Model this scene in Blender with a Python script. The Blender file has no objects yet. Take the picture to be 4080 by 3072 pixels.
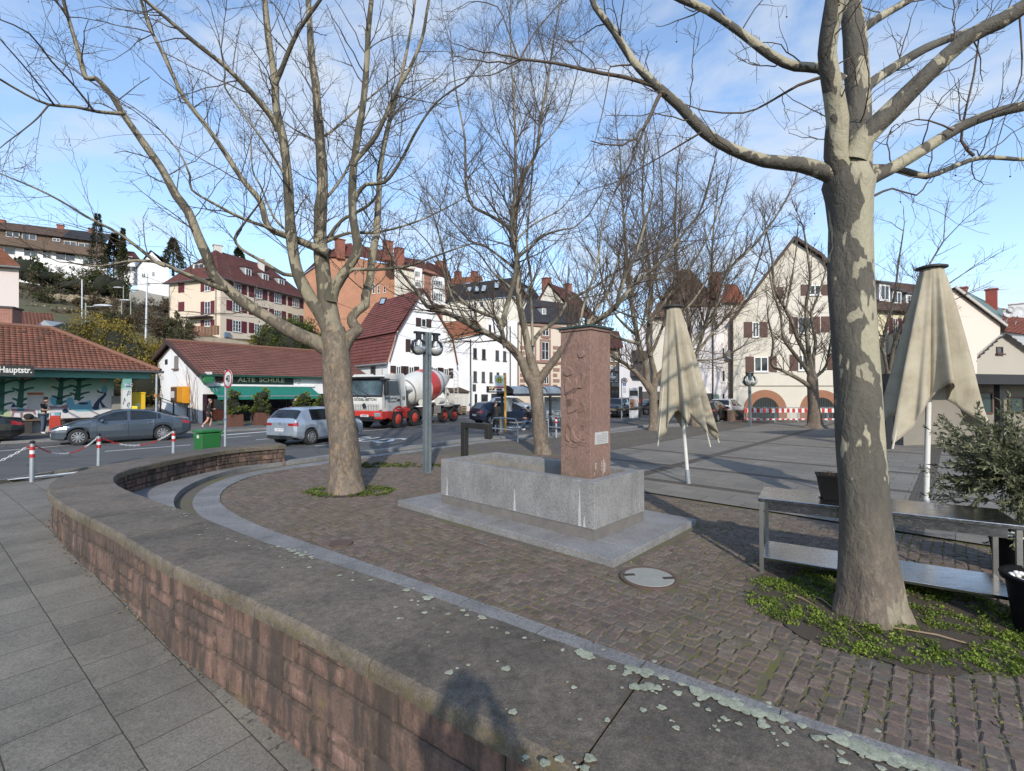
import bpy,bmesh,math,random
import numpy as np
from mathutils import Vector,Matrix,Quaternion
from mathutils.geometry import tessellate_polygon
RND=random.Random(11)
SC=bpy.context.scene
COL=SC.collection
F,CX,CY,CAMZ=1895.0,2040.0,1536.0,2.2
PITCH=math.atan(25/F)
SP,CP=math.sin(PITCH),math.cos(PITCH)
CAM=Vector((0,0,CAMZ))
UD=Vector((-0.7327,0.6806,0))
VD=Vector((0.6806,0.7327,0))
def ray(px,py):
 b=(CY-py)/F
 d=Vector(((px-CX)/F,CP-b*SP,SP+b*CP))
 return d/d.y
def P(px,py,Y):
 return CAM+ray(px,py)*Y
def G(px,py,z=0.0):
 d=ray(px,py)
 return CAM+d*((z-CAMZ)/d.z)
V_=Vector
MT_=Matrix.Translation
MR_=Matrix.Rotation
RU_=RND.uniform
RR_=RND.random
cos_=math.cos
sin_=math.sin
PI_=math.pi
def tag(o,label=None,cat=None,group=None,kind=None):
 if label:o['label']=label
 if cat:o['category']=cat
 if group:o['group']=group
 if kind:o['kind']=kind
 return o
MW={}
def thing(name,label,cat,loc,rotz=0.0,group=None):
 o=bpy.data.objects.new(name,None)
 COL.objects.link(o)
 o.empty_display_size=0.2
 o.location=loc
 o.rotation_euler=(0,0,rotz)
 MW[o.name]=MT_(V_(loc))@MR_(rotz,4,'Z')
 return tag(o,label,cat,group)
def dup(root,loc,rotz,label=None,group=None):
 def cp(o,par):
  c=o.copy();COL.objects.link(c);c.parent=par
  for ch in o.children:cp(ch,c)
  return c
 r=root.copy();COL.objects.link(r);r.location=loc;r.rotation_euler=(0,0,rotz)
 MW[r.name]=MT_(V_(loc))@MR_(rotz,4,'Z')
 if label:r['label']=label
 if group:r['group']=group
 for ch in root.children:cp(ch,r)
 return r
class MB:
 """collects faces; build() links them as one mesh object"""
 def __init__(s):
  s.v=[];s.f=[];s.t=[];s.uv=[];s.hasuv=False
 def add(s,vs,fs,t=0.5,uvs=None):
  n=len(s.v)
  s.v.extend([tuple(p)for p in vs])
  for k,f in enumerate(fs):
   s.f.append(tuple(i+n for i in f))
   s.t.append(t)
   if uvs is not None:
    s.hasuv=True
    s.uv.append([tuple(uvs[i])for i in f])
   else:
    s.uv.append(None)
  return s
 def quad(s,a,b,c,d,t=0.5,uv=None):
  return s.add([a,b,c,d],[(0,1,2,3)],t,uv)
 def poly(s,pts,t=0.5,uv=None):
  tris=tessellate_polygon([[V_(p)for p in pts]])
  return s.add(pts,[tuple(x)for x in tris],t,uv)
 def box(s,c,size,rot=None,t=0.5,taper=1.0):
  x,y,z=size[0]/2,size[1]/2,size[2]/2
  k=taper
  vs=[V_(p)for p in((-x,-y,-z),(x,-y,-z),(x,y,-z),(-x,y,-z),(-x*k,-y*k,z),(x*k,-y*k,z),(x*k,y*k,z),(-x*k,y*k,z))]
  if rot is not None:
   if isinstance(rot,(int,float)):rot=MR_(rot,3,'Z')
   vs=[rot@p for p in vs]
  c=V_(c)
  return s.add([p+c for p in vs],[(0,3,2,1),(4,5,6,7),(0,1,5,4),(1,2,6,5),(2,3,7,6),(3,0,4,7)],t)
 def bar(s,a,b,w,h=None,t=0.5,up=(0,0,1)):
  a,b=V_(a),V_(b);h=h or w
  d=(b-a);L=d.length
  if L<1e-6:return s
  d/=L;up=V_(up)
  if abs(d.dot(up))>0.95:up=V_((0,1,0))if abs(d.y)<0.9 else V_((1,0,0))
  r=d.cross(up).normalized();u=r.cross(d)
  vs=[]
  for p in(a,b):
   for i,j in((-1,-1),(1,-1),(1,1),(-1,1)):
    vs.append(p+r*i*w/2+u*j*h/2)
  return s.add(vs,[(0,1,2,3),(7,6,5,4),(0,4,5,1),(1,5,6,2),(2,6,7,3),(3,7,4,0)],t)
 def tube(s,pts,rad,n=8,t=0.5,cap=True):
  pts=[V_(p)for p in pts];m=len(pts)
  if not hasattr(rad,'__len__'):rad=[rad]*m
  base=len(s.v)
  ref=None
  for i in range(m):
   d=(pts[min(i+1,m-1)]-pts[max(i-1,0)])
   d=d.normalized()if d.length>1e-9 else V_((0,0,1))
   if ref is None:
    ref=V_((1,0,0))if abs(d.x)<0.8 else V_((0,1,0))
   r=(ref-d*ref.dot(d)).normalized();ref=r
   u=d.cross(r)
   for k in range(n):
    a=2*PI_*k/n
    s.v.append(tuple(pts[i]+(r*cos_(a)+u*sin_(a))*rad[i]))
  for i in range(m-1):
   for k in range(n):
    k2=(k+1)%n
    s.f.append((base+i*n+k,base+i*n+k2,base+(i+1)*n+k2,base+(i+1)*n+k))
    s.t.append(t);s.uv.append(None)
  if cap:
   s.f.append(tuple(base+k for k in reversed(range(n))));s.t.append(t);s.uv.append(None)
   s.f.append(tuple(base+(m-1)*n+k for k in range(n)));s.t.append(t);s.uv.append(None)
  return s
 def lathe(s,prof,n=24,M=None,t=0.5,a0=0.0,a1=2*PI_):
  """prof: (r, z) pairs about Z, then placed by matrix M"""
  M=M or Matrix.Identity(4)
  full=abs(a1-a0-2*PI_)<1e-6
  cols=n if full else n+1
  base=len(s.v)
  for r,z in prof:
   for k in range(cols):
    a=a0+(a1-a0)*k/n
    s.v.append(tuple(M@V_((r*cos_(a),r*sin_(a),z))))
  for i in range(len(prof)-1):
   for k in range(n):
    k2=(k+1)%cols
    s.f.append((base+i*cols+k,base+i*cols+k2,base+(i+1)*cols+k2,base+(i+1)*cols+k))
    s.t.append(t);s.uv.append(None)
  return s
 def sphere(s,c,r,n=12,t=0.5,sc=(1,1,1)):
  prof=[(max(1e-4,sin_(PI_*i/(n//2+1))*r),-cos_(PI_*i/(n//2+1))*r)for i in range(n//2+2)]
  M=MT_(V_(c))@Matrix.Diagonal((sc[0],sc[1],sc[2],1))
  return s.lathe(prof,n,M,t)
 def build(s,name,mat,parent=None,local=False,smooth=None,bevel=None,seg=2,loc=None):
  me=bpy.data.meshes.new(name)
  vs=s.v
  M=MW.get(parent.name)if parent else(MT_(V_(loc))if loc is not None else None)
  if M is not None and not local:
   Mi=np.array(M.inverted())
   A=np.array(vs,dtype=float).reshape(-1,3)
   A=A@Mi[:3,:3].T+Mi[:3,3]
   vs=A.tolist()
  me.from_pydata(vs,[],s.f)
  at=me.attributes.new('rnd','FLOAT','FACE')
  at.data.foreach_set('value',np.array(s.t,dtype=np.float32))
  if s.hasuv:
   uvl=me.uv_layers.new(name='UVMap')
   flat=[]
   for f,u in zip(s.f,s.uv):
    if u is None:flat.extend([0.0,0.0]*len(f))
    else:
     for q in u:flat.extend(q)
   uvl.data.foreach_set('uv',np.array(flat,dtype=np.float32))
  me.update()
  if smooth is not None:
   me.polygons.foreach_set('use_smooth',[True]*len(me.polygons))
   me.set_sharp_from_angle(angle=math.radians(smooth))
  if mat:me.materials.append(mat)
  o=bpy.data.objects.new(name,me)
  COL.objects.link(o)
  if parent:
   o.parent=parent
   MW[o.name]=M if M is not None else Matrix.Identity(4)
  elif loc is not None:
   o.location=loc
   MW[o.name]=M
  else:
   MW[o.name]=Matrix.Identity(4)
  if bevel:
   b=o.modifiers.new('bevel','BEVEL');b.width=bevel;b.segments=seg
   b.limit_method='ANGLE';b.angle_limit=math.radians(40)
  return o
def text_mb(mb,txt,size,M,align='CENTER',sx=1.0,extrude=0.0,t=0.5,shear=0.0,bold=0.0):
 """real lettering: the built-in font turned into faces, placed by matrix M (text lies in M's XY plane)"""
 cu=bpy.data.curves.new('lettering','FONT')
 cu.body=txt;cu.size=size;cu.align_x=align;cu.align_y='CENTER'
 cu.resolution_u=3;cu.shear=shear;cu.offset=bold
 ob=bpy.data.objects.new('lettering',cu)
 COL.objects.link(ob)
 dg=bpy.context.evaluated_depsgraph_get();dg.update()
 me=bpy.data.meshes.new_from_object(ob.evaluated_get(dg))
 vs=[M@V_((v.co.x*sx,v.co.y,0))for v in me.vertices]
 mb.add(vs,[tuple(p.vertices)for p in me.polygons],t)
 bpy.data.objects.remove(ob);bpy.data.curves.remove(cu);bpy.data.meshes.remove(me)
 return mb
def frame_M(o,x,y):
 x=V_(x).normalized();y=V_(y);y=(y-x*y.dot(x)).normalized();z=x.cross(y)
 return Matrix(((x.x,y.x,z.x,o[0]),(x.y,y.y,z.y,o[1]),(x.z,y.z,z.z,o[2]),(0,0,0,1)))
def catmull(pts,step=0.1):
 pts=[V_(p)for p in pts]
 out=[]
 n=len(pts)
 for i in range(n-1):
  p0=pts[max(i-1,0)];p1=pts[i];p2=pts[i+1];p3=pts[min(i+2,n-1)]
  k=max(2,int((p2-p1).length/step))
  for j in range(k):
   t=j/k
   out.append(0.5*((2*p1)+(p2-p0)*t+(2*p0-5*p1+4*p2-p3)*t*t+(3*p1-p0-3*p2+p3)*t**3))
 out.append(pts[-1])
 return out
def resample(pts,step):
 d=[0.0]
 for a,b in zip(pts,pts[1:]):d.append(d[-1]+(b-a).length)
 L=d[-1];n=max(2,int(L/step));out=[];j=0
 for i in range(n+1):
  s=L*i/n
  while j<len(d)-2 and d[j+1]<s:j+=1
  k=(s-d[j])/max(1e-9,d[j+1]-d[j])
  out.append(pts[j].lerp(pts[j+1],k))
 return out
def smooth_line(pts,it=10):
 pts=[p.copy()for p in pts]
 for _ in range(it):
  q=[pts[0]]+[(pts[i-1]+pts[i]*2+pts[i+1])/4 for i in range(1,len(pts)-1)]+[pts[-1]]
  pts=q
 return pts
def offset_line(pts,w):
 """w > 0: to the left of travel"""
 out=[]
 for i,p in enumerate(pts):
  d=pts[min(i+1,len(pts)-1)]-pts[max(i-1,0)]
  d.z=0;d.normalize()
  out.append(p+V_((-d.y,d.x,0))*w)
 return out
def inside(poly,x,y):
 c=False;n=len(poly);j=n-1
 for i in range(n):
  xi,yi=poly[i][0],poly[i][1];xj,yj=poly[j][0],poly[j][1]
  if(yi>y)!=(yj>y)and x<(xj-xi)*(y-yi)/(yj-yi)+xi:c=not c
  j=i
 return c
def z_at(pts,z):return[V_((p[0],p[1],z))for p in pts]
def nnode(nt,typ,**kw):
 n=nt.nodes.new(typ)
 for k,v in kw.items():
  if k in n.inputs:n.inputs[k].default_value=v
  else:setattr(n,k,v)
 return n
class NT:
 def __init__(s,name):
  s.m=bpy.data.materials.new(name);s.m.use_nodes=True
  s.nt=s.m.node_tree;s.nt.nodes.clear()
  s.out=s.nt.nodes.new('ShaderNodeOutputMaterial')
  s.b=s.nt.nodes.new('ShaderNodeBsdfPrincipled')
  s.nt.links.new(s.b.outputs[0],s.out.inputs[0])
  s._tc=None
 def n(s,typ,**kw):return nnode(s.nt,typ,**kw)
 def l(s,a,b):s.nt.links.new(a,b)
 @property
 def obj(s):
  if s._tc is None:s._tc=s.n('ShaderNodeTexCoord')
  return s._tc.outputs['Object']
 @property
 def uv(s):
  if s._tc is None:s._tc=s.n('ShaderNodeTexCoord')
  return s._tc.outputs['UV']
 @property
 def pos(s):return s.n('ShaderNodeNewGeometry').outputs['Position']
 def attr(s,name='rnd'):
  return s.n('ShaderNodeAttribute',attribute_name=name).outputs['Fac']
 def mapping(s,vec,scale=(1,1,1),rot=(0,0,0),loc=(0,0,0)):
  m=s.n('ShaderNodeMapping');m.inputs['Scale'].default_value=scale
  m.inputs['Rotation'].default_value=rot;m.inputs['Location'].default_value=loc
  s.l(vec,m.inputs['Vector']);return m.outputs[0]
 def noise(s,vec,scale,detail=4,rough=0.55,dist=0.0):
  n=s.n('ShaderNodeTexNoise',Scale=scale,Detail=detail,Roughness=rough,Distortion=dist)
  s.l(vec,n.inputs['Vector']);return n.outputs['Fac']
 def voro(s,vec,scale,feature='F1',out='Distance',rand=1.0):
  n=s.n('ShaderNodeTexVoronoi',Scale=scale,Randomness=rand);n.feature=feature
  s.l(vec,n.inputs['Vector']);return n.outputs[out]
 def ramp(s,fac,stops,interp='LINEAR'):
  r=s.n('ShaderNodeValToRGB');r.color_ramp.interpolation=interp
  e=r.color_ramp.elements
  while len(e)<len(stops):e.new(0.5)
  for k,(p,c)in enumerate(stops):
   e[k].position=p
   e[k].color=(c,c,c,1)if isinstance(c,(int,float))else(c[0],c[1],c[2],1)
  s.l(fac,r.inputs[0]);return r.outputs[0]
 def mix(s,fac,a,b,mode='MIX'):
  n=s.n('ShaderNodeMix',data_type='RGBA',blend_type=mode)
  for k,v in((0,fac),(6,a),(7,b)):
   if isinstance(v,(int,float)):n.inputs[k].default_value=v if k==0 else(v,v,v,1)
   elif isinstance(v,(tuple,list)):n.inputs[k].default_value=(v[0],v[1],v[2],1)
   else:s.l(v,n.inputs[k])
  return n.outputs[2]
 def math(s,op,a,b=0.0,c=None):
  n=s.n('ShaderNodeMath',operation=op)
  for k,v in((0,a),(1,b),(2,c)):
   if v is None:continue
   if isinstance(v,(int,float)):n.inputs[k].default_value=v
   else:s.l(v,n.inputs[k])
  return n.outputs[0]
 def bump(s,h,strength=0.3,dist=0.01):
  b=s.n('ShaderNodeBump',Strength=strength,Distance=dist)
  s.l(h,b.inputs['Height']);s.l(b.outputs[0],s.b.inputs['Normal'])
 def color(s,c):
  if isinstance(c,(tuple,list)):s.b.inputs['Base Color'].default_value=(c[0],c[1],c[2],1)
  else:s.l(c,s.b.inputs['Base Color'])
 def rough(s,r):
  if isinstance(r,(int,float)):s.b.inputs['Roughness'].default_value=r
  else:s.l(r,s.b.inputs['Roughness'])
 def set(s,**kw):
  for k,v in kw.items():s.b.inputs[k.replace('_',' ')].default_value=v
MC={}
def surf(name,col,rough=0.75,metal=0.0,var=0.18,vs=2.5,fine=0.10,fs=40.0,bump=0.15,bs=60.0,tint=0.0,spec=0.5,dirt=0.0,dirtcol=(0.05,0.04,0.03),coat=0.0):
 """a plain painted / stone / cloth surface that is never perfectly even"""
 if name in MC:return MC[name]
 t=NT(name)
 o=t.obj
 a=t.noise(o,vs,5,0.6)
 b=t.noise(o,fs,3,0.6)
 v=t.math('ADD',t.math('MULTIPLY',t.math('SUBTRACT',a,0.5),2*var),t.math('MULTIPLY',t.math('SUBTRACT',b,0.5),2*fine))
 if tint:
  v=t.math('ADD',v,t.math('MULTIPLY',t.math('SUBTRACT',t.attr(),0.5),2*tint))
 v=t.math('ADD',v,1.0)
 c=t.mix(1.0,col,v,'MULTIPLY')
 if dirt:
  k=t.ramp(t.noise(t.mapping(o,(1,1,0.25)),1.7,6,0.65),[(0.5,0.0),(0.75,dirt)])
  c=t.mix(k,c,dirtcol)
 t.color(c);t.rough(rough)
 t.set(Metallic=metal)
 t.b.inputs['Specular IOR Level'].default_value=spec
 if coat:t.b.inputs['Coat Weight'].default_value=coat
 if bump:t.bump(t.noise(o,bs,4,0.6),bump,0.01)
 MC[name]=t.m
 return t.m
def m_granite(name='granite',base=0.33,stain=0.35):
 t=NT(name);o=t.obj
 a=t.noise(o,70,2,0.8);b=t.noise(o,30,3,0.85);big=t.noise(o,1.6,5,0.6)
 s=t.ramp(a,[(0.33,base*0.30),(0.47,base*0.9),(0.60,base*1.35)])
 s2=t.ramp(b,[(0.34,(base*0.42,base*0.41,base*0.42)),(0.5,(base,base*0.97,base*0.94)),(0.66,(base*1.25,base*1.2,base*1.18))])
 c=t.mix(0.5,s,s2)
 k=t.ramp(big,[(0.35,0.75),(0.65,1.08)])
 c=t.mix(1.0,c,k,'MULTIPLY')
 d=t.ramp(t.noise(t.mapping(o,(3,3,0.5)),1.2,6,0.7),[(0.5,0.0),(0.72,stain)])
 c=t.mix(d,c,(0.10,0.085,0.07))
 t.color(c);t.rough(0.7)
 t.bump(b,0.25,0.006)
 return t.m
def m_coping():
 t=NT('coping_sandstone');o=t.obj
 a=t.noise(o,1.3,7,0.65);b=t.noise(o,14,6,0.75);c3=t.noise(o,90,3,0.7)
 c=t.ramp(a,[(0.30,(0.062,0.052,0.041)),(0.48,(0.112,0.094,0.074)),(0.66,(0.142,0.114,0.089)),(0.8,(0.155,0.110,0.083))])
 c=t.mix(1.0,c,t.ramp(b,[(0.3,0.55),(0.52,1.0),(0.72,1.35)]),'MULTIPLY')
 c=t.mix(1.0,c,t.ramp(c3,[(0.3,0.7),(0.5,1.0),(0.68,1.45)]),'MULTIPLY')
 w=t.ramp(t.noise(o,26,5,0.8),[(0.60,0.0),(0.72,0.35)])
 c=t.mix(w,c,(0.24,0.24,0.21))
 y=t.math('MULTIPLY',t.ramp(t.noise(o,5.0,5,0.75),[(0.60,0.0),(0.68,1.0)]),t.ramp(t.noise(o,40,4,0.8),[(0.48,0.0),(0.6,0.5)]))
 c=t.mix(y,c,(0.22,0.13,0.03))
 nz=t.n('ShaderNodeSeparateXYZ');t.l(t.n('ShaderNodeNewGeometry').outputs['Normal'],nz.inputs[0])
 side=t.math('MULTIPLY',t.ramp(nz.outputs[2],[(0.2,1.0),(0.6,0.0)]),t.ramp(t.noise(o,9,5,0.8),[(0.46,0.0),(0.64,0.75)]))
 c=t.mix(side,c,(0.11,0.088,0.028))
 c=t.mix(1.0,c,t.math('ADD',0.86,t.math('MULTIPLY',t.attr(),0.28)),'MULTIPLY')
 t.color(c);t.rough(0.85)
 t.bump(t.math('ADD',t.math('MULTIPLY',b,0.7),t.math('MULTIPLY',c3,0.4)),0.6,0.010)
 return t.m
def m_sandstone():
 t=NT('red_sandstone');o=t.obj
 c=t.ramp(t.attr(),[(0.0,(0.095,0.066,0.052)),(0.35,(0.140,0.088,0.068)),(0.7,(0.185,0.108,0.083)),(1.0,(0.215,0.135,0.105))])
 n1=t.noise(o,7,6,0.7)
 c=t.mix(1.0,c,t.ramp(n1,[(0.3,0.62),(0.5,1.0),(0.7,1.25)]),'MULTIPLY')
 c=t.mix(1.0,c,t.ramp(t.noise(o,70,3,0.7),[(0.3,0.8),(0.7,1.2)]),'MULTIPLY')
 st=t.noise(t.mapping(o,(4.5,4.5,0.8)),1.3,7,0.7)
 c=t.mix(t.ramp(st,[(0.43,0.0),(0.58,0.88)]),c,(0.044,0.034,0.028))
 c=t.mix(t.ramp(t.noise(o,16,5,.75),[(0.55,0.0),(0.68,0.7)]),c,(0.055,0.045,0.036))
 sz=t.n('ShaderNodeSeparateXYZ');t.l(t.pos,sz.inputs[0])
 top=t.ramp(t.math('ADD',sz.outputs[2],t.math('MULTIPLY',t.math('SUBTRACT',n1,0.5),0.5)),[(0.22,0.0),(0.52,0.55)])
 c=t.mix(t.math('MULTIPLY',top,t.ramp(st,[(0.38,0.1),(0.56,1.0)])),c,(0.055,0.042,0.033))
 y=t.math('MULTIPLY',t.ramp(t.noise(o,2.2,4,0.7),[(0.60,0.0),(0.68,1.0)]),t.ramp(t.noise(o,30,4,0.8),[(0.45,0.0),(0.58,0.6)]))
 c=t.mix(y,c,(0.16,0.115,0.025))
 t.color(c);t.rough(0.9)
 t.bump(t.math('ADD',n1,t.math('MULTIPLY',t.noise(o,34,5,0.7),0.5)),0.7,0.02)
 return t.m
def m_sett():
 t=NT('porphyry_setts');o=t.pos
 c=t.ramp(t.attr(),[(0.0,(0.088,0.066,0.057)),(0.3,(0.118,0.085,0.073)),(0.55,(0.135,0.096,0.082)),(0.8,(0.152,0.118,0.098)),(1.0,(0.098,0.084,0.075))])
 c=t.mix(1.0,c,t.ramp(t.noise(o,34,6,0.8),[(0.3,0.5),(0.5,1.0),(0.7,1.5)]),'MULTIPLY')
 moss=t.math('MULTIPLY',t.ramp(t.noise(o,0.75,4,0.6),[(0.40,0.15),(0.58,1.0)]),t.ramp(t.noise(o,10,5,0.8),[(0.42,0.0),(0.62,0.6)]))
 c=t.mix(moss,c,(0.085,0.078,0.030))
 t.color(c);t.rough(0.8)
 t.bump(t.noise(o,45,4,0.7),0.5,0.008)
 return t.m
def m_joint():
 """sand, dirt and moss between the setts; far away it carries the sett pattern itself"""
 t=NT('sett_joints');o=t.pos
 moss=t.ramp(t.noise(o,0.8,5,0.65),[(0.42,0.0),(0.60,1.0)])
 fine=t.ramp(t.noise(o,22,4,0.75),[(0.38,0.0),(0.55,1.0)])
 c=t.mix(t.math('MULTIPLY',moss,fine),(0.105,0.092,0.074),(0.115,0.112,0.022))
 rot=t.mapping(o,(1,1,1),(0,0,0.82))
 br=t.n('ShaderNodeTexBrick',Scale=1.0);br.offset=0.5
 br.inputs['Mortar Size'].default_value=0.012;br.inputs['Brick Width'].default_value=0.16;br.inputs['Row Height'].default_value=0.13
 br.inputs['Color1'].default_value=(0.10,0.078,0.070,1);br.inputs['Color2'].default_value=(0.135,0.112,0.10,1)
 br.inputs['Mortar'].default_value=(0.055,0.05,0.035,1)
 t.l(rot,br.inputs['Vector'])
 far=t.n('ShaderNodeVectorMath',operation='LENGTH');t.l(o,far.inputs[0])
 fk=t.ramp(t.math('DIVIDE',far.outputs['Value'],40.0),[(0.42,0.0),(0.43,1.0)])
 farc=t.mix(1.0,br.outputs[0],t.ramp(t.noise(o,0.8,6,0.7),[(0.3,0.8),(0.7,1.2)]),'MULTIPLY')
 farc=t.mix(t.math('MULTIPLY',moss,0.35),farc,(0.10,0.095,0.035))
 c=t.mix(fk,c,farc)
 t.color(c);t.rough(0.95);t.bump(t.noise(o,60,4,0.8),0.6,0.01)
 return t.m
def m_plates():
 t=NT('concrete_paving_plates');o=t.uv
 br=t.n('ShaderNodeTexBrick',Scale=1.0);br.offset=0.5
 br.inputs['Mortar Size'].default_value=0.006;br.inputs['Brick Width'].default_value=0.75;br.inputs['Row Height'].default_value=0.5
 br.inputs['Color1'].default_value=(0.155,0.140,0.118,1);br.inputs['Color2'].default_value=(0.190,0.172,0.145,1)
 br.inputs['Mortar'].default_value=(0.045,0.042,0.036,1)
 t.l(o,br.inputs['Vector'])
 c=br.outputs[0]
 c=t.mix(1.0,c,t.ramp(t.noise(o,0.5,6,0.65),[(0.3,0.78),(0.7,1.18)]),'MULTIPLY')
 c=t.mix(1.0,c,t.ramp(t.noise(o,30,4,0.7),[(0.3,0.85),(0.7,1.15)]),'MULTIPLY')
 sx=t.n('ShaderNodeSeparateXYZ');t.l(o,sx.inputs[0])
 def band(v,period,off,w):
  f=t.math('FRACT',t.math('DIVIDE',t.math('ADD',v,off),period))
  return t.math('LESS_THAN',f,w/period)
 k=t.math('MAXIMUM',band(sx.outputs[0],5.5,60.15,0.34),band(sx.outputs[1],5.5,55.15,0.32))
 k=t.math('MAXIMUM',k,band(sx.outputs[1],400.0,-13.3,0.3))
 b2=t.n('ShaderNodeTexBrick',Scale=1.0)
 b2.inputs['Mortar Size'].default_value=0.012;b2.inputs['Brick Width'].default_value=0.15;b2.inputs['Row Height'].default_value=0.11
 b2.inputs['Color1'].default_value=(0.075,0.06,0.05,1);b2.inputs['Color2'].default_value=(0.105,0.08,0.066,1);b2.inputs['Mortar'].default_value=(0.04,0.04,0.02,1)
 t.l(o,b2.inputs['Vector'])
 c=t.mix(k,c,b2.outputs[0])
 t.color(c);t.rough(0.85);t.bump(t.math('ADD',br.outputs['Fac'],t.noise(o,60,3,0.6)),0.25,0.006)
 return t.m
def m_sidewalk():
 t=NT('sidewalk_plates');uv=t.uv;o=t.pos
 br=t.n('ShaderNodeTexBrick',Scale=1.0);br.offset=0.5
 br.inputs['Mortar Size'].default_value=0.005;br.inputs['Mortar Smooth'].default_value=0.3
 br.inputs['Brick Width'].default_value=0.48;br.inputs['Row Height'].default_value=0.57
 br.inputs['Color1'].default_value=(0.152,0.140,0.118,1);br.inputs['Color2'].default_value=(0.178,0.163,0.137,1)
 br.inputs['Mortar'].default_value=(0.050,0.040,0.028,1)
 w=t.n('ShaderNodeVectorMath',operation='ADD')
 nz=t.n('ShaderNodeTexNoise',Scale=9.0,Detail=4.0);t.l(uv,nz.inputs['Vector'])
 sc=t.n('ShaderNodeVectorMath',operation='SCALE');sc.inputs['Scale'].default_value=0.012
 t.l(nz.outputs['Color'],sc.inputs[0]);t.l(uv,w.inputs[0]);t.l(sc.outputs[0],w.inputs[1])
 t.l(w.outputs[0],br.inputs['Vector'])
 c=t.mix(1.0,br.outputs[0],t.ramp(t.noise(o,0.9,8,0.75),[(0.3,0.62),(0.5,1.0),(0.7,1.25)]),'MULTIPLY')
 c=t.mix(1.0,c,t.ramp(t.noise(o,48,5,0.8),[(0.3,0.55),(0.5,1.0),(0.7,1.4)]),'MULTIPLY')
 c=t.mix(t.ramp(t.noise(o,9,5,0.75),[(0.58,0.0),(0.75,0.5)]),c,(0.06,0.058,0.05))
 fl=t.ramp(t.voro(o,70),[(0.05,0.6),(0.09,0.0)])
 c=t.mix(t.math('MULTIPLY',fl,t.ramp(t.noise(o,3,3),[(0.5,0.0),(0.6,1.0)])),c,(0.2,0.2,0.19))
 t.color(c);t.rough(0.85)
 t.bump(t.math('SUBTRACT',t.math('MULTIPLY',t.noise(o,80,4,0.7),0.5),t.math('MULTIPLY',br.outputs['Fac'],0.9)),0.45,0.012)
 return t.m
def m_asphalt(name='asphalt',b=0.085):
 t=NT(name);o=t.pos
 c=t.ramp(t.noise(o,0.35,6,0.6),[(0.3,(b*0.82,b*0.80,b*0.78)),(0.7,(b*1.2,b*1.17,b*1.12))])
 c=t.mix(1.0,c,t.ramp(t.noise(o,60,3,0.8),[(0.3,0.7),(0.7,1.3)]),'MULTIPLY')
 tr=t.noise(t.mapping(o,(0.3,2.2,1),(0,0,-0.82)),0.7,5,0.6)
 c=t.mix(t.ramp(tr,[(0.5,0.0),(0.66,0.45)]),c,(b*0.55,b*0.56,b*0.6))
 cr=t.voro(t.mapping(o,(1,1,0)),0.35,'DISTANCE_TO_EDGE')
 c=t.mix(t.ramp(cr,[(0.004,0.6),(0.012,0.0)]),c,(0.03,0.03,0.03))
 t.color(c);t.rough(0.88);t.bump(t.noise(o,110,3,0.7),0.35,0.006)
 return t.m
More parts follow.
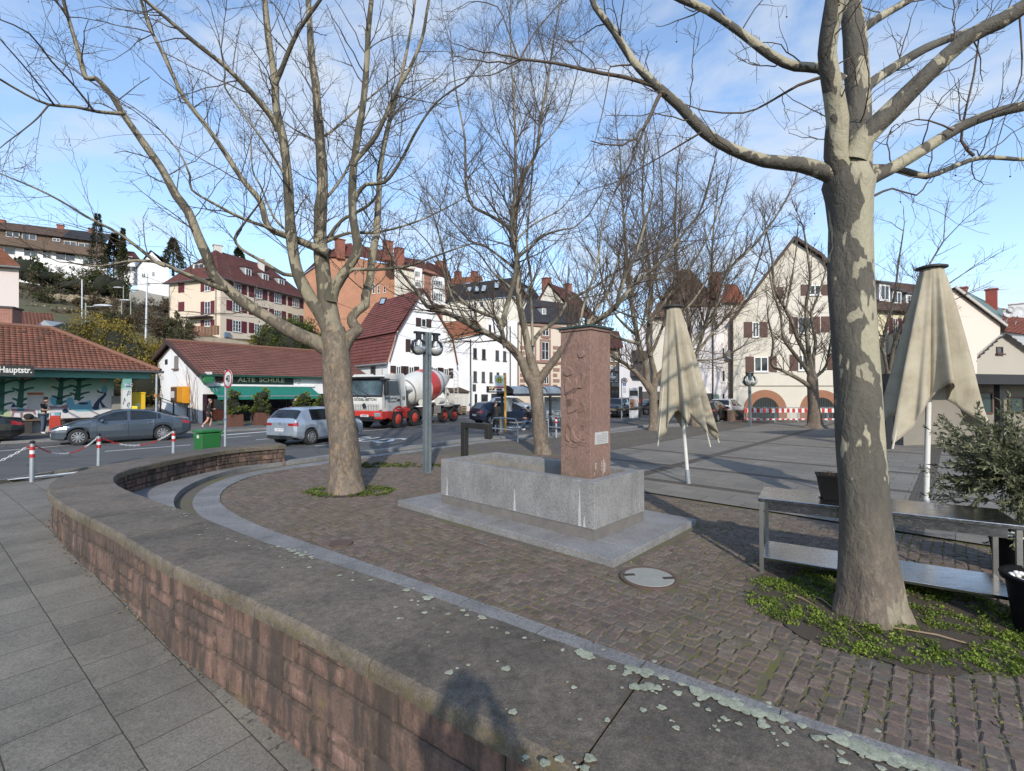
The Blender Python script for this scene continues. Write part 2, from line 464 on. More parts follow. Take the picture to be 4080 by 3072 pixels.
def m_bark(name,olive,cream,amount=0.5,flake=0.0,sc=2.4,dark=(0.045,0.042,0.034),streak=0.30,low=(.36,.50)):
 """plane-tree bark: smooth grey-olive skin with clean-edged cream patches where plates came off"""
 t=NT(name);o=t.obj
 warp=t.n('ShaderNodeTexNoise',Scale=4.0,Detail=2.0);t.l(o,warp.inputs['Vector'])
 ad=t.n('ShaderNodeVectorMath',operation='MULTIPLY_ADD');t.l(warp.outputs['Color'],ad.inputs[0])
 ad.inputs[1].default_value=(0.12,0.12,0.12);t.l(o,ad.inputs[2])
 p=t.mapping(ad.outputs[0],(1,1,0.42))
 n1=t.noise(p,sc,3.2,0.55)
 n2=t.noise(p,sc*3.1,2.5,0.5)
 th=0.5+0.14*(1-2*amount)
 sp=t.n('ShaderNodeSeparateXYZ');t.l(o,sp.inputs[0])
 nn=t.n('ShaderNodeSeparateXYZ');t.l(t.n('ShaderNodeNewGeometry').outputs['Normal'],nn.inputs[0])
 adj=t.math('ADD',t.math('MULTIPLY',nn.outputs[0],.085),t.math('MULTIPLY',nn.outputs[2],.05))
 adj=t.math('ADD',adj,t.ramp(t.math('DIVIDE',sp.outputs[2],4.0),[(.20,0.0),(.50,.105)]))
 adj=t.math('SUBTRACT',adj,.10)
 def cut(n,th_,gain=70.0):
  q=t.n('ShaderNodeMath',operation='MULTIPLY_ADD',use_clamp=True)
  t.l(t.math('SUBTRACT',t.math('ADD',n,adj),th_),q.inputs[0]);q.inputs[1].default_value=gain;q.inputs[2].default_value=0.5
  return q.outputs[0]
 lines=t.ramp(t.voro(p,sc*3.6,'DISTANCE_TO_EDGE'),[(.010,.55),(.035,0.0)])
 lines=t.math('MULTIPLY',lines,t.ramp(t.noise(p,3.0,2),[(.48,0),(.6,1)]))
 k=t.math('MAXIMUM',cut(n1,th),t.math('MULTIPLY',cut(n2,th+.085),.8))
 a=t.ramp(t.noise(p,5,5,0.65),[(0.3,tuple(x*0.68 for x in olive)),(0.55,olive),(0.75,tuple(x*1.25 for x in olive))])
 vs=t.noise(t.mapping(o,(9,9,1.1)),1.6,5,0.7)
 a=t.mix(t.ramp(vs,[(0.5,0.0),(0.62,streak)]),a,dark)
 cr=t.ramp(t.noise(p,2.1,4,0.6),[(0.35,cream),(0.55,tuple(x*0.86 for x in cream)),(0.7,(cream[0]*0.80,cream[1]*0.86,cream[2]*0.82))])
 a=t.mix(lines,a,dark)
 a=t.mix(t.ramp(t.math('DIVIDE',sp.outputs[2],2.0),[(.0,.75),(.42,0)]),a,(.165,.132,.112))
 c=t.mix(k,a,cr)
 if flake:
  zz=t.n('ShaderNodeSeparateXYZ');t.l(o,zz.inputs[0])
  lowk=t.ramp(t.math('DIVIDE',t.math('ADD',zz.outputs[2],t.math('MULTIPLY',n1,1.2)),10.0),[(low[0],1.0),(low[1],0.0)])
  vc=t.n('ShaderNodeTexVoronoi',Scale=24.0);t.l(p,vc.inputs['Vector'])
  cellv=t.ramp(vc.outputs['Color'],[(.0,.55),(.5,.95),(1,1.35)])
  br=t.ramp(t.noise(p,7,5,.7),[(.3,(.095,.074,.055)),(.5,(.165,.130,.098)),(.68,(.225,.175,.130))])
  br=t.mix(.8,br,t.mix(1.0,br,cellv,'MULTIPLY'))
  ed=t.voro(p,24.0,'DISTANCE_TO_EDGE')
  br=t.mix(t.ramp(ed,[(.0,.5),(.10,0)]),br,(.055,.042,.032))
  c=t.mix(t.math('MULTIPLY',lowk,.85),c,br)
  fn=t.noise(t.mapping(o,(1,1,0.45)),13,3,0.6,0.6)
  c=t.mix(t.math('MULTIPLY',lowk,t.ramp(fn,[(0.30,0.6),(0.42,0.0)])),c,(0.085,0.055,0.035))
  c=t.mix(t.math('MULTIPLY',lowk,t.ramp(t.noise(p,9,3),[(0.60,0.0),(0.63,flake)])),c,(0.30,0.19,0.10))
  t.bump(t.math('ADD',fn,t.math('MULTIPLY',t.noise(o,40,4,0.7),0.3)),0.8,0.03)
 else:
  t.bump(t.math('ADD',t.math('MULTIPLY',k,-0.25),t.math('MULTIPLY',t.noise(t.mapping(o,(1,1,0.6)),26,5,0.7),0.6)),0.45,0.012)
 t.color(c);t.rough(0.82)
 return t.m
def m_tiles(name,c1,c2,moss=0.25,colw=0.22,dark=0.45):
 """clay tiles: the rows are real steps in the mesh; colour and rolls come from the UV (metres)"""
 t=NT(name);uv=t.uv
 sx=t.n('ShaderNodeSeparateXYZ');t.l(uv,sx.inputs[0])
 row=t.math('FLOOR',sx.outputs[1])
 cu=t.math('DIVIDE',sx.outputs[0],colw)
 col=t.math('FLOOR',cu)
 cmb=t.n('ShaderNodeCombineXYZ');t.l(col,cmb.inputs[0]);t.l(row,cmb.inputs[1])
 wn=t.n('ShaderNodeTexWhiteNoise');t.l(cmb.outputs[0],wn.inputs['Vector'])
 c=t.mix(wn.outputs['Value'],c1,c2)
 c=t.mix(1.0,c,t.ramp(t.noise(t.obj,0.9,6,0.65),[(0.3,0.72),(0.7,1.2)]),'MULTIPLY')
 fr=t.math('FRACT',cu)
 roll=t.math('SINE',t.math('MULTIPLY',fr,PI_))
 c=t.mix(1.0,c,t.ramp(roll,[(0.0,dark),(0.45,1.0)]),'MULTIPLY')  # valleys between rolls darkened: shade put into the colour
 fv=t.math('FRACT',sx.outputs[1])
 c=t.mix(1.0,c,t.ramp(fv,[(0.0,1.1),(0.7,0.95),(1.0,0.5)]),'MULTIPLY')  # row edges darkened in the colour for the shadow lines
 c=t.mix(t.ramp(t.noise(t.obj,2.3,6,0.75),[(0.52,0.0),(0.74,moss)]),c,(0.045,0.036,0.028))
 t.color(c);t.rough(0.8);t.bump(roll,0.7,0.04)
 return t.m
def m_brick(name,c1,c2,mortar,bw=0.26,rh=0.085):
 t=NT(name)
 br=t.n('ShaderNodeTexBrick',Scale=1.0)
 for k,v in(('Mortar Size',0.012),('Brick Width',bw),('Row Height',rh)):br.inputs[k].default_value=v
 for k,v in(('Color1',c1),('Color2',c2),('Mortar',mortar)):br.inputs[k].default_value=(v[0],v[1],v[2],1)
 t.l(t.uv,br.inputs['Vector'])
 c=t.mix(1.0,br.outputs[0],t.ramp(t.noise(t.obj,0.5,5,0.6),[(0.3,0.85),(0.7,1.12)]),'MULTIPLY')
 t.color(c);t.rough(0.9)
 return t.m
def m_leaf(name,dark,light,trans=0.25):
 t=NT(name)
 c=t.ramp(t.attr(),[(0.0,dark),(0.6,tuple((a+b)/2 for a,b in zip(dark,light))),(1.0,light)])
 c=t.mix(1.0,c,t.ramp(t.noise(t.obj,2.0,4,0.6),[(0.3,0.65),(0.7,1.25)]),'MULTIPLY')
 t.color(c);t.rough(0.6)
 t.b.inputs['Specular IOR Level'].default_value=0.3
 if trans:
  tr=t.n('ShaderNodeBsdfTranslucent');t.l(c,tr.inputs[0])
  mx=t.n('ShaderNodeMixShader',Fac=trans);t.l(t.b.outputs[0],mx.inputs[1]);t.l(tr.outputs[0],mx.inputs[2])
  t.l(mx.outputs[0],t.out.inputs[0])
 return t.m
def m_glass_dark(name='window_glass',c=(0.02,0.025,0.03),rough=0.06):
 t=NT(name);o=t.obj
 t.color(t.ramp(t.noise(o,1.1,3,0.6),[(0.3,tuple(x*0.6 for x in c)),(0.7,tuple(x*2.6 for x in c))]))
 t.rough(rough);t.set(IOR=1.5);t.b.inputs['Specular IOR Level'].default_value=0.6
 t.bump(t.noise(o,0.8,2),0.05,0.02)
 return t.m
def m_clear(name,col=(1,1,1),rough=0.02,alpha=0.25):
 """thin clear pane: mostly lets things through, with a sheen"""
 t=NT(name)
 tr=t.n('ShaderNodeBsdfTransparent');tr.inputs[0].default_value=(col[0],col[1],col[2],1)
 gl=t.n('ShaderNodeBsdfGlossy');gl.inputs['Roughness'].default_value=rough
 fz=t.n('ShaderNodeLayerWeight',Blend=.25)
 f2=t.math('ADD',t.math('MULTIPLY',t.math('POWER',fz.outputs['Facing'],2.5),0.7),alpha*0.2)
 mx=t.n('ShaderNodeMixShader');t.l(f2,mx.inputs[0]);t.l(tr.outputs[0],mx.inputs[1]);t.l(gl.outputs[0],mx.inputs[2])
 t.l(mx.outputs[0],t.out.inputs[0])
 return t.m
def m_steel(name='stainless_steel'):
 t=NT(name);o=t.obj
 t.color(t.ramp(t.noise(o,1.3,4,0.6),[(0.3,(0.33,0.325,0.32)),(0.7,(0.50,0.495,0.49))]))
 t.set(Metallic=1.0)
 t.rough(t.ramp(t.noise(t.mapping(o,(1,14,14)),3.0,5,0.7),[(0.3,0.14),(0.7,0.30)]))
 t.bump(t.noise(t.mapping(o,(1,30,30)),6,3),0.05,0.004)
 return t.m
MAT={}
MAT['granite']=m_granite('granite',.235,.45)
MAT['granite_strip']=m_granite('granite_strip',0.21,0.3)
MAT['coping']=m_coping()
MAT['sandstone']=m_sandstone()
MAT['sett']=m_sett()
MAT['joint']=m_joint()
MAT['plates']=m_plates()
MAT['sidewalk']=m_sidewalk()
MAT['asphalt']=m_asphalt()
MAT['pavement']=m_asphalt('pavement_asphalt',0.115)
MAT['steel']=m_steel()
MAT['glass']=m_glass_dark()
MAT['clear']=m_clear('clear_pane')
WHITE=surf('white_render',(0.74,0.74,0.75),0.9,var=0.05,vs=0.7,fine=0.03,bump=0.2,bs=25,dirt=0.18,dirtcol=(0.35,0.33,0.30))
MARK=surf('road_marking',(0.62,0.62,0.61),0.8,var=0.25,vs=6,fine=0.2,fs=60)
GALV=surf('galvanised_steel',(0.34,0.37,0.40),0.5,0.55,var=0.25,vs=7,fine=0.15)
DARKM=surf('dark_metal',(0.035,0.035,0.038),0.5,0.6,var=0.3,vs=8)
BLACKP=surf('black_plastic',(0.016,0.016,0.017),0.5,var=0.3,vs=10)
RUBBER=surf('tyre_rubber',(0.022,0.022,0.023),0.85,var=0.25,vs=12)
cam=bpy.data.cameras.new('camera');camo=bpy.data.objects.new('camera',cam);COL.objects.link(camo)
cam.sensor_fit='HORIZONTAL';cam.sensor_width=36.0;cam.lens=36.0*F/4080.0
cam.clip_start=0.05;cam.clip_end=4000
camo.location=CAM;camo.rotation_euler=(PI_/2+PITCH,0,0)
SC.camera=camo
SC.view_settings.view_transform='Standard';SC.view_settings.look='None'
SC.view_settings.exposure=0;SC.view_settings.gamma=1
SC.cycles.use_denoising=True
SC.cycles.max_bounces=6;SC.cycles.transparent_max_bounces=12;SC.cycles.caustics_reflective=False;SC.cycles.caustics_refractive=False
SUN_EL,SUN_AZ=math.radians(28.0),math.radians(-6.0)
ld=V_((sin_(SUN_AZ)*cos_(SUN_EL),cos_(SUN_AZ)*cos_(SUN_EL),-sin_(SUN_EL)))
sun=bpy.data.lights.new('sun','SUN');sun.energy=4.4;sun.angle=math.radians(0.9);sun.color=(1.0,0.92,0.80)
suno=bpy.data.objects.new('sun',sun);COL.objects.link(suno)
suno.rotation_euler=ld.to_track_quat('-Z','Y').to_euler()
suno.location=(3,-20,30)
wd=bpy.data.worlds.new('World');SC.world=wd;wd.use_nodes=True
nt=wd.node_tree;nt.nodes.clear()
wo=nt.nodes.new('ShaderNodeOutputWorld');bg=nt.nodes.new('ShaderNodeBackground')
sky=nt.nodes.new('ShaderNodeTexSky');sky.sky_type='NISHITA';sky.sun_disc=False
sky.sun_elevation=SUN_EL;sky.sun_rotation=math.atan2(-ld.x,-ld.y)
sky.air_density=1.0;sky.dust_density=0.6;sky.ozone_density=2.0;sky.altitude=300
geo=nt.nodes.new('ShaderNodeTexCoord')
mp=nt.nodes.new('ShaderNodeMapping');mp.inputs['Scale'].default_value=(1.2,1.2,3.4)
mp.inputs['Rotation'].default_value=(0.15,0.25,0.5)
nz=nt.nodes.new('ShaderNodeTexNoise');nz.inputs['Scale'].default_value=2.1;nz.inputs['Detail'].default_value=9;nz.inputs['Roughness'].default_value=0.58;nz.inputs['Distortion'].default_value=0.5
cr=nt.nodes.new('ShaderNodeValToRGB')
cr.color_ramp.elements[0].position=0.46;cr.color_ramp.elements[0].color=(0,0,0,1)
cr.color_ramp.elements[1].position=0.70;cr.color_ramp.elements[1].color=(1,1,1,1)
sep=nt.nodes.new('ShaderNodeSeparateXYZ')
hr=nt.nodes.new('ShaderNodeValToRGB')
hr.color_ramp.elements[0].position=0.0;hr.color_ramp.elements[0].color=(0.30,0.30,0.30,1)
hr.color_ramp.elements[1].position=0.75;hr.color_ramp.elements[1].color=(0.02,0.02,0.02,1)
ad=nt.nodes.new('ShaderNodeMath');ad.operation='ADD';ad.use_clamp=True
mu=nt.nodes.new('ShaderNodeMath');mu.operation='MULTIPLY';mu.inputs[1].default_value=0.85
mixc=nt.nodes.new('ShaderNodeMix');mixc.data_type='RGBA'
SKY_K=0.165
gain=nt.nodes.new('ShaderNodeMix');gain.data_type='RGBA';gain.blend_type='MULTIPLY';gain.inputs[0].default_value=1.0
gain.inputs[7].default_value=(1.62,1.74,1.80,1)
mixc.inputs[7].default_value=(0.74/SKY_K,0.82/SKY_K,0.93/SKY_K,1)
L=nt.links.new
L(geo.outputs['Generated'],mp.inputs[0]);L(mp.outputs[0],nz.inputs['Vector']);L(nz.outputs['Fac'],cr.inputs[0])
L(geo.outputs['Generated'],sep.inputs[0]);L(sep.outputs[2],hr.inputs[0])
L(cr.outputs[0],mu.inputs[0]);L(mu.outputs[0],ad.inputs[0]);L(hr.outputs[0],ad.inputs[1])
L(sky.outputs[0],gain.inputs[6]);L(gain.outputs[2],mixc.inputs[6]);L(ad.outputs[0],mixc.inputs[0])
L(mixc.outputs[2],bg.inputs[0]);bg.inputs[1].default_value=SKY_K;L(bg.outputs[0],wo.inputs[0])
CZ=0.62
COPW=0.80
ZR=0.10
inner_px=[(1138,1772),(947,1786),(782,1811),(659,1836),(535,1861),(461,1885),(442,1905),(449,1926),(494,1951),(568,1980),(634,2005),(741,2038),(906,2104),(1054,2163),(1282,2231),(1485,2297),(1723,2376),(1933,2456),(2157,2535),(2367,2611),(2600,2690),(2822,2772),(3311,2928),(3752,3072)]
ci=[G(x,y,CZ)for x,y in inner_px]
d_end=(ci[-1]-ci[-3]).normalized()
ci+=[ci[-1]+d_end*0.9+V_((0.0,-0.1,0)),ci[-1]+d_end*2.2+V_((0,-0.5,0))]
WALL_IN=resample(smooth_line(catmull(ci,0.1),30),0.10)
WALL_OUT=offset_line(WALL_IN,-COPW)
if(WALL_OUT[len(WALL_OUT)//2]-V_((-0.4,6,0))).length<(WALL_IN[len(WALL_IN)//2]-V_((-0.4,6,0))).length:
 WALL_OUT=offset_line(WALL_IN,COPW);OUTSIGN=1
else:
 OUTSIGN=-1
strip_px=[(3767,3049),(3365,2928),(3053,2822),(2871,2753),(2600,2651),(2374,2571),(2172,2499),(1767,2354),(1535,2275),(1340,2206),(1145,2141),(1000,2087),(906,2035),(873,2005),(871,1984),(885,1955),(914,1935),(972,1910),(1071,1881),(1318,1847),(1425,1829),(1689,1797),(1835,1776),(1962,1760),(2100,1750),(2428,1726),(2598,1706)]
si=[G(x,y,0)for x,y in strip_px]
dd=(si[0]-si[2]).normalized()
si=[si[0]+dd*3.0,si[0]+dd*1.5]+si+[V_((12.2,31.0,0)),V_((15.5,34.5,0)),V_((24,40,0))]
STRIP_IN=resample(smooth_line(catmull(si,0.12),30),0.12)
SW=0.46
def side_out(line,w):
 a=offset_line(line,w)
 return a if(a[len(a)//2]-V_((2,8,0))).length>(line[len(line)//2]-V_((2,8,0))).length else offset_line(line,-w)
STRIP_OUT=side_out(STRIP_IN,SW)
KERB_IN=side_out(STRIP_IN,SW+0.30)
KERB_OUT=side_out(STRIP_IN,SW+0.62)
def ribbon(mb,a,b,za,zb,t=None,step=1):
 for i in range(0,len(a)-1,step):
  j=min(i+step,len(a)-1)
  mb.quad((a[i].x,a[i].y,za),(a[j].x,a[j].y,za),(b[j].x,b[j].y,zb),(b[i].x,b[i].y,zb),0.5 if t is None else t)
def sz_walk(x,y):
 return min(0.03,-0.462-0.0376*x+0.0282*y)
mb=MB();mb.quad((-3000,-3000,-1.2),(3000,-3000,-1.2),(3000,3000,-1.2),(-3000,3000,-1.2))
tag(mb.build('ground',MAT['asphalt']),kind='structure')
wi_far=[p for p in WALL_IN]
floor_poly=z_at(STRIP_OUT,0)+[V_((70,75,0)),V_((70,-3,0))]
floor_poly=z_at(side_out(STRIP_IN,SW+0.34),0)[::4]+[V_((24,60,0)),V_((80,75,0)),V_((80,-3,0))]
mb=MB();mb.poly(floor_poly)
tag(mb.build('square_floor',MAT['joint']),kind='structure')
mb=MB()
so,sn=STRIP_OUT,STRIP_IN
k=8
for i in range(0,len(sn)-1,k):
 j=min(i+k,len(sn)-1)
 t=RR_()
 idx=list(range(i,j+1))
 A=[sn[q]for q in idx];B=[so[q]for q in idx]
 A[0]=A[0].lerp(A[1],0.05);B[0]=B[0].lerp(B[1],0.05)
 for q in range(len(A)-1):
  mb.quad((A[q].x,A[q].y,.022),(A[q+1].x,A[q+1].y,.022),(B[q+1].x,B[q+1].y,.022),(B[q].x,B[q].y,.022),t)
  mb.quad((A[q].x,A[q].y,-.05),(A[q+1].x,A[q+1].y,-.05),(A[q+1].x,A[q+1].y,.022),(A[q].x,A[q].y,.022),t)
  mb.quad((B[q+1].x,B[q+1].y,-.05),(B[q].x,B[q].y,-.05),(B[q].x,B[q].y,.022),(B[q+1].x,B[q+1].y,.022),t)
tag(mb.build('kerb_ring',MAT['granite_strip']),kind='structure')
mb=MB()
def raised(a,b,z,i0,i1,k=9):
 for i in range(i0,i1,k):
  t=RR_();j=min(i+k,i1)
  for q in range(i,j):
   f=0.05 if q==i else 0
   a0,b0=a[q].lerp(a[q+1],f),b[q].lerp(b[q+1],f)
   mb.quad((a0.x,a0.y,z),(a[q+1].x,a[q+1].y,z),(b[q+1].x,b[q+1].y,z),(b0.x,b0.y,z),t)
   mb.quad((a0.x,a0.y,-.05),(a[q+1].x,a[q+1].y,-.05),(a[q+1].x,a[q+1].y,z),(a0.x,a0.y,z),t)
raised(KERB_IN,KERB_OUT,ZR+.012,0,len(KERB_IN)-1)
near_end=WALL_IN[0]
i_end=min(range(len(KERB_OUT)),key=lambda i:(KERB_OUT[i]-V_((near_end.x,near_end.y,0))).length)
tag(mb.build('kerb_step',MAT['granite_strip']),kind='structure')
mb=MB()
ko=KERB_OUT
pts=[V_((p.x,p.y,0))for p in ko]
wline=[V_((p.x,p.y,0))for p in offset_line(WALL_IN,0.3*OUTSIGN)]
def nearest(p):return min(wline,key=lambda q:(q-p).length_squared)
prev=None
for q in pts[:i_end+1]:
 w=nearest(q)
 if(w-q).length>3.0:prev=None;continue
 if prev:mb.quad((prev[0].x,prev[0].y,ZR+.008),(q.x,q.y,ZR+.008),(w.x,w.y,ZR+.008),(prev[1].x,prev[1].y,ZR+.008))
 prev=(q,w)
tag(mb.build('step_platform',MAT['granite_strip']),kind='structure')
WEND=WALL_OUT[0]
road=[V_((-12.4,-60,ZR)),V_((-12.35,8,ZR)),V_((-12.1,12.5,ZR)),V_((-11.2,14.6,ZR)),V_((-9.3,16.0,ZR)),V_((WEND.x-0.5,WEND.y+0.9,ZR))]
road+=[V_((p.x,p.y,ZR))for p in KERB_OUT[i_end::4]]
road+=[V_((40,60,ZR)),V_((300,500,ZR)),V_((-700,500,ZR)),V_((-700,-60,ZR))]
mb=MB();mb.poly(road)
tag(mb.build('road',MAT['asphalt']),kind='structure')
mb=MB()
cell=0.35
poly_in=[(p.x,p.y)for p in offset_line(WALL_IN,0.35*OUTSIGN)]+[(12,-2),(14,12),(2,30)]
edge=[(-12.4,-12),(-12.35,8),(-12.1,12.5),(-11.2,14.6),(-9.3,16.0),(WEND.x-0.5,WEND.y+0.9)]
reg=edge+[(p.x,p.y)for p in offset_line(WALL_IN,0.35*OUTSIGN)]+[(9,-12)]
for a in range(-36,40):
 for b in range(-36,50):
  x0,y0=a*cell,b*cell
  if not inside(reg,x0+cell/2,y0+cell/2):continue
  vs=[(x0,y0),(x0+cell,y0),(x0+cell,y0+cell),(x0,y0+cell)]
  P3=[(x,y,sz_walk(x,y))for x,y in vs]
  uv=[(0.8*x-0.6*y,0.6*x+0.8*y-1.094+5.7)for x,y in vs]
  mb.quad(*P3,0.5,uv)
for(xa,ya),(xb,yb)in zip(edge,edge[1:]):
 n=max(1,int(math.hypot(xb-xa,yb-ya)/0.5))
 dx,dy=(xb-xa),(yb-ya);l=math.hypot(dx,dy);nx,ny=dy/l,-dx/l
 for q in range(n):
  p=[(xa+dx*q/n,ya+dy*q/n),(xa+dx*(q+1)/n,ya+dy*(q+1)/n)]
  vs=[p[0],p[1],(p[1][0]+nx*.75,p[1][1]+ny*.75),(p[0][0]+nx*.75,p[0][1]+ny*.75)]
  mb.quad(*[(x,y,sz_walk(x,y)-.004)for x,y in vs],0.5,[(0.8*x-0.6*y,0.6*x+0.8*y-1.094+5.7)for x,y in vs])
  mb.quad((p[0][0],p[0][1],-.6),(p[1][0],p[1][1],-.6),(p[1][0],p[1][1],ZR+.02),(p[0][0],p[0][1],ZR+.02),0.5)
  w2=[(p[0][0]+nx*.13,p[0][1]+ny*.13),(p[1][0]+nx*.13,p[1][1]+ny*.13)]
  mb.quad((p[0][0],p[0][1],ZR+.02),(p[1][0],p[1][1],ZR+.02),(w2[1][0],w2[1][1],ZR+.02),(w2[0][0],w2[0][1],ZR+.02),0.5,[(50,50)]*4)
  mb.quad((w2[0][0],w2[0][1],ZR+.02),(w2[1][0],w2[1][1],ZR+.02),(w2[1][0],w2[1][1],-.1),(w2[0][0],w2[0][1],-.1),0.5,[(50,50)]*4)
tag(mb.build('sidewalk',MAT['sidewalk']),kind='structure')
mb=MB()
def uvp(u,v,z=0.0):
 p=UD*u+VD*v
 return(p.x,p.y,z)
mb.quad(uvp(9.3,9.55,.03),uvp(-70,9.55,.03),uvp(-70,70,.03),uvp(9.3,70,.03),0.5,[(9.3,9.55),(-70,9.55),(-70,70),(9.3,70)])
tag(mb.build('plate_paving',MAT['plates']),kind='structure')
SLAB_O=V_((1.27,5.97,0));SLAB_U,SLAB_V=4.75,2.6
TREE_R=G(3467,2440);TREE_L=G(1378,1958)
MANH=G(2585,2307)
slab_u0,slab_v0=SLAB_O.dot(UD),SLAB_O.dot(VD)
sp_poly=[(p.x,p.y)for p in STRIP_IN]+[(60,60),(60,-3)]
mb=MB()
def stone(c,a,b,la,lb,t,z):
 """one sett: top face, bevel and sides"""
 h=0.020
 tilt=(RU_(-.006,.006),RU_(-.006,.006))
 bot=[];mid=[];top=[]
 for i,j in((-1,-1),(1,-1),(1,1),(-1,1)):
  ja,jb=RU_(-.008,.008),RU_(-.008,.008)
  x,y=i*la/2+ja,j*lb/2+jb
  bot.append(c+a*x+b*y+V_((0,0,0)))
  mid.append(c+a*x*.98+b*y*.98+V_((0,0,z+h*.62+i*tilt[0]+j*tilt[1])))
  top.append(c+a*(x-i*.013)+b*(y-j*.013)+V_((0,0,z+h+i*tilt[0]+j*tilt[1])))
 q=[bot,mid,top]
 vs=bot+mid+top
 fs=[]
 for r in(0,4):
  for s in range(4):fs.append((r+s,r+(s+1)%4,r+4+(s+1)%4,r+4+s))
 fs.append((8,9,10,11))
 mb.add(vs,fs,t)
GAPS=[]
def lay(a,b,u_rng,v_rng,cond,rh0=None):
 r=v_rng[0]
 while r<v_rng[1]:
  rh=rh0 or RU_(.108,.124)
  s=u_rng[0]+RU_(0,.03)
  wob=RU_(0,6)
  while s<u_rng[1]:
   ln=RU_(.10,.155)
   wv=.018*sin_(s*1.3)+.008*sin_(s*3.1)
   c=a*(s+ln/2)+b*(r+rh/2+wv)
   if cond(c):
    if c.y<8:GAPS.append((c,a,b,ln,rh))
    stone(c,a,b,ln-.009,rh-.009,RR_(),RU_(-.015,-.009))
   s+=ln
  r+=rh
def cond_common(c):
 if c.y>16.5 or c.y<1.8 or c.x>c.y*1.12+1.2:return False
 u,v=c.dot(UD),c.dot(VD)
 if slab_u0-.08<u<slab_u0+SLAB_U+.08 and slab_v0-.08<v<slab_v0+SLAB_V+.08:return False
 if v>9.48 and u<9.38:return False
 if(c-MANH).length<.38:return False
 if(c-TREE_R).length<1.02+.1*sin_(c.x*7):return False
 if(c-TREE_L).length<.62:return False
 return inside(sp_poly,c.x,c.y)
lay(UD,VD,(1.075,15),(1.5,14),lambda c:c.dot(UD)>1.05 and cond_common(c))
lay(VD,UD,(1.5,9.5),(1.07-66*.116,1.06),lambda c:cond_common(c),.116)
tag(mb.build('cobbles',MAT['sett']),kind='structure')
def arc(pts):
 d=[0.0]
 for a,b in zip(pts,pts[1:]):d.append(d[-1]+(b-a).length)
 return d
def at_arc(pts,d,s):
 s=max(0,min(d[-1],s))
 lo,hi=0,len(d)-1
 while hi-lo>1:
  m=(lo+hi)//2
  if d[m]<=s:lo=m
  else:hi=m
 k=(s-d[lo])/max(1e-9,d[hi]-d[lo])
 return pts[lo].lerp(pts[hi],k),(pts[hi]-pts[lo]).normalized()
WALL_LOC=V_((WALL_OUT[len(WALL_OUT)//2].x,WALL_OUT[len(WALL_OUT)//2].y,-.3))
wall=thing('sandstone_wall','long low curved red sandstone wall with lichen spotted coping in the foreground','wall',WALL_LOC)
WFACE_O=offset_line(WALL_IN,(COPW-.035)*OUTSIGN)
WFACE_I=offset_line(WALL_IN,.03*OUTSIGN)
def stone_block(mb,line,d,a,b,z0,h,rs,depth,res,sgn):
 L_=b-a-.008;H_=h-.008;e=.014
 us=[0,e/L_]+[e/L_+(1-2*e/L_)*k/max(1,int(L_/res))for k in range(1,max(1,int(L_/res)))]+[1-e/L_,1]
 vs_=[0,e/H_]+[e/H_+(1-2*e/H_)*k/max(1,int(H_/res))for k in range(1,max(1,int(H_/res)))]+[1-e/H_,1]
 t=rs.random();bul=rs.uniform(-.2,1.0)*depth;base=len(mb.v);nu,nv=len(us)-1,len(vs_)-1
 wv=[rs.uniform(-.006,.006)for _ in range(4)]
 for iu,fu in enumerate(us):
  p,tg=at_arc(line,d,a+.004+L_*fu);nrm=V_((-tg.y,tg.x,0))*sgn
  for iv,fv in enumerate(vs_):
   edge=iu in(0,nu)or iv in(0,nv)
   off=-.016 if edge else bul+rs.uniform(-.5,.5)*depth*.7
   zz=z0+.004+H_*fv+(wv[0]*(1-fu)+wv[1]*fu if iv==0 else 0)
   q=p+nrm*off;mb.v.append((q.x,q.y,zz))
 for iu in range(nu):
  for iv in range(nv):
   i0=base+iu*(nv+1)+iv
   mb.f.append((i0,i0+1,i0+nv+2,i0+nv+1));mb.t.append(t*.25 if iu in(0,nu-1)or iv in(0,nv-1)else t);mb.uv.append(None)  # border faces painted darker, standing in for shade in the joints
def stone_face(mb,line,zfun,ztop,heights,lens,sgn,depth=.02,res=.055,reverse=False):
 d=arc(line);Ltot=d[-1]
 rs=random.Random(5)
 z1=ztop
 for h in heights:
  z0=z1-h
  s=-rs.uniform(0,.3)
  while s<Ltot:
   ln=rs.uniform(*lens)
   a,b=max(0,s),min(Ltot,s+ln)
   if b-a>.04:
    pm,_=at_arc(line,d,(a+b)/2)
    if z1>zfun(pm.x,pm.y)-.02 and pm.y<30:
     cuts=[0,1]if rs.random()>.28 or h<.15 else[0,rs.uniform(.38,.62),1]
     for c0,c1 in zip(cuts,cuts[1:]):stone_block(mb,line,d,a,b,z0+h*c0,h*(c1-c0),rs,depth,res,sgn)
   s+=ln
  z1=z0
mb=MB()
stone_face(mb,WFACE_O,lambda x,y:sz_walk(x,y),CZ-.115,[.235,.265,.24,.25,.3,.3],(.22,.85),OUTSIGN,.014)
mb.build('outer_stone_face',MAT['sandstone'],wall,smooth=55)
mb=MB()
stone_face(mb,WFACE_I,lambda x,y:-0.2,CZ-.115,[.13,.16,.12,.15],(.16,.46),-OUTSIGN,.022,.05)
mb.build('inner_stone_face',MAT['sandstone'],wall,smooth=55)
mb=MB()
WC_O,WC_I=offset_line(WALL_IN,(COPW-.055)*OUTSIGN),offset_line(WALL_IN,.05*OUTSIGN)
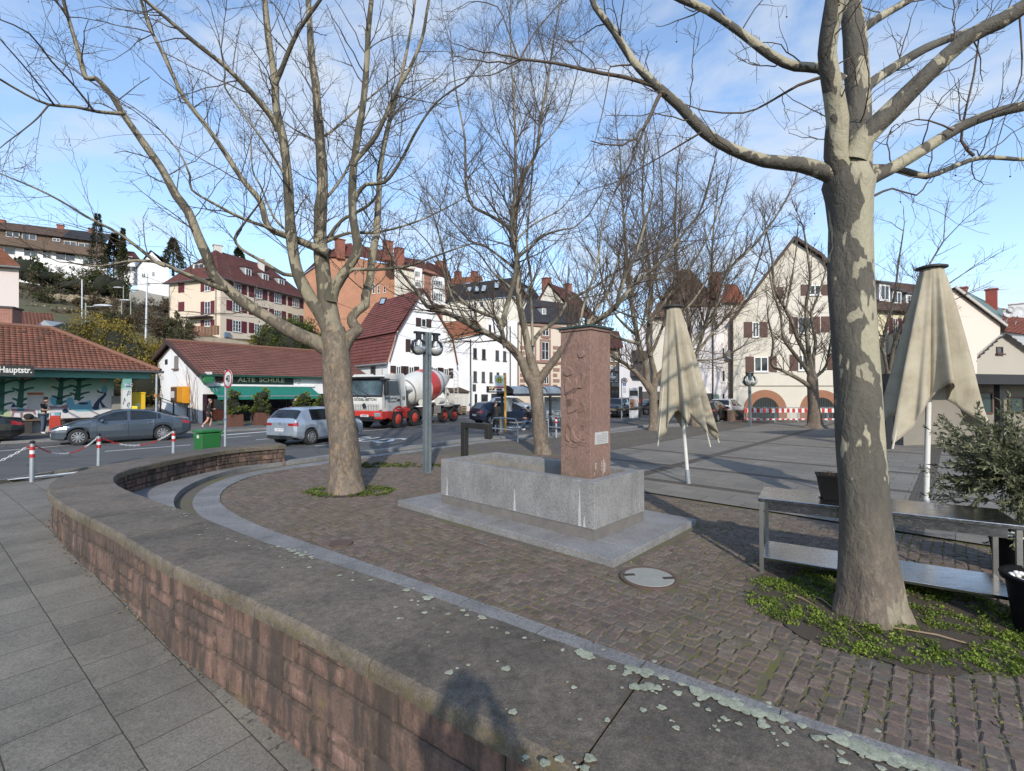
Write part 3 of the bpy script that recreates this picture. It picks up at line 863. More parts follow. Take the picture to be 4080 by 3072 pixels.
for i in range(len(WC_O)-1):
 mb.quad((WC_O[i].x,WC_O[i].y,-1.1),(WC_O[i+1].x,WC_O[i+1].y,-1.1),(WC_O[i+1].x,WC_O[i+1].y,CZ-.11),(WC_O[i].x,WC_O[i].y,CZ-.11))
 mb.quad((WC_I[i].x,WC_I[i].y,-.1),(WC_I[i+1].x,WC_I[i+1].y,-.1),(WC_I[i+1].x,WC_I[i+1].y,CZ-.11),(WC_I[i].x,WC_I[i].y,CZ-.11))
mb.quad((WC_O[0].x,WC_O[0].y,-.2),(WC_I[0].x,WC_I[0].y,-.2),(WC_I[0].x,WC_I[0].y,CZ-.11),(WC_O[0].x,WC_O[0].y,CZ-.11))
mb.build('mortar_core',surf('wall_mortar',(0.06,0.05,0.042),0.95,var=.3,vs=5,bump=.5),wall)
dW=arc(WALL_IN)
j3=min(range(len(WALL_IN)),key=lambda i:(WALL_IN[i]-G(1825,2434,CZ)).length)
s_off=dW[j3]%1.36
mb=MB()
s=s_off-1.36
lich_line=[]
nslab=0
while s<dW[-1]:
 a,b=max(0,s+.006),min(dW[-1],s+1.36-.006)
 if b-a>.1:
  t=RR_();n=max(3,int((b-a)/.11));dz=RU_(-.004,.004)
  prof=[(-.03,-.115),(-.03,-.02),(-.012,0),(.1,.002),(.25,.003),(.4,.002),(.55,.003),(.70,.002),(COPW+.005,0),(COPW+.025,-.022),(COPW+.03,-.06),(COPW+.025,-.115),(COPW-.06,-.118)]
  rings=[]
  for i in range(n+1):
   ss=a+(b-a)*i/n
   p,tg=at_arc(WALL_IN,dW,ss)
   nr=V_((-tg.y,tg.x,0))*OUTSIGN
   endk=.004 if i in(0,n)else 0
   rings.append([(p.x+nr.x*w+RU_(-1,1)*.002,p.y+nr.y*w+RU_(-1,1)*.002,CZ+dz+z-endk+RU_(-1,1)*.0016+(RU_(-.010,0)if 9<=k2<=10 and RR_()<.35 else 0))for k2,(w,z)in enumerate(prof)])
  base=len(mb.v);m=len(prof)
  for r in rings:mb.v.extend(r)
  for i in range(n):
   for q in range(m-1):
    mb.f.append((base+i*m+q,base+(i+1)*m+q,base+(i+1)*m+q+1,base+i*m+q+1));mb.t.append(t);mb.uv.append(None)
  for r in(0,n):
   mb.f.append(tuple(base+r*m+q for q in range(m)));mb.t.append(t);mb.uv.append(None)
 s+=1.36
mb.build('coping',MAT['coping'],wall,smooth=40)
mb=MB()
def lichen(c,r):
 n=18;pts=[];c=c+V_((0,0,RU_(0,.003)));ph=RU_(0,6)
 for i in range(n):
  a=2*PI_*i/n
  rr=r*(1+.14*sin_(3*a+ph)+.08*sin_(5*a-ph)+RU_(-.07,.07))
  pts.append((c.x+rr*cos_(a),c.y+rr*sin_(a),c.z+.0015))
 inner=[(c.x+(x-c.x)*.55,c.y+(y-c.y)*.55,c.z+.0035)for x,y,z in pts]
 k=RR_()
 mb.add(pts+inner,[(i,(i+1)%n,n+(i+1)%n,n+i)for i in range(n)]+[tuple(range(n,2*n))],k)
big=[(2331,2607,.07),(2310,2600,.05),(2350,2618,.05),(2512,2662,.05),(2540,2672,.055),(2500,2680,.04),(2435,2660,.035),(2570,2690,.05),(2560,2740,.05),(2590,2735,.05),(2620,2742,.04),(2530,2737,.04),(2580,2676,.045),(2638,2700,.035),(2700,2762,.035),(2775,2755,.06),(2800,2770,.05),(2650,2700,.03),(2850,2775,.055),(2890,2795,.06),(2930,2812,.06),(2975,2830,.06),(3020,2843,.05),(3080,2858,.055),(3110,2866,.045),(3035,2870,.03),(3040,2890,.035),(3195,2893,.035),(3250,2943,.03),(3140,2918,.02),(3130,2965,.025),(3345,2950,.05),(3380,2962,.055),(3420,2975,.06),(3450,2990,.06),(3490,3005,.06),(3530,3015,.05),(3580,3028,.06),(3620,3043,.06),(3660,3050,.05),(3720,3065,.05),(3350,2997,.025),(3358,3035,.025),(3510,3062,.025),(3480,3010,.05),(3560,3040,.05),(2622,2735,.02),(2628,2820,.02),(2673,2872,.015),(2860,2910,.02),(2893,2870,.018),(2945,2885,.02),(3080,2923,.02),(2420,2870,.02),(1150,2190,.04),(1165,2195,.045),(1185,2205,.05),(1205,2212,.05),(1110,2178,.035),(1240,2220,.03),(1620,2351,.04),(1705,2383,.06),(1640,2393,.02),(1845,2432,.035),(1915,2457,.035),(1590,2465,.025),(1960,2500,.02),(1790,2680,.03),(2017,2665,.035),(1785,2520,.015),(2044,2838,.03),(2170,3042,.035),(2230,3025,.028),(2350,3022,.035),(2330,3062,.03),(2095,3020,.025),(2420,2873,.02),(2310,2866,.014),(2286,2740,.02),(2260,2720,.012)]
for x,y,r in big:
 c=G(x,y,CZ+.003)
 lichen(c,r*RU_(.55,.8))
 for _ in range(1):
  c2=c+V_((RND.gauss(0,r*1.3),RND.gauss(0,r*1.3),0));lichen(c2,r*RU_(.15,.35))
for _ in range(60):
 ss=dW[-1]*RU_(.45,.93);p,tg=at_arc(WALL_IN,dW,ss);nr=V_((-tg.y,tg.x,0))*OUTSIGN
 w=abs(RND.gauss(0,.18))+.02
 if w<COPW-.05:lichen(V_((p.x+nr.x*w,p.y+nr.y*w,CZ+.003)),RU_(.006,.022)*(1.2-w))
lm=NT('lichen_crust');o_=lm.obj
lm.color(lm.mix(1.0,lm.ramp(lm.noise(o_,30,4,0.8),[(0.3,(0.17,0.18,0.13)),(0.5,(0.30,0.315,0.235)),(0.7,(0.38,0.39,0.31))]),lm.math('ADD',.8,lm.math('MULTIPLY',lm.attr(),.3)),'MULTIPLY'))
lm.rough(.95);lm.bump(lm.noise(o_,120,4,.8),.8,.006)
o=mb.build('lichen',lm.m,wall);o['kind']='stuff'
ft=thing('stone_fountain','rectangular grey granite fountain trough on a granite slab base','fountain',SLAB_O)
def ub(u0,u1,v0,v1,z0,z1,mb,t=.5):
 """box in fountain axes, u/v measured from the slab's near corner"""
 c=SLAB_O+UD*(u0+u1)/2+VD*(v0+v1)/2;c=V_((c.x,c.y,(z0+z1)/2))
 R3=Matrix(((UD.x,VD.x,0),(UD.y,VD.y,0),(0,0,1)))
 mb.box(c,(u1-u0,v1-v0,z1-z0),R3,t)
mb=MB()
for a,b in((0,1.08),(1.084,2.38),(2.384,3.72),(3.724,SLAB_U)):
 for c,d in((0,.56),(.564,SLAB_V)):
  ub(a,b,c,d,-.05,.10+RU_(-.002,.002),mb,RR_())
mb.build('base_slab',MAT['granite'],ft,bevel=.006)
BU0,BU1,BV0,BV1,BZ0,BZ1=.58,4.0,.46,1.93,.10,.926
RIM=.17
mb=MB()
segs=[(BU0,BU0+.25),(BU0+.252,2.1),(2.103,BU1-.19),(BU1-.188,BU1)]
for a,b in segs:
 ub(a,b,BV0,BV0+RIM,BZ0+.155,BZ1,mb,RR_())
 ub(a,b,BV1-RIM,BV1,BZ0+.155,BZ1,mb,RR_())
for u in(BU0,BU1-RIM):
 ub(u,u+RIM,BV0+RIM+.002,BV1-RIM-.002,BZ0+.155,BZ1,mb,RR_())
mb.build('trough',MAT['granite'],ft,bevel=.008)
mb=MB()
ub(BU0+.012,BU1-.012,BV0+.012,BV1-.012,BZ0,BZ0+.154,mb)
mb.build('plinth',surf('shaded_granite',(0.160,0.148,0.135),.55,var=.35,vs=4,fine=.4,fs=70,dirt=.5),ft)  # plinth painted darker to put in the shade of its recess
mb=MB()
ub(BU0+RIM+.01,BU1-RIM-.01,BV0+RIM+.002,BV0+RIM+.02,.3,.80,mb)
ub(BU0+RIM+.01,BU1-RIM-.01,BV1-RIM-.02,BV1-RIM-.002,.3,.80,mb)
ub(BU0+RIM+.002,BU0+RIM+.02,BV0+RIM+.022,BV1-RIM-.022,.3,.80,mb)
ub(BU1-RIM-.02,BU1-RIM-.002,BV0+RIM+.022,BV1-RIM-.022,.3,.80,mb)
mb.build('trough_lining',surf('limescaled_stone',(0.23,0.215,0.19),.8,var=.35,vs=4,fine=.25,fs=50,dirt=.5,dirtcol=(.09,.075,.05)),ft)
mb=MB()
ub(BU0+RIM+.022,BU1-RIM-.022,BV0+RIM+.022,BV1-RIM-.022,.38,.43,mb)
mb.build('trough_floor',surf('trough_floor',(0.13,0.125,0.11),.5,var=.4,vs=3,fine=.2),ft)
LIME=surf('limescale',(.42,.41,.40),.9,var=.3,vs=12,fine=.3,fs=60)
def run(u,z0,z1,w):
 mb=MB()
 for k in range(7):
  zz=z0+(z1-z0)*k/7;z2=z0+(z1-z0)*(k+1)/7
  wa,wb=w*(1-k/7.5)+.004,w*(1-(k+1)/7.5)+.004
  o0=RU_(-.004,.004)
  off=-.003
  def q(uu,z):return SLAB_O+UD*uu+VD*(BV0+off)+V_((0,0,z))
  mb.quad(q(u-wa,zz),q(u+wa+o0,zz),q(u+wb,z2),q(u-wb,z2))
 mb.build('limescale_run',LIME,ft)
run(BU0+.251,.27,.78,.022);run(2.101,.27,.62,.024);run(BU1-.189,.27,.60,.022);run(BU0+.17,.27,.42,.018)
pil=thing('sandstone_pillar','tall square red sandstone pillar with a carved child and ball standing in the fountain','pillar',G(2354,1909,.9))
pc=G(2354,1909,.9);PW=.56
pu=(pc-SLAB_O).dot(UD);pv=(pc-SLAB_O).dot(VD)
PZ=3.13
t=NT('pillar_sandstone');o_=t.obj
ch=t.noise(t.mapping(o_,(1.0,1.0,.55)),34,5,.75)
fl=t.noise(t.mapping(o_,(1,1,.5)),13,4,.6)
c_=t.ramp(t.noise(o_,1.6,5,.6),[(.3,(.185,.112,.088)),(.6,(.240,.150,.120)),(.8,(.270,.178,.146))])
c_=t.mix(1.0,c_,t.ramp(ch,[(.32,.62),(.5,1.0),(.7,1.22)]),'MULTIPLY')
c_=t.mix(t.ramp(fl,[(.56,0),(.66,.35)]),c_,(.30,.19,.155))
sz_=t.n('ShaderNodeSeparateXYZ');t.l(t.pos,sz_.inputs[0])
c_=t.mix(t.math('MULTIPLY',t.ramp(t.math('SUBTRACT',sz_.outputs[2],.9),[(0.0,1.0),(.45,0.0)]),t.ramp(t.noise(o_,6,5,.7),[(.4,0),(.6,.55)])),c_,(.10,.085,.055))
t.color(c_);t.rough(.9);t.bump(t.math('ADD',ch,t.math('MULTIPLY',fl,.6)),.8,.018)
PSTONE=t.m
def pbox(mb,u0,u1,v0,v1,z0,z1,t=.5):ub(pu+u0,pu+u1,pv+v0,pv+v1,z0,z1,mb,t)
mb=MB();pbox(mb,0,PW,0,PW,.42,PZ)
mb.build('shaft',PSTONE,pil,bevel=.012)
mb=MB();pbox(mb,-.02,PW+.02,-.02,PW+.02,PZ+.001,PZ+.045)
mb.build('cap_stone',PSTONE,pil,bevel=.006)
mb=MB();pbox(mb,-.045,PW+.045,-.045,PW+.045,PZ+.046,PZ+.075)
cc=SLAB_O+UD*(pu+PW/2)+VD*(pv+PW/2)
cps=[SLAB_O+UD*(pu+x)+VD*(pv+y)+V_((0,0,PZ+.0755))for x,y in((-.045,-.045),(PW+.045,-.045),(PW+.045,PW+.045),(-.045,PW+.045))]
mb.add(cps+[V_((cc.x,cc.y,PZ+.11))],[(0,1,4),(1,2,4),(2,3,4),(3,0,4)])
mb.build('copper_cap',surf('weathered_copper',(.045,.075,.070),.6,.3,var=.5,vs=12,fine=.3),pil)
def fp(a,z,out=0.0):
 return SLAB_O+UD*(pu+a)+VD*(pv-out)+V_((0,0,z))
def rel_poly(pts,h=.014,inset=.010):
 """a raised shape with sloping edges"""
 mbv=[fp(a,z,-.004)for a,z in pts]
 cx=sum(p[0]for p in pts)/len(pts);cz=sum(p[1]for p in pts)/len(pts)
 top=[]
 n=len(pts)
 for i,(a,z)in enumerate(pts):
  pa,pz=pts[i-1];na,nz2=pts[(i+1)%n]
  tx,tz=na-pa,nz2-pz;l=math.hypot(tx,tz)or 1
  ar=sum(pts[k][0]*pts[(k+1)%n][1]-pts[(k+1)%n][0]*pts[k][1]for k in range(n))
  sg=1 if ar>0 else-1
  top.append(fp(a-tz/l*inset*sg,z+tx/l*inset*sg,h))
 mb.add(mbv+top,[(i,(i+1)%n,n+(i+1)%n,n+i)for i in range(n)])
 mb.poly(top)
def rel_line(pts,r=.008):
 mb.tube([fp(a,z,.002)for a,z in pts],r,6)
def fpx(x,y):
 """pixel on the carved face -> (a, z)"""
 d=ray(x,y);n=VD
 k=(fp(0,1)-CAM).dot(n)/d.dot(n);h=CAM+d*k
 return((h-SLAB_O).dot(UD)-pu,h.z)
def cpx(pts):return[fpx(1850+x*.36166,1350+y*.36166)for x,y in pts]
mb=MB()
ball=fpx(1850+1290*.36166,1350+168*.36166)
rel_poly([(ball[0]+.066*cos_(a*PI_/9),ball[1]+.066*sin_(a*PI_/9))for a in range(18)],.022,.014)
for poly in([(1090,370),(1100,330),(1130,305),(1165,310),(1200,340),(1205,375),(1190,400),(1165,410),(1150,415),(1120,412),(1100,395)],[(1130,415),(1160,440),(1180,490),(1200,440),(1230,425),(1250,460),(1240,530),(1200,600),(1190,660),(1200,740),(1140,760),(1130,640),(1110,560),(1105,510),(1115,460)],[(1195,560),(1240,500),(1290,470),(1300,380),(1320,375),(1340,400),(1370,360),(1388,370),(1370,420),(1330,470),(1300,550),(1250,545),(1215,600)],[(1105,590),(1180,560),(1225,530),(1250,560),(1190,610),(1135,630)],[(1130,660),(1190,650),(1250,660),(1260,760),(1230,800),(1145,830),(1138,760)],[(1160,830),(1240,800),(1250,880),(1220,940),(1200,1000),(1230,1080),(1290,1130),(1230,1150),(1180,1110),(1170,1000),(1150,940),(1130,1010),(1130,1060),(1160,1130),(1120,1110),(1115,1040),(1140,920)]):
 rel_poly(cpx(poly),.022,.012)
for ln in([(1245,710),(1290,715),(1320,750),(1310,790),(1280,810),(1230,800)],[(1240,730),(1275,740),(1275,770),(1250,785)],[(1190,708),(1300,700),(1330,750)],[(1240,1140),(1255,1060),(1260,1000),(1290,975)],[(1245,1150),(1280,1110),(1330,1105)],[(1250,1165),(1290,1140),(1335,1145)],[(1255,1180),(1295,1165),(1335,1180)],[(1115,1150),(1150,1165),(1200,1160),(1250,1190)],[(1140,1180),(1190,1190),(1230,1195)],[(1270,985),(1300,955),(1330,965),(1320,990),(1290,1000),(1268,985)],[(1285,970),(1300,980),(1315,975)],[(1110,360),(1130,330),(1170,335),(1190,355)],[(1125,380),(1140,388),(1155,382)],[(1150,470),(1180,500),(1185,560)]):
 rel_line(cpx(ln),.009)
mb.build('carved_relief',PSTONE,pil,smooth=50)
def fr(b,z,out=0.0):return SLAB_O+UD*(pu-out)+VD*(pv+b)+V_((0,0,z))
def frx(x,y):
 d=ray(x,y);k=(fr(0,1)-CAM).dot(UD)/d.dot(UD);h=CAM+d*k
 return((h-SLAB_O).dot(VD)-pv,h.z)
b0,z1=frx(1850+1437*.36166,1350+1030*.36166);b1,z0=frx(1850+1578*.36166,1350+1150*.36166)
zc=1.36
mb=MB();c0=fr((b0+b1)/2,(z0+z1)/2,.006)
R3=Matrix(((UD.x,VD.x,0),(UD.y,VD.y,0),(0,0,1)))
PH=abs(z1-z0)*.95
mb.box(c0,(.014,b1-b0,PH),R3)
plate=mb.build('inscription_plate',surf('pale_plate',(.50,.50,.49),.45,.2,var=.12,vs=9),pil)
mb=MB()
for r in range(6):
 z=(z0+z1)/2+PH*(.36-r*.14)
 x=-.40
 while x<.36:
  w=RU_(.03,.10)
  if not(r==0 and x<-.1):mb.box(fr((b0+b1)/2+(x+w/2)*(b1-b0),z,.0138),(.001,w*(b1-b0),PH*.045),R3)
  x+=w+.03
mb.build('plate_lettering',surf('plate_ink',(.16,.14,.11),.7),plate if False else pil)
mb=MB()
for x,za,zb,w in((.13,1.12,1.02,.012),(.30,1.14,.98,.006),(.345,1.16,.93,.006),(.375,1.13,.95,.008),(.41,1.10,.97,.005),(.33,1.02,.90,.004),(.10,.99,.93,.006)):
 for k in range(5):
  q0=za+(zb-za)*k/5;q1=za+(zb-za)*(k+.75)/5;w2=w*RU_(.6,1.2)
  mb.quad(fr(x-w2,q0,.0035),fr(x+w2,q0,.0035),fr(x+w2*.7,q1,.0035),fr(x-w2*.7,q1,.0035))
mb.build('droppings',surf('chalky_white',(.62,.60,.57),.9,var=.2),pil)
spt=thing('water_spout','dark steel angled water spout post at the end of the fountain','spout',(-.95,9.78,0))
e=-UD
p0=V_((-.97,9.75,0))
mb=MB()
W_=.115
R_=Matrix(((e.x,-e.y,0),(e.y,e.x,0),(0,0,1)))
mb.box(p0+V_((0,0,.79)),(W_,W_,1.58),R_)
mb.box(p0+e*(.35+W_/2-.001)+V_((0,0,1.58-W_/2-.001)),(.70,W_-.003,W_-.002),R_)
mb.box(p0+e*(.70)+V_((0,0,1.58-W_-.09)),(W_+.002,W_+.002,.19),R_)
mb.build('bent_post',surf('spout_steel',(.055,.052,.048),.45,.7,var=.35,vs=5),spt,bevel=.008)
mh=thing('manhole_cover','round manhole cover of pale concrete in a rusty iron ring','manhole cover',(MANH.x,MANH.y,0))
mb=MB()
mb.lathe([(.335,.0),(.335,.026),(.325,.030),(.30,.030),(.285,.022)],48,MT_(MANH))
mb.build('iron_ring',surf('rusty_iron',(.105,.070,.056),.8,.2,var=.3,vs=9),mh,smooth=30)
mb=MB()
mb.lathe([(.286,.022),(.28,.029),(.0001,.032)],48,MT_(MANH))
mb.build('concrete_disc',surf('pale_concrete',(.25,.25,.225),.9,var=.2,vs=6,fine=.15),mh,smooth=30)
for sgn in(-1,1):
 c=MANH+V_((sgn*.215,-sgn*.05,.0335))
 MB().box(c,(.13,.055,.004),.12).build('grip_slot',surf('slot_dark',(.035,.028,.022),.9),mh)
d2=G(1360,2170)
mb=MB();mb.lathe([(.16,.0),(.16,.034),(.13,.036),(.12,.033),(.09,.036),(.05,.033),(.0001,.036)],28,MT_(d2))
o=mb.build('drain_cover',surf('rusty_iron',(.075,.048,.040),.75,.4),loc=(d2.x,d2.y,0),smooth=30)
tag(o,'small round rusty drain cover set in the cobbles beside the granite strip','drain cover')
BARK_NEAR=m_bark('plane_bark_near',(0.088,0.079,0.063),(0.35,0.315,0.225),.36,.22,3.0,low=(.05,.17))
BARK_LEFT=m_bark('plane_bark_flaky',(0.080,0.070,0.048),(0.26,0.225,0.155),.30,.45,2.9,streak=.2)
BARK_FAR=m_bark('plane_bark_far',(0.088,0.076,0.055),(0.25,0.22,0.165),.34,.25,2.6,streak=.25)
TWIG=surf('twig_bark',(0.088,0.066,0.048),.9,var=.3,vs=3,fine=.1,bump=0,tint=.3)
TWIGS_FAR=surf('twig_bark_far',(0.105,0.078,0.058),.9,var=.3,vs=1,fine=.1,bump=0,tint=.3)
class Twigs:
 """collects thousands of thin tapering tubes with few sides, quickly"""
 def __init__(s):s.v=[];s.f=[];s.t=[];s.n=0
 def add(s,pts,rads,sides,t):
  m=len(pts)
  ref=np.array((0.3,0.9,0.2))if abs(pts[-1][1]-pts[0][1])<.8*np.linalg.norm(pts[-1]-pts[0])else np.array((0.9,0.1,0.3))
  d=np.gradient(pts,axis=0);d/=np.linalg.norm(d,axis=1)[:,None]+1e-9
  r=np.cross(d,ref);r/=np.linalg.norm(r,axis=1)[:,None]+1e-9
  u=np.cross(r,d)
  a=np.arange(sides)*2*PI_/sides
  ring=pts[:,None,:]+(r[:,None,:]*np.cos(a)[None,:,None]+u[:,None,:]*np.sin(a)[None,:,None])*rads[:,None,None]
  s.v.append(ring.reshape(-1,3))
  i=np.arange(m-1)[:,None]*sides;k=np.arange(sides)[None,:];k2=(k+1)%sides
  q=np.stack([i+k,i+k2,i+sides+k2,i+sides+k],axis=-1).reshape(-1,4)+s.n
  s.f.append(q);s.t.append(np.full(len(q),t,dtype=np.float32))
  s.n+=m*sides
 def blob(s,c,r,t):
  o=np.array([(1,0,0),(-1,0,0),(0,1,0),(0,-1,0),(0,0,1),(0,0,-1)],float)*r+c
  s.v.append(o)
  f=np.array([(0,2,4,4),(2,1,4,4),(1,3,4,4),(3,0,4,4),(2,0,5,5),(1,2,5,5),(3,1,5,5),(0,3,5,5)])+s.n
  s.f.append(f);s.t.append(np.full(8,t,dtype=np.float32));s.n+=6
 def build(s,name,mat,parent,smooth=True):
  v=np.concatenate(s.v);M=np.array(MW[parent.name].inverted())
  v=v@M[:3,:3].T+M[:3,3]
  f=np.concatenate(s.f);tt=np.concatenate(s.t)
  me=bpy.data.meshes.new(name)
  tri=f[:,2]==f[:,3]
  q4=f[~tri];t3=f[tri][:,:3]
  nl=len(q4)*4+len(t3)*3
  me.vertices.add(len(v));me.vertices.foreach_set('co',v.astype(np.float32).ravel())
  me.loops.add(nl);me.loops.foreach_set('vertex_index',np.concatenate([q4.ravel(),t3.ravel()]).astype(np.int32))
  me.polygons.add(len(q4)+len(t3))
  st=np.concatenate([np.arange(len(q4))*4,len(q4)*4+np.arange(len(t3))*3]).astype(np.int32)
  me.polygons.foreach_set('loop_start',st)
  at=me.attributes.new('rnd','FLOAT','FACE');at.data.foreach_set('value',np.concatenate([tt[~tri],tt[tri]]))
  me.update(calc_edges=True);me.validate()
  me.polygons.foreach_set('use_smooth',[smooth]*len(me.polygons))
  me.materials.append(mat)
  o=bpy.data.objects.new(name,me);COL.objects.link(o);o.parent=parent;MW[o.name]=MW[parent.name]
  return o
def unit(v):return v/(np.linalg.norm(v)+1e-9)
def grow(tw,rs,p,d,L,r,level,maxlev,cfg,t):
 """one crooked shoot and its side shoots"""
 seg=cfg['seg'][min(level,len(cfg['seg'])-1)]
 n=max(3,min(10,int(L/seg)))
 pts=[p];dd=d.copy();sg=1 if rs.random()<.5 else-1
 zig=cfg['zig']
 side=unit(np.cross(d,rs.standard_normal(3)))
 for i in range(n):
  dd=unit(dd+side*sg*zig*rs.uniform(.3,1.0)+rs.standard_normal(3)*zig*.4+np.array((0,0,cfg['up'])))
  sg=-sg
  pts.append(pts[-1]+dd*L/n)
 pts=np.array(pts)
 rr=np.linspace(r,max(cfg['rmin'],r*.38),n+1)
 tw.add(pts,rr,5 if r>.025 else(4 if r>.012 else 3),t)
 if level>=maxlev:
  if rs.random()<cfg['ball']:
   e=pts[-1];tw.add(np.array([e,e+np.array((.01,0,-.05)),e+np.array((.012,.004,-.10))]),np.array([.0016,.0016,.0016]),3,.2)
   tw.blob(e+np.array((.012,.004,-.115)),cfg['ballr'],.15)
  return
 k=rs.poisson(cfg['dens'][min(level,len(cfg['dens'])-1)]*L)+1
 for _ in range(k):
  f=rs.uniform(.22,1.0);x=f*n;i=min(n-1,int(x))
  q=pts[i]+(pts[i+1]-pts[i])*(x-i)
  ax=unit(pts[i+1]-pts[i])
  s=unit(np.cross(ax,rs.standard_normal(3)))
  ang=math.radians(rs.uniform(*cfg['ang']))
  nd=unit(ax*cos_(ang)+s*sin_(ang)+np.array((0,0,cfg['lift'])))
  nl=L*rs.uniform(.28,.55)*(1.15-.5*f)
  nr=max(cfg['rmin'],(r+(max(cfg['rmin'],r*.38)-r)*f)*rs.uniform(.5,.75))
  if nl>cfg['lmin']:grow(tw,rs,q,nd,nl,nr,level+1,maxlev,cfg,t)
CFG_NEAR=dict(seg=(.22,.14,.09,.07),zig=.26,up=.03,dens=(3.2,5.6,6.0),ang=(30,75),lift=.12,rmin=.0022,ball=.035,ballr=.014,lmin=.10,rmax=.014)
CFG_R=dict(CFG_NEAR,rmax=.008,zig=.36,seg=(.10,.08,.06,.05),rmin=.0016,ballr=.011,lmin=.07,ball=.05)
CFG_UP=dict(seg=(.35,.22,.16,.12),zig=.21,up=.05,dens=(2.6,3.9,4.0),ang=(25,70),lift=.20,rmin=.0035,ball=.03,ballr=.02,lmin=.16)
def limb_pts(px,d0,d1,r0=None):
 """pixel path -> points; depth runs from d0 to d1"""
 n=len(px);out=[]
 L=[0]
 for a,b in zip(px,px[1:]):L.append(L[-1]+math.hypot(a[0]-b[0],a[1]-b[1]))
 for(x,y),s in zip(px,L):out.append(P(x,y,d0+(d1-d0)*s/L[-1]))
 return out
def tree(name,label,px_trunk,r_trunk,depth,limbs,bark,cfg,seed,twigmat=TWIG,maxlev=2,dens=2.0,L0=(1.0,2.2),group=None,tip=1.0,roots=True,sky_px=None):
 base=G(*px_trunk[0])if depth is None else P(*px_trunk[0],depth)
 base.z=max(base.z,0.0)
 dep=base.y;ck=cos_(math.atan2(abs(base.x),base.y));r_trunk=[r*ck for r in r_trunk]
 t=thing(name,label,'tree',(base.x,base.y,0),0,group)
 rs=np.random.default_rng(seed)
 wood=Twigs();tw=Twigs()
 tp=catmull([P(x,y,dep)for x,y in px_trunk],.15)
 tp[0].z=min(-.05,tp[0].z)
 zs0=[P(x,y,dep).z for x,y in px_trunk]
 rr=np.interp([p.z for p in tp],zs0,r_trunk)
 base_i=0
 mb=MB();N=28;ref=V_((1,0,0))
 ph=rs.uniform(0,6.28,4)
 for i,p in enumerate(tp):
  h=p.z
  for k in range(N):
   a=2*PI_*k/N
   fl=math.exp(-max(0,h)/.28)
   m=1+.035*sin_(3*a+ph[0]+h*1.1)+.025*sin_(5*a+ph[1]-h*2.3)+.02*sin_(2*a+h*4+ph[2])
   if roots:m+=fl*(.13*max(0,sin_(5*a+ph[3]))+.02)
   m+=rs.uniform(-.006,.006)
   mb.v.append((p.x+cos_(a)*rr[i]*m,p.y+sin_(a)*rr[i]*m,h))
 for i in range(len(tp)-1):
  for k in range(N):
   k2=(k+1)%N
   mb.f.append((i*N+k,i*N+k2,(i+1)*N+k2,(i+1)*N+k));mb.t.append(.5);mb.uv.append(None)
 mb.f.append(tuple((len(tp)-1)*N+k for k in range(N)));mb.t.append(.5);mb.uv.append(None)
 for lb in limbs:
  px,ra,rb,d1=lb[:4];ra*=ck;rb*=ck;d0=lb[4]if len(lb)>4 and lb[4]is not None else dep
  opt=lb[5]if len(lb)>5 else{}
  pts=catmull(limb_pts(px,d0,d1),.14 if dep<14 else.22)
  n=len(pts)
  rad=[ra+(rb-ra)*(i/(n-1))**.8 for i in range(n)]
  st_=.14 if dep<14 else.22
  for i in range(n):rad[i]*=(1+.05*sin_(i*.9+ra*50))*(1+.38*math.exp(-i*st_/(4*ra))if ra>.03 else 1)
  if ra>.028:mb.tube(pts,rad,14 if ra>.06 else 9,cap=True)
  else:tw.add(np.array([tuple(p)for p in pts]),np.array(rad),6,.45)
  A=np.array([tuple(p)for p in pts]);L=np.linalg.norm(np.diff(A,axis=0),axis=1).sum()
  k=int(L*dens*opt.get('d',1))
  for _ in range(k):
   f=rs.uniform(opt.get('f0',.15),1.0);x=f*(n-1);i=min(n-2,int(x))
   q=A[i]+(A[i+1]-A[i])*(x-i)
   ax=unit(A[i+1]-A[i])
   s=unit(np.cross(ax,rs.standard_normal(3)))
   ang=math.radians(rs.uniform(cfg['ang'][0]+5,cfg['ang'][1]))
   nd=unit(ax*cos_(ang)+s*sin_(ang)+np.array((0,0,cfg['lift'])))
   rl=rad[i]
   ln=rs.uniform(*L0)*(1.1-.45*f)*opt.get('l',1)
   grow(tw,rs,q,nd,ln,max(cfg['rmin']*2,min(cfg.get('rmax',.03),rl*rs.uniform(.25,.45))),0,maxlev,cfg,rs.uniform(.2,.8))
  e=A[-1];ax=unit(A[-1]-A[-2])
  if tip:
   for _ in range(2):
    nd=unit(ax+rs.standard_normal(3)*.25)
    grow(tw,rs,e,nd,rs.uniform(*L0)*tip,max(cfg['rmin']*2,rb*.8),0,maxlev,cfg,.45)
 mb.build('trunk',bark,t,smooth=60)
 tw.build('crown',twigmat,t)
 return t
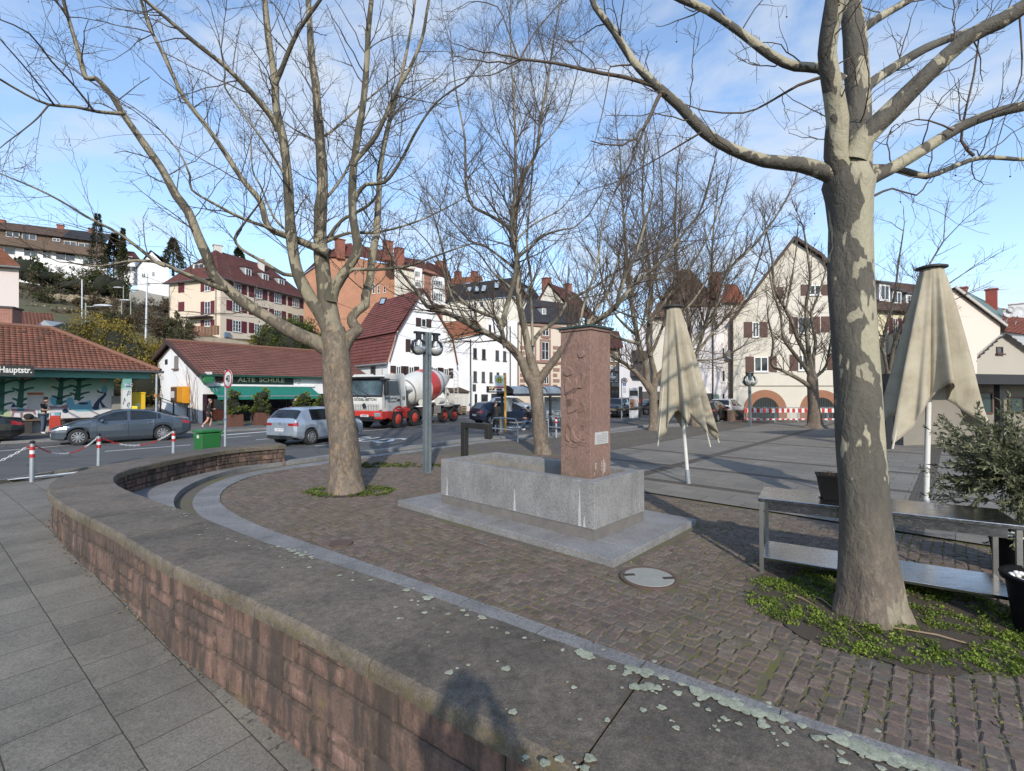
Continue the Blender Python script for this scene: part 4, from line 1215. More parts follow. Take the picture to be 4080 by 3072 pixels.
LEFT=[([(1330,1330),(1318,1285),(1293,1132),(1277,975),(1277,843),(1285,741),(1277,585),(1265,437),(1257,328),(1242,234),(1234,101),(1226,-30),(1215,-200)],.20,.045,11.5),([(1330,1350),(1290,1270),(1226,1171),(1183,1077),(1160,936),(1148,741),(1133,585),(1101,429),(1094,312),(1070,156),(1055,0),(1040,-150)],.155,.05,9.4),([(1096,330),(1117,289),(1180,140),(1265,15),(1330,-80)],.055,.03,9.0,9.7),([(1112,520),(1085,470),(1007,375),(897,265),(780,172),(679,86),(577,0),(500,-60)],.072,.028,8.2,9.9),([(1210,1130),(1180,1097),(1131,1093),(1053,1046),(960,991),(936,948),(968,897),(1038,804)],.055,.016,9.2,10.4),([(1345,1420),(1273,1370),(1165,1322),(1056,1257),(966,1200),(893,1138),(850,1095),(825,1022),(796,957),(749,843),(702,780),(648,679),(577,577),(484,445),(453,390),(382,312),(343,312),(312,203),(265,47),(242,-40)],.165,.028,9.0),([(905,1150),(874,1147),(780,1108),(702,1077),(648,1050),(546,1038),(390,1061),(300,1050)],.066,.014,8.6,10.0),([(660,1055),(624,1046),(484,937),(351,866),(234,796),(140,749),(0,691),(-60,660)],.036,.010,7.6,9.2),([(488,450),(476,452),(390,445),(297,425),(195,417),(101,375),(0,316),(-60,280)],.042,.014,7.4,9.1),([(372,440),(367,433),(297,343),(203,242),(117,133),(0,78)],.026,.010,7.2,8.6),([(212,415),(207,406),(117,289),(0,156)],.018,.008,6.8,7.9),([(195,417),(150,470),(90,520),(30,565),(0,590)],.016,.006,6.8,7.9),([(1312,1010),(1249,983),(1155,944),(1069,905),(1038,804),(968,718),(897,609),(819,499),(734,390),(702,328),(648,211),(593,101),(562,0),(540,-60)],.085,.026,9.6),([(1085,915),(1077,909),(975,874),(882,827),(765,757),(757,700),(710,600),(640,520)],.045,.014,9.0,10.2),([(1240,985),(1163,936),(1092,866),(1038,741),(1007,679),(1000,560)],.036,.014,11.4,10.6),([(1128,690),(1124,679),(1038,546),(975,460),(897,351),(897,296),(880,200)],.032,.012,8.6,9.6),([(1350,1420),(1373,1373),(1405,1330),(1427,1315),(1409,1293),(1402,1268),(1424,1239),(1456,1214),(1456,1181),(1474,1113),(1481,1040),(1496,950),(1500,936),(1511,741),(1515,663),(1546,507),(1600,300),(1640,100),(1660,-40)],.135,.022,12.0),([(1318,1200),(1330,1150),(1406,1038),(1425,983),(1406,858),(1406,702),(1425,546),(1445,429),(1460,273),(1468,117),(1480,0),(1490,-120)],.12,.045,9.3),([(1405,660),(1417,640),(1500,538),(1577,367),(1624,289),(1679,164),(1702,39),(1720,-60)],.058,.026,8.8,9.7),([(1330,1180),(1387,1087),(1424,1073),(1485,1075),(1593,1066),(1666,1048),(1720,1026),(1810,993),(1880,970)],.055,.014,9.4),([(1412,800),(1425,773),(1460,734),(1531,726),(1593,648),(1663,515),(1741,406),(1850,330)],.05,.014,8.9,9.8),([(1280,552),(1289,546),(1351,499),(1437,421),(1500,367),(1585,297),(1680,250)],.035,.012,12.2,11.0),([(1285,800),(1300,788),(1351,726),(1398,640),(1420,546),(1470,440)],.042,.014,12.0,10.9),([(1290,965),(1390,929),(1507,925),(1663,882),(1796,819),(1900,760)],.045,.010,11.8,10.8),([(1280,570),(1180,520),(1110,470),(1040,440)],.03,.010,12.0,11.2),([(1310,950),(1360,880),(1500,780),(1530,560),(1600,420),(1760,300)],.045,.012,12.8,11),]
tree('plane_tree','mottled bare plane tree with steeply forked limbs beside the double globe street lamp',[(1378,1960),(1376,1900),(1368,1750),(1352,1600),(1343,1450),(1335,1350),(1328,1300)],[.44,.35,.335,.315,.32,.30,.24],None,LEFT,BARK_LEFT,CFG_NEAR,3,maxlev=2,dens=3.0,L0=(.9,2.0),group='plane trees on the square')
RIGHT=[([(3384,740),(3296,690),(3187,655),(3050,642),(2914,594),(2805,526),(2709,423),(2600,328),(2514,232),(2446,123),(2371,27),(2340,-60)],.098,.030,4.5),([(2600,340),(2582,334),(2487,307),(2405,293),(2310,273),(2214,252),(2071,235)],.030,.017,4.9,4.57),([(2075,238),(2065,230),(2020,110),(1982,27),(1900,5)],.014,.006,5.0,4.9),([(2075,232),(2130,130),(2228,14),(2280,-50)],.012,.006,5.0,4.9),([(2078,240),(2020,270),(1955,300),(1870,305),(1790,330)],.011,.005,5.1,4.9),([(2640,365),(2623,389),(2596,450),(2569,505)],.028,.020,4.4,4.56,dict(l=.4)),([(2800,525),(2773,540),(2650,614),(2555,669),(2470,720)],.015,.006,4.9,4.55),([(2520,250),(2514,259),(2432,266),(2425,314),(2400,450),(2364,587)],.014,.004,4.4,4.58),([(3350,330),(3269,273),(3173,266),(3078,225),(2941,123),(2818,41),(2723,0),(2640,-40)],.062,.040,4.7,4.6),([(3375,760),(3330,614),(3337,478),(3310,314),(3295,205),(3315,68),(3330,-40),(3340,-200)],.115,.085,4.1),([(3392,740),(3405,587),(3419,410),(3412,273),(3405,137),(3385,0),(3375,-180)],.16,.105,4.9),([(3415,150),(3446,109),(3528,55),(3624,0),(3700,-60)],.062,.035,4.9,4.85),([(3430,400),(3460,341),(3555,273),(3692,191),(3828,137),(3965,96),(4080,41),(4180,0)],.066,.040,5.2,4.8),([(3400,640),(3446,546),(3555,437),(3692,300),(3856,150),(3992,82),(4080,27),(4200,-40)],.112,.07,4.0,4.6),([(3400,760),(3474,710),(3555,669),(3692,587),(3828,505),(3965,450),(4080,423),(4200,400)],.082,.050,4.4),([(3400,730),(3474,669),(3610,683),(3692,703),(3788,669),(3910,628),(4080,635),(4200,620)],.05,.022,5.4),([(3420,790),(3487,778),(3555,751),(3651,778),(3692,730)],.020,.008,5.0),([(3880,620),(3830,560),(3850,430),(3880,300),(3900,150)],.022,.010,5.2,5.3),([(3800,520),(3700,480),(3600,490),(3480,600)],.012,.004,4.7,4.45),([(3300,300),(3180,340),(3060,410),(2960,450),(2800,440),(2700,400)],.022,.006,5.2,4.8),([(4060,30),(4070,300),(4010,450),(3960,620)],.013,.004,4.7,4.6),]
tree('plane_tree','close smooth grey plane tree with large cream bark patches beside the steel table',[(3467,2453),(3462,2380),(3447,2150),(3440,2000),(3425,1750),(3413,1500),(3398,1250),(3388,1100),(3390,900),(3386,790),(3384,730),(3380,660),(3379,625)],[.39,.335,.285,.262,.250,.242,.236,.236,.232,.255,.285,.215,.09],None,RIGHT,BARK_NEAR,CFG_R,8,maxlev=2,dens=3.4,L0=(.45,1.2),group='plane trees on the square',tip=.8)
MID=[([(2128,1530),(2103,1500),(2074,1430),(2024,1375),(1987,1350),(1922,1318),(1850,1280),(1774,1243),(1702,1221),(1666,1167),(1593,1077),(1540,980)],.17,.035,15.5),([(2015,1380),(2009,1368),(1995,1296),(1984,1267),(1937,1254),(1865,1218),(1811,1167),(1792,1142),(1774,1040),(1740,900)],.085,.03,15.8,16.2),([(2000,1300),(2013,1242),(2038,1158),(2053,1086),(2057,1014),(2038,921),(2053,741),(2053,546),(2046,390),(2038,234),(2030,60)],.085,.022,16.5,16.2),([(2135,1500),(2114,1430),(2103,1375),(2081,1267),(2067,1195),(2063,1122),(2060,1040),(2050,897),(2077,741),(2093,687),(2139,601),(2155,468),(2178,351),(2200,200),(2230,20)],.14,.024,17.2),([(2050,960),(2022,905),(1952,858),(1882,819),(1858,741),(1851,546),(1819,375),(1800,200)],.065,.02,17.5,16.8),([(2062,1040),(2069,1022),(2124,975),(2171,936),(2249,913),(2288,905),(2350,850)],.06,.018,16.0,16.8),([(2060,960),(2077,936),(2132,890),(2241,827),(2300,740)],.045,.015,18.0,17),([(2062,1080),(2022,1046),(1936,983),(1874,960),(1780,858),(1700,760)],.05,.016,18.5,17),([(2122,1380),(2121,1339),(2118,1252),(2114,1177),(2118,1122),(2110,1068),(2100,950),(2120,700),(2135,450)],.06,.018,18.4),([(2140,1520),(2157,1502),(2212,1430),(2280,1340),(2330,1300),(2392,1270),(2458,1215),(2519,1140),(2573,1093),(2627,1050),(2700,960),(2780,860)],.155,.035,15.8),([(2450,1225),(2461,1216),(2465,1177),(2497,1086),(2519,1050),(2560,930),(2600,780)],.075,.025,16.0,16.2),([(2340,1295),(2374,1231),(2418,1169),(2447,1097),(2480,950),(2500,800)],.06,.02,17.5,16.4),([(2118,1370),(2125,1361),(2157,1318),(2212,1281),(2240,1238),(2266,1195),(2302,1177),(2374,1140),(2443,1090),(2519,1050),(2600,1000)],.085,.025,18.5,17.2),([(2155,468),(2120,330),(2110,180),(2100,40)],.02,.012,17,17),([(1866,1290),(1800,1180),(1760,1060),(1700,960),(1640,900)],.05,.014,15.0,15.6),([(2300,1330),(2330,1200),(2380,1050),(2400,900),(2450,760)],.06,.016,16.6,16.0),([(2038,1150),(1960,1080),(1900,1000),(1800,940)],.045,.014,15.5,16.4),([(2090,690),(2000,560),(1960,400),(1950,200)],.03,.012,16.6,17),([(2139,601),(2240,480),(2290,330),(2330,150)],.03,.012,17.2,17),]
tree('plane_tree','bare plane tree with a hollowed reddish fork behind the fountain trough',[(2165,1808),(2160,1780),(2150,1700),(2140,1600),(2133,1540),(2130,1500)],[.34,.27,.245,.235,.26,.20],None,MID,BARK_FAR,CFG_UP,21,maxlev=2,dens=4.0,L0=(1.3,3.0),group='plane trees on the square')
T3=[([(2604,1570),(2588,1554),(2548,1500),(2498,1455),(2432,1415),(2380,1370),(2330,1300)],.17,.05,25.5),([(2604,1560),(2581,1530),(2574,1448),(2548,1382),(2535,1316),(2522,1250),(2500,1050),(2480,800),(2470,600)],.18,.04,27),([(2606,1540),(2610,1497),(2591,1415),(2581,1349),(2587,1283),(2590,1100),(2560,800),(2570,560)],.16,.04,28.5),([(2608,1540),(2614,1514),(2680,1430),(2752,1382),(2800,1316),(2845,1260),(2876,1119),(2902,1073),(3014,966),(3100,850),(3160,740)],.15,.04,26),([(2590,1420),(2640,1300),(2680,1150),(2700,950),(2720,720)],.10,.03,29),([(2587,1290),(2650,1200),(2760,1050),(2840,900),(2900,720)],.09,.03,27),([(2540,1340),(2450,1250),(2400,1120),(2380,950)],.09,.03,27),([(2560,1300),(2620,1000),(2640,800),(2620,560)],.08,.03,26.5),([(2545,1370),(2430,1330),(2340,1240),(2260,1160),(2200,1060)],.09,.025,24.5,26),([(2640,1300),(2760,1200),(2880,1000),(2960,860)],.08,.025,27),([(2610,1500),(2700,1440),(2860,1430),(2960,1380)],.09,.03,25),]
tree('plane_tree','dense bare plane tree with upright shoots beside the advertising pillar',[(2607,1714),(2606,1690),(2604,1630),(2603,1570),(2604,1530)],[.42,.30,.26,.25,.20],None,T3,BARK_FAR,CFG_UP,33,TWIGS_FAR,maxlev=2,dens=4.6,L0=(1.6,3.8),group='plane trees on the square')
T3b=[([(2760,1500),(2752,1380),(2740,1250),(2700,1100),(2690,900),(2700,650)],.15,.04,30),([(2760,1450),(2800,1330),(2830,1180),(2840,950),(2860,760)],.13,.04,31),([(2755,1400),(2680,1300),(2620,1150),(2600,980)],.11,.04,32),([(2765,1420),(2860,1300),(2960,1200),(3020,1050),(3060,900)],.11,.04,30),]
tree('plane_tree','bare plane tree whose trunk stands hidden behind the leaning closed parasol',[(2770,1698),(2768,1600),(2764,1500),(2760,1420)],[.36,.28,.25,.2],None,T3b,BARK_FAR,CFG_UP,35,TWIGS_FAR,maxlev=2,dens=4.2,L0=(1.6,3.6),group='plane trees on the square')
T4=[([(3235,1550),(3223,1537),(3177,1507),(3116,1476),(3075,1451),(3080,1359),(3060,1270)],.17,.05,27.5),([(3235,1510),(3218,1476),(3157,1400),(3121,1344),(3111,1257),(3080,1160),(3060,1050)],.15,.045,28),([(3230,1480),(3208,1410),(3177,1349),(3152,1277),(3131,1237),(3086,1145),(3075,1027),(3050,900)],.16,.045,29.5),([(3235,1500),(3223,1410),(3213,1308),(3213,1206),(3228,1129),(3223,1053),(3200,900)],.18,.05,28.5),([(3238,1500),(3239,1435),(3249,1359),(3233,1257),(3259,1180),(3290,1080)],.15,.045,29.5),([(3238,1530),(3249,1502),(3290,1461),(3310,1359),(3330,1260)],.12,.04,28),([(3130,1240),(3150,1130),(3170,1010),(3180,900)],.08,.03,29),]
tree('plane_tree','small bare pale limbed plane tree in front of the cream gabled house',[(3249,1706),(3248,1690),(3243,1620),(3239,1563),(3235,1510),(3233,1480)],[.85,.50,.37,.35,.36,.25],None,T4,BARK_FAR,CFG_UP,41,TWIGS_FAR,maxlev=2,dens=3.2,L0=(1.0,2.6),group='plane trees on the square')
T5=[([(3545,1500),(3560,1380),(3600,1280),(3640,1180),(3700,1060),(3760,960)],.12,.035,22),([(3540,1480),(3520,1360),(3560,1200),(3580,1050),(3600,920)],.12,.035,24),([(3545,1460),(3640,1250),(3740,1160),(3840,1090)],.10,.03,22),([(3540,1450),(3480,1300),(3470,1150),(3480,1000)],.10,.03,24),([(3540,1420),(3660,1300),(3720,1240),(3790,1200)],.08,.03,21),]
tree('plane_tree','bare plane tree showing only its crown behind the right hand parasol',[(3545,1735),(3545,1650),(3543,1550),(3542,1480)],[.36,.26,.24,.2],None,T5,BARK_FAR,CFG_UP,47,TWIGS_FAR,maxlev=2,dens=2.6,L0=(1.0,2.6),group='plane trees on the square')
class Fac:
 """a vertical wall plane through p0 with horizontal direction d; pixels of the photograph give places on it"""
 def __init__(s,p0,d):
  s.o=V_((p0[0],p0[1],0));s.d=V_((d[0],d[1],0)).normalized()
  n=V_((s.d.y,-s.d.x,0))
  s.n=n if n.dot(CAM-s.o)>0 else-n
 def hit(s,px,py):
  r=ray(px,py);k=(s.o-CAM).dot(s.n)/r.dot(s.n)
  return CAM+r*k
 def sz(s,px,py):
  h=s.hit(px,py);return((h-s.o).dot(s.d),h.z)
 def pt(s,a,z,out=0.0):return s.o+s.d*a+s.n*out+V_((0,0,z))
 def box(s,mb,a0,a1,z0,z1,o0,o1,t=.5):
  vs=[s.pt(a,z,o)for o in(o0,o1)for z in(z0,z1)for a in(a0,a1)]
  mb.add(vs,[(0,1,3,2),(4,6,7,5),(0,4,5,1),(2,3,7,6),(0,2,6,4),(1,5,7,3)],t)
 def poly(s,mb,pts,out=0.0,t=.5,uvk=1.0):
  """pts: pixels"""
  q=[s.sz(*p)for p in pts]
  mb.poly([s.pt(a,z,out)for a,z in q],t,[(a*uvk,z*uvk)for a,z in q])
FRAME=surf('window_frame',(0.66,0.66,0.65),.6,var=.08,bump=0)
FRAMED=surf('window_frame_dark',(0.10,0.075,0.06),.6,var=.15,bump=0)
MAROON=surf('maroon_shutter',(0.105,0.014,0.022),.65,var=.15,vs=4,bump=0)
BROWNSH=surf('brown_shutter',(0.075,0.034,0.026),.65,var=.25,vs=4,bump=.2)
CREAM=surf('cream_render',(0.62,0.53,0.42),.9,var=.05,vs=.5,fine=.03,bump=.15,dirt=.15,dirtcol=(.35,.29,.22))
CREAM2=surf('pale_cream_render',(0.53,0.50,0.435),.92,var=.06,vs=.6,fine=.05,fs=12,bump=.5,bs=18,dirt=.2,dirtcol=(.33,.29,.22))
ZINC=surf('zinc_sheet',(0.36,0.39,0.41),.5,.4,var=.15)
GUTTER=surf('gutter',(0.10,0.10,0.105),.5,.5,var=.2)
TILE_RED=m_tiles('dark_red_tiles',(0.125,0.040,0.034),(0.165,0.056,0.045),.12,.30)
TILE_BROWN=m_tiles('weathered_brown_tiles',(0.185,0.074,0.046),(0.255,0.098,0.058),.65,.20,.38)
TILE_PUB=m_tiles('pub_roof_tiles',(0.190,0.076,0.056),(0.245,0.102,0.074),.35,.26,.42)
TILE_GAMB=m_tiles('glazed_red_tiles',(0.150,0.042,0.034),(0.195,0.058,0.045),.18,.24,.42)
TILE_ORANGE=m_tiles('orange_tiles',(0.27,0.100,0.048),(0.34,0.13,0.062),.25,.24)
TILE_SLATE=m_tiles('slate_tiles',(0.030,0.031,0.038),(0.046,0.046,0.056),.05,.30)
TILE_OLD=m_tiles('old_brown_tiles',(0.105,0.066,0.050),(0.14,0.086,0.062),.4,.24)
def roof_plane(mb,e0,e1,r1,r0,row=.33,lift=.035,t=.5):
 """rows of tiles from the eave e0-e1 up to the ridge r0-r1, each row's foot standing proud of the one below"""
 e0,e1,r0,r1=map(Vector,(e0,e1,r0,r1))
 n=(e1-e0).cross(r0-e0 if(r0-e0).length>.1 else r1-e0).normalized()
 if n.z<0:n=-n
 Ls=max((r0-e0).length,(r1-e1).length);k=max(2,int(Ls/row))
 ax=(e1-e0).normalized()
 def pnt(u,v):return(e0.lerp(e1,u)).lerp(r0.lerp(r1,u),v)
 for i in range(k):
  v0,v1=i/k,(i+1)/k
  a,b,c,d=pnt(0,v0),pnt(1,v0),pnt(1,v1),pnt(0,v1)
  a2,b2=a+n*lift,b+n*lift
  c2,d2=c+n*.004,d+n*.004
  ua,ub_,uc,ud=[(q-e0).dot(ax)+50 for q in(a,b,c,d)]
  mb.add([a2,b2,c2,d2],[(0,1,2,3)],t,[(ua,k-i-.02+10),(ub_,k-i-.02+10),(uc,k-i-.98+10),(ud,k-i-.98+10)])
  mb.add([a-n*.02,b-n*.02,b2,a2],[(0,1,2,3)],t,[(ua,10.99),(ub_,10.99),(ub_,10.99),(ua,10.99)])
def window(fac,par,x0,y0,x1,y1,frame=None,mull=1,bars=0,shut=None,sill=True,glass=None,sw=None,pane=True,curtain=False,name='window',left=True,right=True):
 """a framed window on a wall, given by its glass rectangle in pixels"""
 frame=frame or FRAME;glass=glass or MAT['glass']
 a0,za=fac.sz(x0,(y0+y1)/2);a1,zb=fac.sz(x1,(y0+y1)/2)
 am=(x0+x1)/2
 z1=fac.sz(am,y0)[1];z0=fac.sz(am,y1)[1]
 if a0>a1:a0,a1=a1,a0
 w,h=a1-a0,z1-z0
 th=min(.075,w*.12)
 mb=MB()
 fac.box(mb,a0,a0+th,z0,z1,.003,.055);fac.box(mb,a1-th,a1,z0,z1,.003,.055)
 fac.box(mb,a0+th,a1-th,z0,z0+th,.003,.054);fac.box(mb,a0+th,a1-th,z1-th,z1,.003,.054)
 for k in range(mull):
  a=a0+w*(k+1)/(mull+1);fac.box(mb,a-th*.5,a+th*.5,z0+th,z1-th,.004,.050)
 for k in range(bars):
  z=z0+h*(k+1)/(bars+1);fac.box(mb,a0+th,a1-th,z-.018,z+.018,.005,.044)
 if sill:fac.box(mb,a0-.06,a1+.06,z0-.07,z0-.002,.003,.13)
 f=mb.build(name,frame,par)
 if pane:
  mb=MB();mb.quad(*[fac.pt(a,z,.018)for a,z in((a0+th*.5,z0+th*.5),(a1-th*.5,z0+th*.5),(a1-th*.5,z1-th*.5),(a0+th*.5,z1-th*.5))])
  mb.build('pane',glass,f)
 if shut:
  sw=sw or w*.5
  for side in(0,1):
   if(side==0 and not left)or(side==1 and not right):continue
   b0,b1=(a0-.05-sw,a0-.03)if side==0 else(a1+.03,a1+.05+sw)
   mb=MB();fac.box(mb,b0,b1,z0-.03,z1+.03,.004,.045)
   nsl=max(4,int(h/.12))
   for k in range(nsl):
    z=z0+h*(k+.5)/nsl;fac.box(mb,b0+.05,b1-.05,z-.03,z+.012,.0455,.058)
   mb.build('shutter',shut,par)
 return f
def chimney(par,base,w,h,mat,cap=True):
 mb=MB();b=V_(base)
 mb.box(b+V_((0,0,h/2-.6)),(w,w,h+1.2),.7)
 if cap:mb.box(b+V_((0,0,h+.05)),(w*1.2,w*1.2,.12),.7)
 return mb.build('chimney',mat,par)
BRICKRED=m_brick('chimney_brick',(0.22,0.075,0.05),(0.30,0.11,0.075),(0.25,0.2,0.17))
PLAINRED=surf('chimney_red',(0.24,0.09,0.06),.9,var=.2,vs=3,fine=.2,fs=15)
def pipe(par,fac,x0,y0,x1,y1,mat=None,r=.05,out=.09,name='downpipe'):
 a,z=fac.sz(x0,y0);b,z2=fac.sz(x1,y1)
 mb=MB();mb.tube([fac.pt(a,z,out),fac.pt(b,z2,out)],r,8)
 return mb.build(name,mat or GUTTER,par)
HS=V_((-0.74,0.67,0));HT=V_((0.67,0.74,0))
def hill_z(x,y):
 s=x*HS.x+y*HS.y;tt=x*HT.x+y*HT.y
 xs=[-500,29,40,56,76,119,166,200,260,600];zs=[0,0,.8,4,10,19.3,30.5,33,34,38]
 z=float(np.interp(s,xs,zs))
 k=min(1,max(0,(70-tt)/40))if tt>30 else 1.0
 left=min(1,max(.0,(s-29)/10))
 return z*k+.35*left*sin_(x*.31)*cos_(y*.23)
mb=MB()
NX,NY=80,70
xs=np.linspace(-260,60,NX);ys=np.linspace(22,330,NY)
for x in xs:
 for y in ys:mb.v.append((x,y,hill_z(x,y)-.25))
for i in range(NX-1):
 for j in range(NY-1):
  if max(mb.v[k][2]for k in(i*NY+j,(i+1)*NY+j,(i+1)*NY+j+1,i*NY+j+1))>0.12:
   mb.f.append((i*NY+j,(i+1)*NY+j,(i+1)*NY+j+1,i*NY+j+1));mb.t.append(.5);mb.uv.append(None)
t=NT('winter_slope');o_=t.pos
c_=t.ramp(t.noise(o_,.12,7,.65),[(.3,(.050,.048,.022)),(.45,(.10,.082,.045)),(.6,(.085,.085,.032)),(.75,(.15,.12,.075))])
c_=t.mix(1.0,c_,t.ramp(t.noise(o_,1.5,5,.7),[(.3,.6),(.7,1.35)]),'MULTIPLY')
t.color(c_);t.rough(.95);t.bump(t.noise(o_,2.0,5,.7),.8,.3)
tag(mb.build('hillside',t.m,smooth=60),kind='structure')
t=NT('dry_stone');o_=t.pos
v=t.n('ShaderNodeTexVoronoi',Scale=1.6);t.l(t.mapping(o_,(1,1,2.2)),v.inputs['Vector'])
c_=t.mix(1.0,(.30,.245,.17),t.ramp(v.outputs['Color'],[(0,.55),(1,1.2)]),'MULTIPLY')
c_=t.mix(1.0,c_,t.ramp(t.voro(t.mapping(o_,(1,1,2.2)),1.6,'DISTANCE_TO_EDGE'),[(.02,.35),(.10,1)]),'MULTIPLY')
t.color(c_);t.rough(.95)
for k,(xa,ya,xb,yb,h,lb)in enumerate([(200,1192,490,1222,1.7,'upper dry stone terrace wall on the brown winter slope'),(130,1232,370,1262,1.2,'lower crumbling dry stone terrace wall on the brown winter slope')]):
 A=P(xa,ya,88-14*k);B=P(xb,yb,84-12*k)
 mb=MB();n=24
 for i in range(n):
  p,q=A.lerp(B,i/n),A.lerp(B,(i+1)/n)
  hh=h*RU_(.75,1.15)
  mb.bar(p+V_((0,0,-.5+hh/2-1)),q+V_((0,0,-.5+hh/2-1)),.8,hh+2)
 o=mb.build('terrace_wall',t.m,loc=(A.x,A.y,A.z));tag(o,lb,'wall','terrace walls on the slope')
h_v=V_((0.67,0.742,0));h_n=V_((-0.742,0.67,0))
HC=P(617,1480,25.0)
def hp(t,n,z):return V_((HC.x,HC.y,0))+h_v*t+h_n*n+V_((0,0,z))
EZ=HC.z
hut=thing('mural_shelter','open street shelter with hipped brown tile roof and a painted plant mural','shelter',hp(-6,2,0))
RZ=5.45;HW=3.6;RL=-3.7
mb=MB()
roof_plane(mb,hp(-26,-.2,EZ),hp(.2,-.2,EZ),hp(RL,HW,RZ),hp(-26,HW,RZ),.32,.045)
roof_plane(mb,hp(.2,-.2,EZ),hp(.2,2*HW,EZ),hp(RL,HW+.02,RZ),hp(RL,HW-.02,RZ),.32,.045)
roof_plane(mb,hp(.2,2*HW,EZ),hp(-26,2*HW,EZ),hp(-26,HW,RZ),hp(RL,HW,RZ),.32,.045)
hr_=mb.build('roof',TILE_BROWN,hut)
mb=MB()
mb.tube([hp(.2,-.2,EZ+.05),hp(RL,HW,RZ+.06)],.11,8);mb.tube([hp(RL,HW,RZ+.06),hp(-26,HW,RZ+.06)],.11,8);mb.tube([hp(.2,2*HW,EZ+.05),hp(RL,HW,RZ+.06)],.11,8)
mb.build('ridge_tiles',surf('ridge_clay',(.17,.08,.055),.85,var=.3,vs=4,fine=.2),hr_)
mb=MB()
mb.bar(hp(-26,-.26,EZ-.02),hp(.28,-.26,EZ-.02),.11,.09);mb.bar(hp(.3,-.26,EZ-.02),hp(.3,2*HW,EZ-.02),.11,.09)
mb.build('gutter',GUTTER,hut)
TEAL=surf('teal_paint',(.10,.27,.24),.75,var=.12,vs=2)
mb=MB()
mb.bar(hp(-26,.25,EZ-.22),hp(-.15,.25,EZ-.22),.18,.34);mb.bar(hp(-.25,.36,EZ-.22),hp(-.25,6.5,EZ-.22),.18,.34)
mb.quad(hp(-26,.1,EZ-.04),hp(0,.1,EZ-.04),hp(0,6.8,EZ-.04),hp(-26,6.8,EZ-.04))
mb.build('eave_beam',TEAL,hut)
mfac=Fac(hp(0,2.4,0),h_v)
t=NT('mural_ground');o_=t.pos
sz_=t.n('ShaderNodeSeparateXYZ');t.l(o_,sz_.inputs[0])
zz=t.math('ADD',sz_.outputs[2],t.math('MULTIPLY',t.math('SUBTRACT',t.noise(o_,.55,3,.5),.5),1.3))
c_=t.ramp(t.math('DIVIDE',zz,3.4),[(.0,(.52,.51,.53)),(.46,(.60,.59,.63)),(.62,(.50,.56,.54)),(.68,(.28,.48,.41)),(.85,(.14,.32,.26)),(1.0,(.09,.22,.19))])
c_=t.mix(t.ramp(t.noise(o_,1.7,5,.65),[(.5,0),(.75,.35)]),c_,(.22,.27,.27))
t.color(c_);t.rough(.85)
mb=MB()
a0=-26;a1=mfac.sz(452,1600)[0]
mfac.box(mb,a0,a1,0.0,EZ-.06,-.25,0)
wallm=mb.build('mural_wall',t.m,hut)
mb=MB();mfac.box(mb,a0,a1,.0,.78,.001,.03);mb.build('wall_base',surf('pale_base',(.44,.43,.41),.9,var=.2,vs=2,dirt=.5),hut)
GR=[surf('paint_deep_green',(.030,.105,.085),.8),surf('paint_pink',(.46,.33,.27),.8),surf('paint_sky_blue',(.13,.34,.46),.8),surf('paint_navy',(.025,.045,.10),.8),surf('paint_mauve',(.23,.15,.17),.8),surf('paint_pale_green',(.34,.40,.26),.8)]
def cz(x,y):return(x*.42017,1250+y*.42017)
mur=[MB()for _ in GR]
def mline(k,pts,w,out=.006):
 q=[mfac.sz(*cz(x,y))for x,y in pts]
 n=len(q)
 for i in range(n-1):
  w0=w*(1-.6*i/n);w1=w*(1-.6*(i+1)/n)
  a,z=q[i];b,y=q[i+1];dx,dz=b-a,y-z;l=math.hypot(dx,dz)or 1
  nx,nz_=-dz/l,dx/l
  mur[k].quad(mfac.pt(a-nx*w0,z-nz_*w0,out),mfac.pt(b-nx*w1,y-nz_*w1,out),mfac.pt(b+nx*w1,y+nz_*w1,out),mfac.pt(a+nx*w0,z+nz_*w0,out))
def mpoly(k,pts,out=.004):mur[k].poly([mfac.pt(*mfac.sz(*cz(x,y)),out)for x,y in pts])
def mell(k,cx,cy,rx,ry,out=.004,n=16):mpoly(k,[(cx+rx*cos_(i*2*PI_/n)*(1+.08*sin_(3*i)),cy+ry*sin_(i*2*PI_/n))for i in range(n)],out)
for x,yb,yt in((15,960,620),(200,890,610),(575,860,600),(745,820,600)):
 lean=RU_(-.03,.03)
 mline(0,[(x-15,yb),(x,(yb+yt)/2),(x+12,yt)],.12)
 for f,sgn,ln in((.05,1,130),(.08,-1,60),(.35,1,120),(.38,-1,90),(.68,1,110),(.72,-1,80),(.9,1,60)):
  y=yt+(yb-yt)*f;xx=x+10-20*f
  mline(0,[(xx,y+25),(xx+sgn*ln*.5,y+3),(xx+sgn*ln,y-8)],.065)
for x,y,rx,ry in((240,600,80,22),(540,600,70,30),(730,595,40,18),(985,635,32,20)):mell(1,x,y,rx,ry)
mpoly(2,[(615,830),(650,790),(690,800),(710,860),(860,820),(870,880),(940,880),(950,915),(730,930),(690,905),(660,920),(640,870)])
mpoly(2,[(470,800),(530,770),(560,810),(590,860),(520,880),(480,850)]);mpoly(2,[(360,920),(400,960),(395,985),(360,975)]);mpoly(2,[(510,940),(580,935),(575,960),(520,965)])
mell(2,990,715,30,40);mell(2,195,912,40,22)
mpoly(3,[(875,905),(890,860),(930,810),(990,760),(920,745),(920,715),(940,735),(1010,750),(1010,770),(960,830),(1000,880),(1028,888),(970,892),(945,840),(935,910)])
mell(3,905,895,30,22,.005);mell(3,620,922,30,22);mell(3,790,850,50,12,.005);mpoly(3,[(100,890),(130,840),(160,885)]);mell(3,705,725,14,10)
